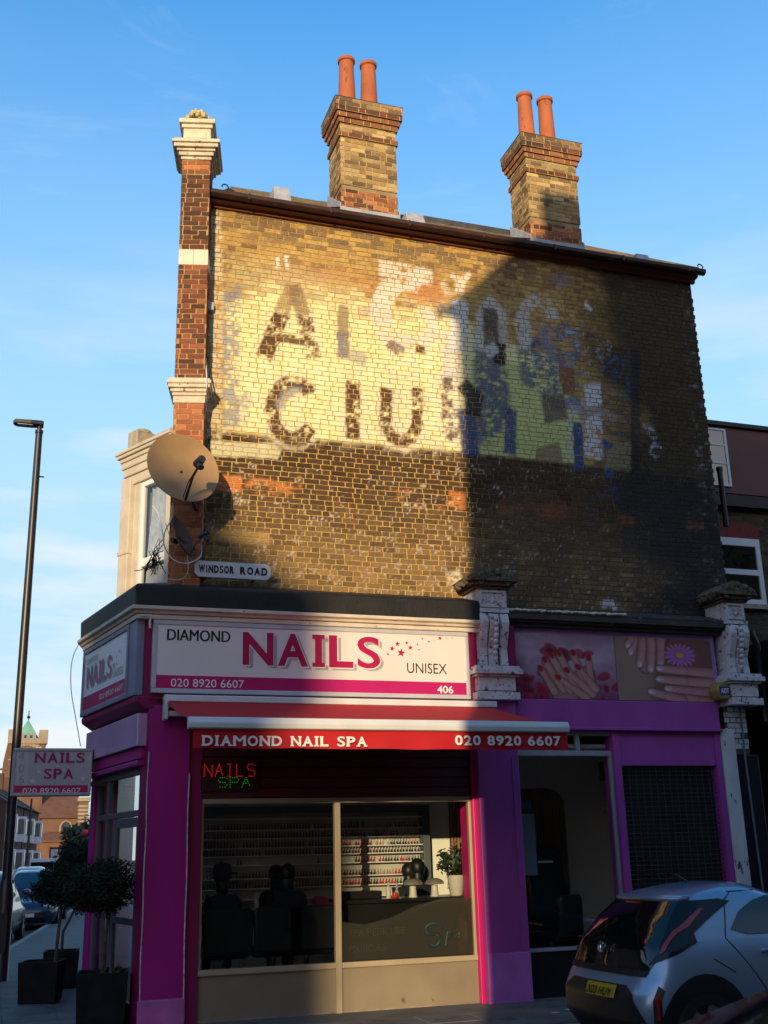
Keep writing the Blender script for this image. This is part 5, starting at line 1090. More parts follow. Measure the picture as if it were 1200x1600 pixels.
xL_, xR_ = npx(1132,850)[0], npx(1194,945)[0]; z1 = npx(1165,848)[1]; z0 = npx(1165,945)[1]; xR_ = npx(1189,890)[0]; xL_ = xR_-1.0; zm = npx(1160,895)[1]
m = MB(); m.prism([(xL_-.1,z1+.0),(xL_-.1,z1+.30),(xL_+.2,z1+.35),(xR_-.2,z1+.35),(xR_+.05,z1+.30),(xR_+.05,z1+.0),(xR_-.25,z1+.06),(xL_+.2,z1+.06)], NY-.014, NY+.02, 'y'); m.build('brick_arch', mat('red_arch', (.22,.035,.028), .8, .25, 5, .3, stretch=(14,1,2)), NB)
m = MB()
for (p, q, r, s) in ((xL_,xR_,z1-.08,z1+.06),(xL_,xR_,z0,z0+.09),(xR_-.09,xR_,z0+.09,z1-.08),(xL_,xR_-.09,zm-.05,zm+.05),(xL_,xL_+.08,z0+.09,z1-.08)): m.box(p,q,NY-.05,NY+.04,r,s)
w_ = m.build('window', WHITE, NB, bevel=.008); m = MB(); m.box(xL_,xR_-.09,NY-.02,NY-.012,z0+.09,z1-.08); m.build('pane', glass('dark_window_glass', (.15,.17,.2), 2.2, wav=.5), w_); m = MB(); m.box(xL_-.05, xR_+.08, NY-.1, NY+.02, z0-.08, z0-.002); m.build('sill', mat('grey_stone', (.40,.34,.27), .9, .25, 8, .5), w_)
m = MB(); m.box(10.6, 15, 13.46, 15.5, -.1, 4.62); m.box(10.6, 15, 13.2, 13.5, 3.7, 4.5); m.build('shopfront', mat('navy_paint', (.008,.009,.016), .35, .2, 4), NB)
p = at(1124,733,14.6); m = MB(); m.tube([(p.x,14.6,p.z),(p.x,14.6,p.z-1.0)], .045, 10); m.lathe([(.055,0),(.055,.06)], (p.x,14.6,p.z-.03), 10); m.build('vent_pipe', BLACK, NB, smooth=True)
p = at(1166,1020,13.5); m = MB(); m.tube([(p.x-.02,13.5,p.z+.2),(p.x+.1,13.45,p.z+.3),(p.x+.16,13.45,p.z+.1),(p.x+.16,13.45,p.z-1)], .05, 8); m.build('down_pipe', BLACK, NB, smooth=True)
h3 = thing('main_road_terrace', (-12,30,0), 'long brick terrace across the main road, outside the picture on the left', 'building')
m = MB(); m.prism([(kerbx(4)-10.5,4),(kerbx(98)-10.6,98),(kerbx(98)-19,98),(kerbx(4)-19,4)], -.2, 9.5, 'z'); m.build('wall', mat('plain_brick', (.12,.08,.05), .9, .3, 8), h3)
# ------------------------------------------------------------------ buildings behind the camera (they shade the corner)
BRK = mat('plain_brick', (.12,.08,.05), .9, .3, 8); SLATE = mat('slate', (.06,.06,.065), .8, .2, 6)
h1 = thing('opposite_house', (4,-5,0), 'tall brick house across the side street behind the viewer', 'building')
m = MB(); m.box(-2.38, 60, -11, -3, -.2, 12.84); m.build('wall', BRK, h1)
m = MB(); m.add([(-2.55,-2.8,12.7),(60,-2.8,12.7),(60,-11,12.7),(-2.55,-11,12.7),(-1.05,-3.2,14.42),(60,-3.2,14.42),(60,-8,14.42),(-1.05,-8,14.42)], [(0,1,5,4),(1,2,6,5),(2,3,7,6),(3,0,4,7),(4,5,6,7),(3,2,1,0)]); rf2 = m.build('roof', SLATE, h1)
m = MB(); m.box(-.92, -.42, -3.8, -3.2, 13.5, 15.25); m.build('chimney', BRK, rf2)
m = MB(); m.tube([(-2.45,-2.85,12.75),(-2.62,-2.85,12.72)], .07, 6); m.build('gutter_end', BLACK, rf2)
h2 = thing('main_road_house', (-40,-50,0), 'gabled terrace across the main road behind the viewer', 'building')
gx = 13.7+46; sx_, sz_ = .5*gx, .2*gx
m = MB(); m.prism([(-70,-.2),(3.98-sx_,-.2),(3.98-sx_,4.75+sz_),(2.15-sx_,6.35+sz_),(.2-sx_,5.0+sz_),(-4-sx_,5.0+sz_),(-6-sx_,5.0+sz_),(-70,5.0+sz_)], -54, -46, 'y'); m.v = [(x-.5*(-46-y), y, z) for x, y, z in m.v]; m.build('wall', BRK, h2)
# ------------------------------------------------------------------ cars
TYRE = mat('tyre', (.012,.012,.012), .85, .2, 20); RIM = mat('rim', (.35,.35,.37), .3, .1, 6, metal=.8); BLKP = mat('black_plastic', (.014,.014,.015), .45, .2, 12); CGL = mat('car_glass', (.006,.007,.008), .04, .05, 2, spec=.8); RED = mat('red_lens', (.38,.008,.010), .12, .1, 6, spec=.7)
def carpaint(name, c, metal=.5): return mat(name, c, .28, .04, 2, metal=metal, coat=.7)
class Shape:
    def __init__(s, xr, xf, hw, Z0=.22, r=(.34,.30), bow=.05):
        s.xr, s.xf, s.hw, s.Z0, s.r, s.bow = zip(*xr), zip(*xf), zip(*hw), Z0, r, bow
        s.xr, s.xf, s.hw = [tuple(map(list, q)) for q in (s.xr, s.xf, s.hw)]
    def lv(s, z): return tuple(float(np.interp(z, q[0], q[1])) for q in (s.xr, s.xf, s.hw))
    def contour(s, z):
        xr, xf, b = s.lv(z); rx = min(s.r[0], (xf-xr)*.3); ry = min(s.r[1], b*.5); pts = []
        for i in range(7): y = (b-ry)*i/6; pts.append((xr+s.bow*(y/b)**2, y))
        x0 = pts[-1][0]
        for i in range(1, 9): a = math.pi/2*i/8; pts.append((x0+rx*(1-math.cos(a)), b-ry+ry*math.sin(a)))
        xa = x0+rx; xb = xf-s.bow-rx
        for i in range(1, 25): pts.append((xa+(xb-xa)*i/24, b))
        for i in range(1, 9): a = math.pi/2*i/8; pts.append((xb+rx*math.sin(a), b-ry+ry*math.cos(a)))
        for i in range(5, -1, -1): y = (b-ry)*i/6; pts.append((xf-s.bow*(y/b)**2, y))
        return pts
    def P(s, t, z):
        c = s.contour(z); sg = 1 if t >= 0 else -1; t = abs(t)
        for (x0, y0), (x1, y1) in zip(c, c[1:]):
            l = math.hypot(x1-x0, y1-y0)
            if t <= l or l == 0 and t == 0: k = t/l if l else 0; return Vector((x0+(x1-x0)*k, sg*(y0+(y1-y0)*k), z))
            t -= l
        return Vector((c[-1][0], sg*c[-1][1], z))
    def T(s, x, z):        # arc length at which the side reaches x
        c = s.contour(z); t = 0
        for (x0, y0), (x1, y1) in zip(c, c[1:]):
            l = math.hypot(x1-x0, y1-y0)
            if x0 <= x <= x1 and x1 > x0: return t+l*(x-x0)/(x1-x0)
            t += l
        return t
    def body(s, mb, zs):
        n = None; vs = []; fs = []
        for z in zs:
            c = s.contour(z); ring = c+[(x, -y) for x, y in c[-2:0:-1]]; n = len(ring); vs += [(x, y, z) for x, y in ring]
        for j in range(len(zs)-1):
            for i in range(n): fs.append((j*n+i, j*n+(i+1) % n, (j+1)*n+(i+1) % n, (j+1)*n+i))
        fs += [tuple(range(n))[::-1], tuple(range((len(zs)-1)*n, len(zs)*n))]
        return mb.add(vs, fs)
    def patch(s, mb, poly, off, mode='t', side=1, cuts=4):
        """skin patch; poly in (arc length t, z) or, with mode 'x', in (x, z) on one side"""
        bm = bmesh.new(); f = bm.faces.new([bm.verts.new((a, b, 0)) for a, b in poly]); bmesh.ops.triangulate(bm, faces=[f])
        for _ in range(cuts): 
            es = [e for e in bm.edges if e.calc_length() > .06]
            if not es: break
            bmesh.ops.subdivide_edges(bm, edges=es, cuts=1); bmesh.ops.triangulate(bm, faces=bm.faces)
        out = []
        for v in bm.verts:
            a, z = v.co.x, v.co.y
            t = side*s.T(a, z) if mode == 'x' else a
            p = s.P(t, z); d1 = s.P(t+.012, z)-s.P(t-.012, z); d2 = s.P(t, z+.012)-s.P(t, z-.012)
            n = d1.cross(d2); n = n.normalized() if n.length > 1e-9 else Vector((-1,0,0))
            if n.dot(Vector((p.x-1.8, p.y, (z-.7)*.6))) < 0: n = -n
            out.append(p+n*off)
        bm.verts.index_update(); mb.add(out, [tuple(v.index for v in f.verts) for f in bm.faces]); bm.free(); return mb
def wheel(par, M, x, y, r, w, nm='wheel'):
    m = MB(M); s = 1 if y > 0 else -1
    prof = [(r*.62,-w/2),(r*.93,-w/2),(r,-w*.36),(r,w*.36),(r*.93,w/2),(r*.62,w/2)]; n = 28; vs = []; fs = []
    for q, h in prof:
        for i in range(n): a = 2*math.pi*i/n; vs.append((x+q*math.cos(a), y+h, r+q*math.sin(a)))
    for j in range(len(prof)-1):
        for i in range(n): fs.append((j*n+i, j*n+(i+1) % n, (j+1)*n+(i+1) % n, (j+1)*n+i))
    m.add(vs, fs); wh = m.build(nm, TYRE, par, smooth=True)
    m = MB(M)
    for k in range(5):
        a = 2*math.pi*k/5; c, d = math.cos(a), math.sin(a)
        m.add([(x-d*.04, y+s*w*.42, r+c*.04), (x+d*.04, y+s*w*.42, r-c*.04), (x+c*r*.62+d*.05, y+s*w*.45, r+d*r*.62-c*.05), (x+c*r*.62-d*.05, y+s*w*.45, r+d*r*.62+c*.05)], [(0,1,2,3)])
    vs = [(x+r*.63*math.cos(2*math.pi*i/20), y+s*w*.2, r+r*.63*math.sin(2*math.pi*i/20)) for i in range(20)]; m.add(vs, [tuple(range(20))])
    m.build('rim', RIM, wh)
def arcpoly(cx_, cz_, r0_, r1_, n=14, a0=0, a1=180):
    return [(cx_+r1_*math.cos(R_(a0+(a1-a0)*i/n)), cz_+r1_*math.sin(R_(a0+(a1-a0)*i/n))) for i in range(n+1)]+[(cx_+r0_*math.cos(R_(a1+(a0-a1)*i/n)), cz_+r0_*math.sin(R_(a1+(a0-a1)*i/n))) for i in range(n+1)]
# --- silver hatchback parked outside
CZ = -.13
silver = thing('parked_car', (7.4,10.2,CZ), 'silver hatchback with a black tailgate and yellow plate parked outside the shop', 'car')
CM = Matrix.Translation((5.52,10.2,CZ))
S1 = Shape([(.20,.10),(.36,.0),(.56,.0),(.70,.07),(.78,.12),(1.0,.19),(1.22,.36),(1.38,.54),(1.45,.70),(1.50,.98),(1.53,1.35)],
           [(.20,3.55),(.36,3.66),(.6,3.68),(.75,3.60),(.88,3.30),(.95,2.95),(1.05,2.70),(1.25,2.25),(1.42,1.90),(1.50,1.70),(1.53,1.5)],
           [(.20,.76),(.36,.85),(.56,.88),(.72,.885),(.86,.87),(.96,.835),(1.05,.79),(1.25,.69),(1.40,.60),(1.46,.53),(1.50,.46),(1.53,.30)], r=(.30,.34), bow=.09)
SIL = carpaint('silver_paint', (.29,.36,.48), .45)
m = MB(CM); S1.body(m, [.20,.28,.36,.46,.56,.62,.68,.73,.78,.86,.94,1.0,1.06,1.14,1.22,1.30,1.36,1.41,1.45,1.48,1.505,1.52,1.53]); bd = m.build('body', SIL, silver, smooth='all')
def patch(name, poly, off, mt, mode='t', side=1, par=silver, both=False, thick=.006):
    m = MB(CM); S1.patch(m, poly, off, mode, side)
    if both: S1.patch(m, [(-a, b) for a, b in poly] if mode == 't' else poly, off, mode, -side)
    o = m.build(name, mt, par, smooth='all'); return o
hatch = patch('tailgate', [(-.72,.80),(-.55,.755),(.50,.755),(.63,.80),(.68,.95),(.65,1.10),(.59,1.26),(.53,1.37),(-.60,1.37),(-.70,1.26),(-.79,1.10),(-.80,.95)], .006, CGL)
patch('tailgate_trim', [(-.70,.745),(.70,.745),(.72,.80),(.55,.757),(-.55,.757),(-.72,.80)], .012, BLKP, par=hatch)
for s in (-1, 1):
    lp = patch('tail_light', [(s*a, b) for a, b in ((.70,.84),(.92,.93),(1.10,1.02),(1.00,1.10),(1.06,1.20),(1.14,1.36),(.98,1.385),(.60,1.37),(.72,1.12),(.77,.95))], .013, mat('smoked_lens', (.012,.006,.007), .18, .1, 4, spec=.35))
    patch('red_lens', [(s*a, b) for a, b in ((.78,.93),(.82,.96),(.83,1.10),(.90,1.16),(.91,1.30),(.86,1.31),(.83,1.19),(.78,1.12))], .018, RED, par=lp)
    patch('reflector', [(s*a, b) for a, b in ((.86,.40),(.885,.40),(.90,.60),(.875,.62))], .014, RED)
    patch('reflector_trim', [(s*a, b) for a, b in ((.825,.36),(.905,.36),(.925,.64),(.855,.68))], .008, BLKP)
patch('lower_bumper', [(-.86,.22),(.86,.22),(.74,.40),(.62,.60),(.50,.665),(-.50,.665),(-.62,.60),(-.74,.40)], .010, BLKP)
pt = patch('number_plate', [(-.38,.55),(.14,.55),(.14,.65),(-.38,.65)], .022, mat('plate_yellow', (.48,.29,.02), .35, .05, 5), thick=.004)
m = MB(); pv_, pf_ = text_geo('LX23 HUY', .02)
m = MB(CM); m.add([tuple(S1.P((.5-a)*.46-.12, .567+b*.066)+Vector((-.045,0,0))) for a, b in pv_], pf_); m.build('plate_lettering', mat('plate_black', (.01,.01,.01), .4, .1, 5), pt)
m = MB(CM)
for k in range(22):
    a = 2*math.pi*k/22; b = 2*math.pi*(k+1)/22
    for (rx, ry) in ((.07,.048),(.055,.02),(.02,.044)):
        p = Vector((.135-.02+.12*(.048*math.sin(a)*ry/.048), rx*math.cos(a), .975+ry*math.sin(a)))
        m.tube([Vector((.125+.20*ry*math.sin(a), rx*math.cos(a), .965+ry*math.sin(a))), Vector((.125+.20*ry*math.sin(b), rx*math.cos(b), .965+ry*math.sin(b)))], .0065, 5)
m.build('badge', mat('chrome', (.7,.7,.72), .12, .02, 5, metal=1), hatch)
m = MB(CM); m.tube([(.30,-.02,1.20),(.24,.20,1.10),(.20,.42,1.02)], .008, 5); m.lathe([(.022,0),(.022,.03)], (.30,-.02,1.19), 8); m.build('rear_wiper', BLKP, hatch, smooth=True)
m = MB(CM); sp_pts = [S1.P(t_, 1.392)+Vector((-.022,0,.004)) for t_ in np.linspace(-.66, .54, 17)]; m.tube(sp_pts, [.012]+[.021]*15+[.012], 8); sp_pts = [p+Vector((.03,0,.016)) for p in sp_pts]; m.tube(sp_pts, [.012]+[.022]*15+[.012], 8); sp_ = m.build('roof_spoiler', SIL, silver, smooth='all'); m = MB(CM); m.tube([S1.P(t_, 1.362)+Vector((-.012,0,0)) for t_ in np.linspace(-.16, .12, 5)], .011, 6); m.build('brake_light', RED, sp_)
for s in (-1, 1):
    gl_ = [(1.24,1.07),(1.08,1.12),(1.24,1.27),(1.44,1.36),(1.62,1.40),(2.08,1.40),(2.08,1.07)]
    patch('side_window', gl_, .007, CGL, 'x', s); patch('side_window', [(2.14,1.07),(2.14,1.39),(2.25,1.19),(2.55,1.07)], .007, CGL, 'x', s)
    seam = MB(CM)
    for a, b in (((1.14,1.38),(.99,1.05)),((.99,1.05),(1.30,.62)),((1.30,.62),(1.36,.40)),((1.14,1.38),(1.26,1.445)),((1.22,1.445),(2.0,1.455)),((2.11,1.40),(2.11,.42)),((.80,.88),(1.0,.76))):
        P_ = [Vector((a[0]+(b[0]-a[0])*k/5, 0, a[1]+(b[1]-a[1])*k/5)) for k in range(6)]
        seam.tube([S1.P(s*S1.T(p.x, p.z), p.z) for p in P_], .006, 5)
    seam.build('door_seam', mat('seam_black', (.01,.01,.011), .7, .1, 5), silver, smooth=True)
    patch('wheel_arch', arcpoly(.66,.31,.0,.455)+[], .014, BLKP, 'x', s); patch('sill_trim', [(1.05,.21),(2.7,.21),(2.7,.36),(1.02,.36)], .012, BLKP, 'x', s); patch('wheel_arch', arcpoly(3.02,.31,.0,.45)+[], .012, BLKP, 'x', s)
    m = MB(CM); h0 = S1.P(s*S1.T(1.42,.93), .93); m.tube([h0+Vector((-.10,s*.012,.0)), h0+Vector((-.06,s*.04,.004)), h0+Vector((.09,s*.04,-.004)), h0+Vector((.13,s*.012,-.008))], .018, 8); m.build('door_handle', SIL, silver, smooth=True)
    m = MB(CM); m.ball((2.52,s*.98,1.05), .09, .10, .07); m.build('mirror', SIL, silver, smooth=True)
    wheel(silver, CM, .66, s*.80, .315, .19); wheel(silver, CM, 3.02, s*.80, .315, .19)
m = MB(CM); m.tube([(1.15,0,1.53),(1.02,0,1.60)], .012, 6); m.build('aerial', BLKP, silver)
# --- generic cars
def make_car(name, loc, heading, paint, label, L=4.2, H=1.46, Wd=.88, group=None, mirrors=True, rake=0.):
    t = thing(name, loc, label, 'car', group); M = Matrix.Translation(loc) @ Matrix.Rotation(heading, 4, 'Z') @ Matrix.Translation((-L/2,0,0)); k = H/1.46
    Sx = Shape([(.2,.1),(.4,0),(.6,.02),(.85,.08),(1.0*k,.22),(1.25*k,.55),(1.4*k,.85),(1.46*k,1.2)], [(.2,L-.1),(.4,L),(.62,L-.04),(.76,L-.22),(.88,L-.9),(.97*k,L-1.15),(1.2*k,L-1.65-rake*.5),(1.4*k,L-2.1-rake),(1.46*k,L-2.4-rake)], [(.2,Wd-.1),(.45,Wd),(.75,Wd),(.95,Wd-.04),(1.2*k,Wd-.15),(1.4*k,Wd-.24),(1.46*k,Wd-.4)])
    m = MB(M); Sx.body(m, [.2,.3,.4,.5,.6,.7,.76,.82,.88,.93,.97*k,1.04*k,1.12*k,1.2*k,1.3*k,1.38*k,1.42*k,1.46*k]); m.build('body', paint, t, smooth='all')
    def pt(nm, poly, off, mt, mode='t', side=1):
        m = MB(M); Sx.patch(m, poly, off, mode, side, 3); o = m.build(nm, mt, t, smooth='all')
    LT = sum(math.hypot(b[0]-a[0], b[1]-a[1]) for a, b in zip(Sx.contour(1.1*k), Sx.contour(1.1*k)[1:]))
    for s in (-1, 1):
        pt('side_window', [(1.0,1.02*k),(.95,1.2*k),(1.15,1.37*k),(L/2-.02,1.38*k),(L/2-.02,1.0*k)], .006, CGL, 'x', s); pt('side_window', [(L/2+.05,1.0*k),(L/2+.05,1.37*k),(L-2.12,1.36*k),(L-1.55,1.02*k)], .006, CGL, 'x', s)
        pt('wheel_arch', arcpoly(.82,.32,0,.4), .008, BLKP, 'x', s); pt('wheel_arch', arcpoly(L-.85,.32,0,.4), .008, BLKP, 'x', s)
        wheel(t, M, .82, s*(Wd-.08), .32, .2); wheel(t, M, L-.85, s*(Wd-.08), .32, .2)
        if mirrors: m = MB(M); m.ball((L-1.5, s*(Wd+.1), 1.0*k), .09, .11, .08); m.build('mirror', paint, t, smooth=True)
        m = MB(M); q = Sx.P(s*.62, .68); m.ball(tuple(q), .06, .14, .09); m.build('tail_light', RED, t, smooth=True)
        fy = s*(Wd-.24); m = MB(M); m.ball((L-.16, fy, .66), .12, .17, .08); m.build('headlight', mat('headlight', (.6,.62,.64), .08, .05, 6, spec=.8), t, smooth=True)
    m = MB(M)
    def fz(z, s): x = float(np.interp(z, Sx.xf[0], Sx.xf[1])); b = float(np.interp(z, Sx.hw[0], Sx.hw[1])); return Vector((x+.012, s*(b-.14), z+.012))
    zz = np.linspace(.99*k, 1.38*k, 6); vs = []
    for z in zz:
        for j in range(-3, 4): p = fz(z, j/3); vs.append((p.x-Sx.bow*(j/3)**2, p.y, p.z))
    m.add(vs, [(i*7+j, i*7+j+1, (i+1)*7+j+1, (i+1)*7+j) for i in range(5) for j in range(6)]); m.build('windscreen', CGL, t, smooth='all')
    pt('rear_window', [(-.55,1.03*k),(.55,1.03*k),(.46,1.34*k),(-.46,1.34*k)], .006, CGL)
    m = MB(M); m.prism([(L-.02,.36),(L+.012,.36),(L+.012,.5),(L-.02,.5)], -.5, .5, 'y'); m.build('grille', BLKP, t)
    m = MB(M); m.box(L+.013, L+.02, -.26, .26, .38, .48); m.build('number_plate', mat('plate_white', (.7,.7,.68), .4, .05, 5), t)
    return t
BLKC = carpaint('black_car_paint', (.008,.008,.010), .1)
make_car('parked_car', (4.05,4.5,-.14), math.pi, BLKC, 'black car cut off by the bottom right corner of the picture', 4.3, 1.5, mirrors=False, rake=.75)
rd = math.pi/2-R_(7.6)
q = at(33,1425,38); make_car('parked_car', (q.x+.35,38,-.16), rd+math.pi, carpaint('blue_black_paint', (.02,.025,.05), .3), 'dark blue car facing the viewer on the main road beyond the lamp', 4.5, 1.68, group='cars parked on the main road')
q = at(8,1425,30); make_car('parked_car', (q.x-.55,31,-.16), rd, carpaint('bronze_paint', (.10,.055,.04), .3), 'bronze car half hidden by the street lamp', 4.3, 1.72, group='cars parked on the main road')
q = at(58,1340,62); make_car('parked_car', (q.x-.2,62,-.16), rd, carpaint('white_paint', (.5,.5,.52), .0), 'pale silver car farther up the main road behind the dark blue car', 4.3, 1.7, group='cars parked on the main road')
# ------------------------------------------------------------------ church far up the road
CD = 200.
def cp(px, py, d=CD): return at(px, py, d)
ch = thing('church', (6,CD,0), 'distant brick church with a square tower under a small green pyramid roof', 'church')
CBR = mat('church_brick', (.15,.08,.052), .9, .2, .5, dirt=.6, dirtcol=(.10,.055,.04)); CST = mat('church_stone', (.30,.24,.18), .9, .2, .6); COP = mat('green_copper', (.16,.36,.29), .7, .2, .5, stretch=(1,1,.3)); CTL = mat('church_tiles', (.16,.075,.045), .9, .2, .8)
xl, xr_ = cp(12,1200).x, cp(69,1200).x; zp = cp(40,1145).z; zt3 = cp(43,1121).z; zc3 = cp(40,1162).z
m = MB(); m.box(xl, xr_, CD, CD+9, -1, zc3); tw = m.build('tower', CBR, ch)
m = MB()
zst = cp(40,1140).z
m.box(xl-.2, xr_+.2, CD-.3, CD+9.3, zc3, zp-.9)
n = 7
for i in range(n):
    x = xl-.2+(xr_-xl+.4)*i/(n-.5); m.box(x, x+(xr_-xl)/n*.62, CD-.3, CD+.3, zp-.9, zp)
for a in (xl-.3, xr_-1.1): m.box(a, a+1.4, CD-.45, CD+1, zc3, zp+.5)
m.build('parapet', CST, tw)
m = MB()
for i in range(9): m.ball((xl+.8+(xr_-xl-1.6)*i/8, CD-.05, cp(40,1170).z+.9*math.sin(math.pi*i/8)), .35, .1, .45, 6, 4)
m.box(xl, xr_, CD-.1, CD, cp(40,1188).z, cp(40,1186).z); m.box(xl, xr_, CD-.1, CD, cp(40,1240).z, cp(40,1237).z)
m.build('stone_trim', CST, tw)
cx3 = (cp(22,1140).x+cp(64,1140).x)/2; r3 = (cp(62,1140).x-cp(23,1140).x)/2
m = MB(); m.add([(cx3-r3,CD+1,zp-.9),(cx3+r3,CD+1,zp-.9),(cx3+r3,CD+1+2*r3,zp-.9),(cx3-r3,CD+1+2*r3,zp-.9),(cx3+.1,CD+1+r3,zt3)], [(0,1,4),(1,2,4),(2,3,4),(3,0,4)]); m.build('spire', COP, tw)
m = MB(); m.tube([(cx3+.1,CD+1+r3,zt3-.2),(cx3+.1,CD+1+r3,cp(43,1107).z)], .09, 5); m.ball((cx3+.1,CD+1+r3,zt3+.4), .3, n=6, m=4); m.build('vane', BLACK, tw)
m = MB(); xb0 = cp(3,1250).x
m.prism([(cp(10,1190).x,cp(10,1160).z),(cp(14,1190).x,cp(10,1160).z),(cp(16,1190).x,-1),(cp(-8,1300).x,-1),(cp(0,1300).x,cp(0,1260).z),(cp(4,1190).x,cp(4,1210).z),(cp(5,1190).x,cp(4,1190).z)], CD+.5, CD+3, 'y')
for py in (1200,1228,1250): m.box(cp(0,py).x, cp(14,py).x, CD+.3, CD+.5, cp(0,py).z-.35, cp(0,py).z)
m.build('buttress', CBR, ch)
xn0, xn1 = cp(66,1250).x, cp(122,1250).x; zr = cp(90,1243).z; ze_ = cp(90,1278).z
m = MB(); m.box(xn0, xn1, CD-4, CD+8, -1, ze_); nv = m.build('nave', CBR, ch)
m = MB(); m.add([(xn0-.4,CD-4.5,ze_-.2),(xn1+.3,CD-4.5,ze_-.2),(xn1+.3,CD+3,zr),(xn0-.4,CD+3,zr),(xn1+.3,CD+9,ze_),(xn0-.4,CD+9,ze_)], [(0,1,2,3),(3,2,4,5),(1,4,2),(0,3,5)]); m.build('roof', CTL, nv)
m = MB(); 
gx_ = cp(103,1290,CD-4).x; gz0 = cp(103,1300,CD-4).z; gz1 = cp(103,1283,CD-4).z
arch = [(gx_-.75,gz0),(gx_+.75,gz0),(gx_+.75,gz0+1.0),(gx_+.5,gz1-.3),(gx_,gz1),(gx_-.5,gz1-.3),(gx_-.75,gz0+1.0)]
m.prism([(gx_+(x-gx_)*1.4, gz0+(z-gz0)*1.15-.1) for x, z in arch], CD-4.15, CD-4.02, 'y'); win = m.build('gothic_window', CST, nv)
m = MB(); m.prism(arch, CD-4.2, CD-4.16, 'y'); m.build('pane', mat('dark_leaded', (.03,.03,.04), .3, .2, 3), win)
m = MB(); xt0, xt1 = cp(119,1280).x, cp(134,1280).x
m.box(xt0, xt1, CD-5, CD-2.5, -1, cp(125,1252,CD-5).z); tr_ = m.build('turret', CBR, ch)
m = MB()
for k in range(5): z = cp(125,1258+k*6,CD-5).z; m.box(xt0-.05, xt1+.05, CD-5.08, CD-2.4, z-.35, z)
m.build('stone_stripe', CST, tr_)
m = MB(); m.box(xt0-.2, xt1+.2, CD-5.3, CD-2.2, cp(125,1252,CD-5).z, cp(125,1246,CD-5).z); m.build('turret_cap', CST, tr_)
m = MB(); zl = cp(90,1305,CD-6).z; m.box(xn0-2, xt1+1, CD-8, CD-4.1, -1, zl-.8); m.prism([(CD-8.4,zl-.9),(CD-4.1,zl+.6),(CD-4.1,zl+.4),(CD-8.4,zl-1.1)], xn0-2, xt1+1, 'x'); m.build('side_aisle', CTL, ch)
# ------------------------------------------------------------------ terrace on the far side of the main road
TBR = mat('terrace_brick', (.085,.045,.035), .9, .2, 1.2); TWH = mat('terrace_white', (.55,.55,.60), .7, .1, 1.5); TRF = mat('terrace_roof', (.06,.04,.035), .9, .2, 1.5); TGL = mat('terrace_glass', (.04,.05,.07), .15, .2, 2)
def terrace_house(px, D, w, label):
    o = at(px, 1300, D); t = thing('terraced_house', (o.x,D,0), label, 'house', 'terraced houses across the main road')
    fwd = Vector((math.sin(R_(7.6)), math.cos(R_(7.6)), 0)); M = frame((o.x,D,0), (fwd.x, fwd.y)) # local x along the road, y away from it
    Hh = 6.9
    m = MB(M); m.box(0, w, 0, 8, -.3, Hh); m.build('wall', TBR, t)
    m = MB(M); m.add([(-.0,-.3,Hh-.1),(w,-.3,Hh-.1),(w,4,Hh+2.6),(0,4,Hh+2.6),(w,8.2,Hh-.1),(0,8.2,Hh-.1)], [(0,1,2,3),(3,2,4,5),(0,3,5),(1,4,2)]); rf_ = m.build('roof', TRF, t)
    m = MB(M); m.box(w-.5, w+.3, 3, 4.4, Hh+1, Hh+3.8); m.build('chimney', TBR, rf_)
    for z0, z1 in ((.5,2.9),(3.6,5.9)):
        m = MB(M); a = .8; b = a+2.6
        m.prism([(a,0),(a+.7,-.8),(b-.7,-.8),(b,0)], z0, z1, 'z'); by = m.build('bay_window', TWH, t)
        m = MB(M)
        for (p, q) in (((a+.1,-.13),(a+.6,-.7)),((a+.85,-.815),(a+1.75,-.815)),((b-.6,-.7),(b-.1,-.13))):
            p = Vector((*p,0)); q = Vector((*q,0)); n_ = (q-p).normalized().cross(Vector((0,0,1)))*.03
            m.add([tuple(p+n_+Vector((0,0,z0+.7))), tuple(q+n_+Vector((0,0,z0+.7))), tuple(q+n_+Vector((0,0,z1-.25))), tuple(p+n_+Vector((0,0,z1-.25)))], [(0,1,2,3)])
        m.build('pane', TGL, by)
    # gable end towards the viewer
    m = MB(M)
    for z in (.9, 3.7): m.box(-.05, -.01, 1.2, 2.6, z, z+1.7)
    m.build('side_window', TWH, t)
    return t
terrace_house(6, 106, 6.0, 'nearest terraced house by the lamp, its white bay windows facing the viewer')
terrace_house(22, 112.2, 6.2, 'second dark terraced house along, white bays seen at an angle')
terrace_house(36, 118.6, 6.2, 'third terraced house along, half behind the projecting sign pole')
terrace_house(49, 125, 6.2, 'farthest terraced house in the row, below the church')
bh = thing('billboard', (at(92,1350,96).x,96,0), 'pale pink billboard in a dark frame standing far up the road', 'billboard')
a = at(78,1356,96); b = at(112,1326,96); m = MB(); m.box(a.x, b.x, 96, 96.12, a.z, b.z); m.build('panel', mat('pink_board', (.60,.42,.50), .6, .35, .6), bh)
m = MB(); m.box(a.x-.12,b.x+.12,95.95,96.15,b.z,b.z+.15); m.box(a.x-.12,a.x-.01,95.95,96.15,a.z,b.z); m.box(b.x+.01,b.x+.12,95.95,96.15,a.z,b.z); m.box(a.x+.3,a.x+.45,96.15,96.3,-.2,b.z); m.box(b.x-.45,b.x-.3,96.15,96.3,-.2,b.z); m.build('frame', DARKM, bh)
vn = MB(); q = at(92,1350,90); vt = thing('white_van', (q.x-1.2,90,-.16), 'white van parked in front of the pink billboard', 'van')
m = MB(); m.prism([(0,.3),(4.8,.3),(4.9,1.0),(4.3,1.25),(3.7,2.1),(.1,2.15),(0,2.0)], -.95, .95, 'y'); m.m = Matrix.Identity(4)
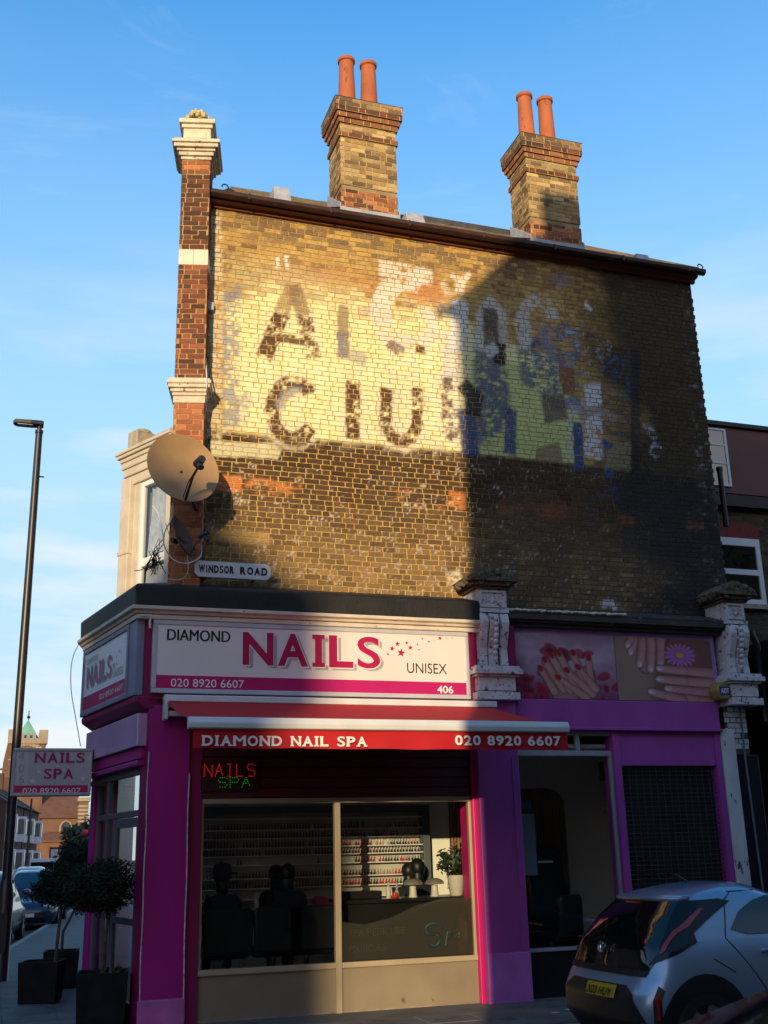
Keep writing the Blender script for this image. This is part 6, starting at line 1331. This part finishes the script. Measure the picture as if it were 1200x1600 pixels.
m.v = [tuple(Matrix.Translation((q.x-1.2,90,-.16)) @ Matrix.Rotation(rd, 4, 'Z') @ Vector(v)) for v in m.v]; m.build('body', carpaint('white_paint', (.5,.5,.52), 0), vt, bevel=.08)
m = MB(Matrix.Translation((q.x-1.2,90,-.16)) @ Matrix.Rotation(rd, 4, 'Z')); m.box(-.02,-.005,-.8,.8,1.15,1.9); m.build('rear_window', CGL, vt)
# slim post and far trees
pq = at(42,1340,70); m = MB(); m.tube([(pq.x,70,-.2),(pq.x+.05,70,at(44,1248,70).z)], [.09,.06], 8); tag(m.build('post', POLE, smooth=True), 'slim dark post standing up the road below the projecting sign', 'post')
def far_tree(x, y, z, r, h, label, seed, mt):
    rg = random.Random(seed); t = thing('street_tree', (x,y,0), label, 'tree'); m = MB(); m.tube([(x,y,-.1),(x+.05,y,z*.6),(x,y,z)], [.16,.12,.05], 7)
    for k in range(8): a = k*.8; m.tube([(x,y,z*.6+k*.1),(x+r*.6*math.cos(a),y+r*.6*math.sin(a),z+.3*r*math.sin(k))], [.06,.02], 5)
    m.build('trunk', BARK, t, smooth=True); m = MB(); leaves(m, (x,y,z), r, r, h, 2600, .11, rg, .35, .3); m.build('crown', mt, t); return t
q = at(122,1322,44); far_tree(q.x+.2, 44, q.z, .75, .9, 'dark leafy street tree with sunlit edges past the shop entrance', 5, mat('street_leaf', (.05,.07,.025), .6, .5, 5))
q = at(132,1300,43); m = MB(); m.ball((q.x,43,q.z), .11, .04, .11, 10, 8); tag(m.build('round_sign', mat('red_disc', (.6,.02,.06), .4, .1, 4), smooth=True), 'small bright red round sign beside the street tree', 'sign')
# ------------------------------------------------------------------ inside the salon
IB = 15.55
IW = mat('interior_wall', (.86,.80,.72), .8, .05, 2); IF = mat('interior_floor', (.45,.43,.40), .5, .2, 3); IC = mat('ceiling_paint', (.82,.82,.82), .9, .05, 3)
m = MB(); m.box(2.05, 9.8, 13.62, IB+.2, -.08, .0); m.build('interior_floor', IF, B)
m = MB(); m.box(1.9, 9.8, 13.62, 17.2, 3.05, 3.1); m.build('ceiling', IC, B)
m = MB(); m.box(1.9, 9.8, IB, IB+.1, .0, 3.05); m.box(9.55, 9.75, 13.62, IB, 0, 3.05); m.build('interior_wall', IW, B)
xs0, xs1 = 2.45, at(664,1300,IB-.3).x
su = thing('shelf_unit', (xs0,IB,0), 'wall of white shelves filled with nail polish inside the salon', 'shelves')
SHW = mat('shelf_white', (.82,.80,.76), .5, .05, 3); SHF = mat('shelf_frame', (.10,.11,.13), .5, .1, 3)
m = MB(); m.box(xs0, xs1, IB-.06, IB-.004, .6, 2.38); m.build('back_panel', mat('shelf_backing', (.46,.44,.41), .6, .05, 3), su)
m = MB(); zt4 = 2.40; m.box(xs0-.1, xs1+.10, IB-.24, IB-.004, zt4-.09, zt4); m.box(xs1, xs1+.10, IB-.24, IB-.004, .6, zt4-.092); m.box(xs0-.1, xs0, IB-.24, IB-.004, .6, zt4-.092); m.build('frame', SHF, su, bevel=.005)
SZ = [at(600,y,IB-.15).z for y in (1276,1293,1306,1320,1332,1346,1366,1381,1398)]
for z in SZ:
    m = MB(); m.box(xs0, xs1, IB-.20, IB-.061, z-.012, z); m.build('shelf', SHW, su)
CAPS = [('dark red',(.16,.008,.012)),('bright red',(.42,.012,.02)),('black',(.01,.01,.012)),('pink',(.50,.12,.20)),('nude',(.45,.28,.20)),('plum',(.10,.012,.06))]
def bottle_mesh(nm, c):
    t = MB(); t.lathe([(.011,0),(.0135,.004),(.0135,.032),(.006,.038),(.006,.042),(.0085,.043),(.0075,.078),(.005,.08)], (0,0,0), 8)
    o = t.build('polish_bottle', mat('polish_'+nm.replace(' ','_'), c, .2, .1, 20, spec=.7), smooth=True); return o
protos = [bottle_mesh(n, c) for n, c in CAPS]; rg = random.Random(21); used = set(); cnt = 0; stuff = MB()
rowname = ['top','second','third','fourth','fifth','sixth','seventh','eighth','bottom']
xm = 4.35
for ri, z in enumerate(SZ):
    if ri in (0, 8): continue
    x = xs0+.05; run = 0; ci = rg.randrange(6)
    while x < xs1-.04:
        if run <= 0: run = rg.randrange(3, 9); ci = rg.choice([0,1,2,2,2,4,5,0]); 
        run -= 1
        if ri == 5 and (x < 4.75 and rg.random() < .9): x += .045; continue
        if rg.random() < .06: x += .045; continue
        if x > xm and cnt < 290:
            i = ci; p = protos[i]
            o = p if i not in used else p.copy()
            if i in used: C.objects.link(o)
            used.add(i); o.location = (x, IB-.13+rg.random()*.02, z+.001)
            tag(o, CAPS[i][0]+' nail polish bottle standing on the '+rowname[ri]+' shelf behind the right pane', 'bottle', CAPS[i][0]+' nail polish bottles on the '+rowname[ri]+' shelf'); cnt += 1
        else:
            stuff.lathe([(.0135,0),(.0135,.034),(.007,.04),(.0085,.043),(.006,.08)], (x, IB-.12, z+.001), 6)
        x += .042+rg.random()*.004
for i, p in enumerate(protos):
    if i not in used: bpy.data.objects.remove(p)
tag(stuff.build('polish_bottles', mat('polish_mixed', (.12,.05,.05), .3, .8, 30, spec=.6), smooth=True), 'rows of small nail polish bottles on the shelves behind the left pane', 'bottles', kind='stuff')
# slatted panel, white boxes, small pictures
SLW = mat('slat_wood', (.34,.18,.08), .5, .2, 9, stretch=(1,1,.1)); SLB = mat('slat_felt', (.012,.011,.011), .9, .2, 9)
def slat_panel(x0, x1, z0, z1, y, arch, label):
    t = thing('slat_panel', ((x0+x1)/2,y,z0), label, 'wall panel'); 
    def top(x): 
        if not arch: return z1
        r = arch; d = max(0, x-(x1-r), (x0+.0)+0-x if arch < 0 else 0); return z1-(r-math.sqrt(max(0, r*r-d*d)))
    m = MB(); n = 14; xs = np.linspace(x0, x1, n+1); m.prism([(x0,z0),(x1,z0)]+[(x, top(x)) for x in xs[::-1]], y-.012, y-.002, 'y'); m.build('felt_back', SLB, t)
    m = MB(); x = x0+.015
    while x < x1-.03: m.box(x, x+.030, y-.035, y-.013, z0, top(x+.015)-.01); x += .048
    m.build('slats', SLW, t); return t
q0, q1 = at(702,1300,IB).x, at(738,1300,IB).x
slat_panel(q0, q1+.1, .3, 2.46, IB, 0, 'wooden slatted wall panel seen at the right of the big window')
q0, q1 = at(806,1300,IB).x, at(884,1300,IB).x
slat_panel(q0, q1, .3, at(850,1232,IB).z, IB, .28, 'dark round-topped slatted wall panel behind the treatment chair')
m = MB(); a = at(812,1272,14.6); b = at(838,1368,14.6); m.box(a.x-.1, at(838,1320,14.6).x, 14.6, 14.9, b.z, a.z); tag(m.build('wall_cabinet', mat('cabinet_white', (.42,.50,.60), .5, .05, 3), bevel=.012), 'plain white wall cabinet in the side window', 'cabinet')
a = at(817,1257,14.7); m = MB(); m.box(a.x-.1, a.x+.14, 14.7, 14.85, a.z-.06, a.z+.06); tag(m.build('appliance_box', mat('box_blue', (.12,.2,.42), .5, .1, 3), bevel=.006), 'small blue box on top of the white wall cabinet', 'box')
a = at(733,1300,14.3); m = MB(); m.box(a.x-.08, a.x+.05, 14.28, 14.32, 1.6, 2.2); tag(m.build('paper_notice', mat('paper', (.6,.58,.55), .8, .05, 5)), 'pale notice hanging behind the right edge of the big window', 'notice')
m = MB(); a = at(945,1210,IB); m.box(a.x-.1,a.x+.16,IB-.03,IB-.003,a.z-.10,a.z+.18); tag(m.build('wall_picture', mat('dark_picture', (.12,.11,.10), .5, .2, 5)), 'small dark picture on the pale wall inside the side window', 'picture')
m = MB(); a = at(950,1262,IB); m.box(a.x-.12,a.x+.2,IB-.16,IB-.003,a.z-.05,a.z); m.box(a.x-.05,a.x+.2,IB-.12,IB-.003,a.z-.2,a.z-.15); tag(m.build('wall_ledge', IW), 'pale moulded ledge on the wall inside the side window', 'ledge')
# reception counter behind the right pane
CT = mat('counter_black', (.012,.011,.011), .3, .2, 4)
xc0, xc1 = at(536,1410,14.0).x, at(745,1410,14.0).x
ct = thing('reception_counter', ((xc0+xc1)/2,14.1,0), 'black counter inside the shop window behind the right pane', 'counter')
m = MB(); m.box(xc0-.05, xc1, 13.78, 14.5, 1.16, 1.205); m.build('worktop', CT, ct, bevel=.006); m = MB(); m.box(xc0, xc1-.05, 13.84, 14.4, 0, 1.158); m.build('carcass', CT, ct)
LAMPM = mat('lamp_steel', (.35,.32,.27), .25, .1, 6, metal=.5)
def uv(px, label):
    a = at(px, 1388, 14.0); t = thing('nail_lamp', (a.x,14.0,1.206), label, 'nail lamp', 'domed nail lamps on the counter'); m = MB(); m.lathe([(.0,.225),(.05,.222),(.10,.20),(.125,.17),(.122,.15),(.0,.145)], (a.x,14.0,1.206), 20, cap=False); m.build('dome', LAMPM, t, smooth=True)
    m = MB(); m.lathe([(.06,0),(.05,.02),(.042,.14)], (a.x+.0,14.0,1.206), 12); m.build('stand', mat('lamp_white', (.55,.5,.42), .4, .05, 5), t, smooth=True)
uv(645, 'left-hand domed nail lamp on the black counter'); uv(679, 'right-hand domed nail lamp on the black counter, nearer the plant')
a = at(713,1390,14.0); pot = MB(); pot.lathe([(.075,0),(.085,.01),(.115,.25),(.105,.25),(.10,.2),(.0,.2)], (a.x,14.0,1.206), 20, cap=False); tag(pot.build('plant_pot', mat('white_ceramic', (.55,.50,.45), .4, .05, 5), smooth=True), 'white ceramic plant pot at the right end of the black counter', 'plant pot')
t = thing('house_plant', (a.x,14.0,1.4), 'bushy dark house plant in the white pot on the counter', 'plant'); m = MB(); rg = random.Random(31); leaves(m, (a.x+.0,14.0,1.62), .24, .2, .2, 420, .045, rg, .3, .35); m.build('foliage', mat('house_leaf', (.02,.035,.015), .5, .4, 9), t); m = MB()
for k in range(6): m.tube([(a.x,14.0,1.40),(a.x+.12*math.cos(k),14.0+.1*math.sin(k*1.3),1.62)], .006, 5)
m.build('stems', BARK, t)
def little(name, px, y, z, prof, mt, label, cat):
    a = at(px, 1395, y); m = MB(); m.lathe(prof, (a.x,y,z), 12); return tag(m.build(name, mt, smooth=True), label, cat)
CRM = mat('cream_plastic', (.52,.46,.38), .4, .05, 5)
little('lotion_bottle', 607, 13.95, 1.206, [(.03,0),(.032,.01),(.032,.13),(.015,.15),(.01,.155),(.012,.19)], CRM, 'tall cream lotion bottle standing on the counter left of the lamps', 'bottle')
little('lotion_bottle', 620, 13.9, 1.206, [(.025,0),(.028,.01),(.026,.08),(.012,.10),(.012,.17),(.004,.20)], mat('clear_plastic', (.35,.30,.28), .2, .05, 5), 'small nozzle bottle standing between the cream bottle and the lamps', 'bottle')
little('red_candle', 617, 13.86, 1.206, [(.035,0),(.04,.01),(.035,.06),(.02,.07)], mat('candle_red', (.5,.02,.01), .3, .1, 5), 'small red candle pot on the counter beside the nozzle bottle', 'candle')
bm_ = MB(); a = at(563,1403,14.1); bm_.box(a.x-.22, a.x+.26, 14.0, 14.35, 1.206, 1.30); tag(bm_.build('printer', CT, bevel=.015), 'flat black machine lying on the counter beside the mullion', 'machine')
ext = at(722,1470,13.62); t = thing('fire_extinguisher', (ext.x,13.62,.5), 'red fire extinguisher inside the bottom right of the big window', 'fire extinguisher')
m = MB(); m.lathe([(.055,0),(.06,.01),(.06,.38),(.045,.43),(.02,.45)], (ext.x,13.62,.56), 14); m.build('cylinder', mat('extinguisher_red', (.5,.012,.012), .3, .05, 5), t, smooth=True)
m = MB(); m.tube([(ext.x,13.62,1.0),(ext.x,13.62,1.05),(ext.x+.05,13.62,1.06)], .014, 6); m.tube([(ext.x,13.62,1.02),(ext.x+.07,13.6,.95),(ext.x+.075,13.6,.7)], .012, 6); m.build('valve_and_hose', BLKP, t, smooth=True); m = MB(); m.box(ext.x+.0,ext.x+.045,13.556,13.561,.7,.92); m.build('instruction_label', mat('label_cream', (.6,.5,.25), .5, .2, 60), t); m = MB(); m.box(ext.x-.1,ext.x+.1,13.56,13.75,.45,.558); m.build('stand', CT, t)
# nail tables, chairs behind the left pane
xt0_, xt1_ = 2.36, at(522,1420,14.5).x
tb = thing('nail_table', ((xt0_+xt1_)/2,14.75,0), 'long pale nail table behind the left pane', 'table')
m = MB(); m.box(xt0_, xt1_, 14.55, 15.05, 1.02, 1.06); m.build('tabletop', SHW, tb, bevel=.005)
for x in (xt0_+.1, (xt0_+xt1_)/2-.2, xt1_-.5):
    m = MB(); m.box(x, x+.4, 14.65, 15.0, 0, 1.018); m.build('pedestal', SHW, tb)
def stool(x, y, rz, label):
    t = thing('salon_chair', (x,y,0), label, 'chair', 'black salon chairs at the nail table'); M = frame((x,y,0), (math.cos(rz), math.sin(rz))); LTH = mat('black_leather', (.012,.012,.014), .4, .2, 8)
    m = MB(M); m.box(-.28,.28,-.25,.28,.60,.72); m.build('seat', LTH, t, bevel=.04, seg=3)
    m = MB(M); m.prism([(-.29,.66),(.29,.66),(.31,1.12),(.26,1.17),(-.26,1.17),(-.31,1.12)], -.33, -.25, 'y'); m.build('backrest', LTH, t, bevel=.03, seg=3)
    m = MB(M); m.lathe([(.24,0),(.24,.02),(.05,.05),(.03,.06),(.03,.6)], (0,0,0), 18); m.build('pedestal', mat('chrome', (.7,.7,.72), .12, .02, 5, metal=1), t, smooth=True); return t
for px, lb in ((350,'black salon chair nearest the pink pillar'),(428,'black salon chair in the middle of the three at the nail table'),(480,'black salon chair nearest the window mullion')): stool(at(px,1440,14.0).x, 14.05, 0, lb)
# ------------------------------------------------------------------ people (dark figures inside)
def person(x, y, rz, hipz, pose, cloth, hairc, label, scale=1., lean=.16, hat=False):
    t = thing('person', (x,y,0), label, 'person'); M = Matrix.Translation((x,y,0)) @ Matrix.Rotation(rz, 4, 'Z'); s = scale     # local +y is the way the figure faces
    bm = bmesh.new(); ly = bm.verts.layers.skin.verify(); V = {}
    def j(n, p, r, par=None):
        v = bm.verts.new(M @ Vector(p)); v[ly].radius = (r, r); v[ly].use_root = par is None; V[n] = v
        if par: bm.edges.new((V[par], v))
    h = hipz
    j('hip', (0,0,h), .15*s); j('waist', (0,lean*.3,h+.16*s), .13*s, 'hip'); j('chest', (0,lean*.8,h+.36*s), .155*s, 'waist'); j('neck0', (0,lean*1.1,h+.52*s), .07*s, 'chest'); j('neck', (0,lean*1.35,h+.58*s), .055*s, 'neck0')
    j('jaw', (0,lean*1.6+.02,h+.65*s), .075*s, 'neck'); j('head', (0,lean*1.7+.01,h+.735*s), .098*s, 'jaw'); j('crown', (0,lean*1.7-.0,h+.80*s), .078*s, 'head'); j('nose', (0,lean*1.7+.115,h+.70*s), .016*s, 'head')
    for sd, sg in (('l',-1),('r',1)):
        j('sh'+sd, (sg*.17*s,lean*.95,h+.47*s), .068*s, 'chest'); j('el'+sd, (sg*.24*s,lean*1.0+.10,h+.22*s), .046*s, 'sh'+sd); j('wr'+sd, (sg*.12*s,lean+.33,h+.25*s), .030*s, 'el'+sd); j('pa'+sd, (sg*.09*s,lean+.40,h+.25*s), .030*s, 'wr'+sd)
        for f in range(4): j('f%d%s' % (f,sd), (sg*(.065+.018*f)*s, lean+.45-.004*abs(f-1), h+.245*s), .009, 'pa'+sd); j('g%d%s' % (f,sd), (sg*(.065+.018*f)*s, lean+.485-.006*abs(f-1), h+.225*s), .008, 'f%d%s' % (f,sd))
        j('th'+sd, (sg*.045*s, lean+.40, h+.235*s), .009, 'pa'+sd)
        j('kn'+sd, (sg*.13*s,.42*s,h+.02), .075*s, 'hip'); j('an'+sd, (sg*.13*s,.40*s,max(.12,h-.42)), .048*s, 'kn'+sd); j('to'+sd, (sg*.13*s,.55*s,max(.06,h-.48)), .04*s, 'an'+sd)
    me = bpy.data.meshes.new('body'); bm.to_mesh(me); bm.free()
    o = link_mesh('body', me, cloth, t); k = o.modifiers.new('skin', 'SKIN'); k.use_smooth_shade = True; o.modifiers.new('sub', 'SUBSURF').levels = 2; o.modifiers['sub'].render_levels = 2
    c = M @ Vector((0,lean*1.7-.025,h+.76*s)); m = MB(); m.ball(tuple(c), .106*s, .108*s, .118*s, 16, 10); m.ball(tuple(c+Vector((0,-.02,-.13*s))), .085*s, .07*s, .15*s, 12, 8); m.ball(tuple(c+Vector((0,-.03,-.26*s))), .07*s, .05*s, .12*s, 10, 6); m.build('hair', hairc, t, smooth=True)
    if hat:
        m = MB(); m.lathe([(.02,.16),(.10,.14),(.125,.05),(.13,.03)], tuple(c+Vector((0,0,-.01))), 16); q = c+Vector((.12,.05,.02)); m.ball(tuple(q), .11, .09, .014); m.build('cap', cloth, t, smooth=True)
    return t
HAIR = mat('black_hair', (.008,.007,.007), .45, .3, 30); DK = mat('dark_clothes', (.012,.013,.018), .9, .2, 10); NV = mat('navy_clothes', (.016,.02,.05), .9, .2, 10)
a = at(350,1400,14.1); person(a.x, 14.1, 0, .78, 0, NV, HAIR, 'person in a dark peaked cap and navy top seated behind the left pane', 1.0, .1, True)
a = at(462,1400,14.1); person(a.x, 14.1, .25, .78, 0, DK, HAIR, 'person in black with long dark hair, back to the window, beside the mullion', 1.0, .14)
a = at(432,1400,15.1); person(a.x+.02, 15.25, math.pi-.2, .80, 0, DK, HAIR, 'person in black facing the seated customer across the nail table', .96, .12)
a = at(670,1390,14.65); person(a.x, 14.75, .3, .78, 0, DK, HAIR, 'dark-haired person seen from behind over the counter, right of the pair', 1.02, .12)
a = at(640,1390,14.8); person(a.x, 15.15, -.9, .78, 0, DK, HAIR, 'person bent forward in black beside the lamps, left of the pair', .96, .14)
# things on the nail table
for px, lb in ((401,'tall white bottle standing on the nail table between the seated people'),):
    a = at(px,1400,14.7); m = MB(); m.lathe([(.03,0),(.035,.02),(.033,.14),(.012,.18),(.01,.24)], (a.x,14.7,1.061), 12); tag(m.build('lotion_bottle', CRM, smooth=True), lb, 'bottle')
a = at(508,1410,14.75); m = MB(); m.prism([(a.x-.14,1.061),(a.x+.12,1.061),(a.x+.12,1.20),(a.x-.10,1.24),(a.x-.14,1.2)], 14.7, 14.9, 'y'); tag(m.build('towel_pile', mat('pink_towel', (.40,.06,.13), .95, .2, 14, .4), bevel=.03), 'pile of pink towels at the right end of the nail table', 'towels')
# treatment chair in the side window
a = at(868,1440,14.6); t = thing('treatment_chair', (a.x,14.7,0), 'black padded treatment chair with white headrest in the side window', 'chair'); LTH = MATS['black_leather']
m = MB(); m.prism([(14.55,.5),(14.75,.5),(15.05,1.75),(14.95,1.82),(14.82,1.75)], a.x-.28, a.x+.28, 'x'); m.build('backrest', LTH, t, bevel=.05, seg=3); m = MB(); m.box(a.x-.32,a.x+.32,13.95,14.7,.42,.60); m.build('seat', LTH, t, bevel=.05, seg=3)
m = MB(); m.box(a.x-.13,a.x+.13,14.78,14.83,1.50,1.60); m.build('headrest', SHW, t, bevel=.02)
for s in (-1,1):
    m = MB(); m.box(a.x+s*.42-.07,a.x+s*.42+.07,14.0,14.7,.62,.82); m.build('armrest', SHW if s > 0 else LTH, t, bevel=.03)
m = MB(); m.box(a.x-.35,a.x+.5,13.7,14.6,.0,.40); m.build('foot_basin', SHW, t, bevel=.05)
a = at(838,1420,13.9); stool(a.x+.25, 14.0, .6, 'low black stool by the foot basin in the side window')
bpy.context.view_layer.update()

for i, (px, py, lb) in enumerate(((868,1583,'white scrap of paper lying on the pavement by the black riser'),(893,1578,'small torn scrap of pale paper on the pavement near the silver car'))):
    d_ = ray(px, py); t_ = -(EYE-.004)/d_.z; m = MB(); n_ = 5; r_ = random.Random(i+3)
    pts_ = [(d_.x*t_+(.05+.03*r_.random())*math.cos(k*1.257), d_.y*t_+(.035+.02*r_.random())*math.sin(k*1.257), .004+.012*r_.random()) for k in range(n_)]
    m.add(pts_+[(x, y, z+.003) for x, y, z in pts_], [tuple(range(n_))[::-1], tuple(range(n_, 2*n_))]+[(k, (k+1) % n_, n_+(k+1) % n_, n_+k) for k in range(n_)]); tag(m.build('paper_scrap', mat('paper', (.6,.58,.55), .8, .05, 5)), lb, 'litter')
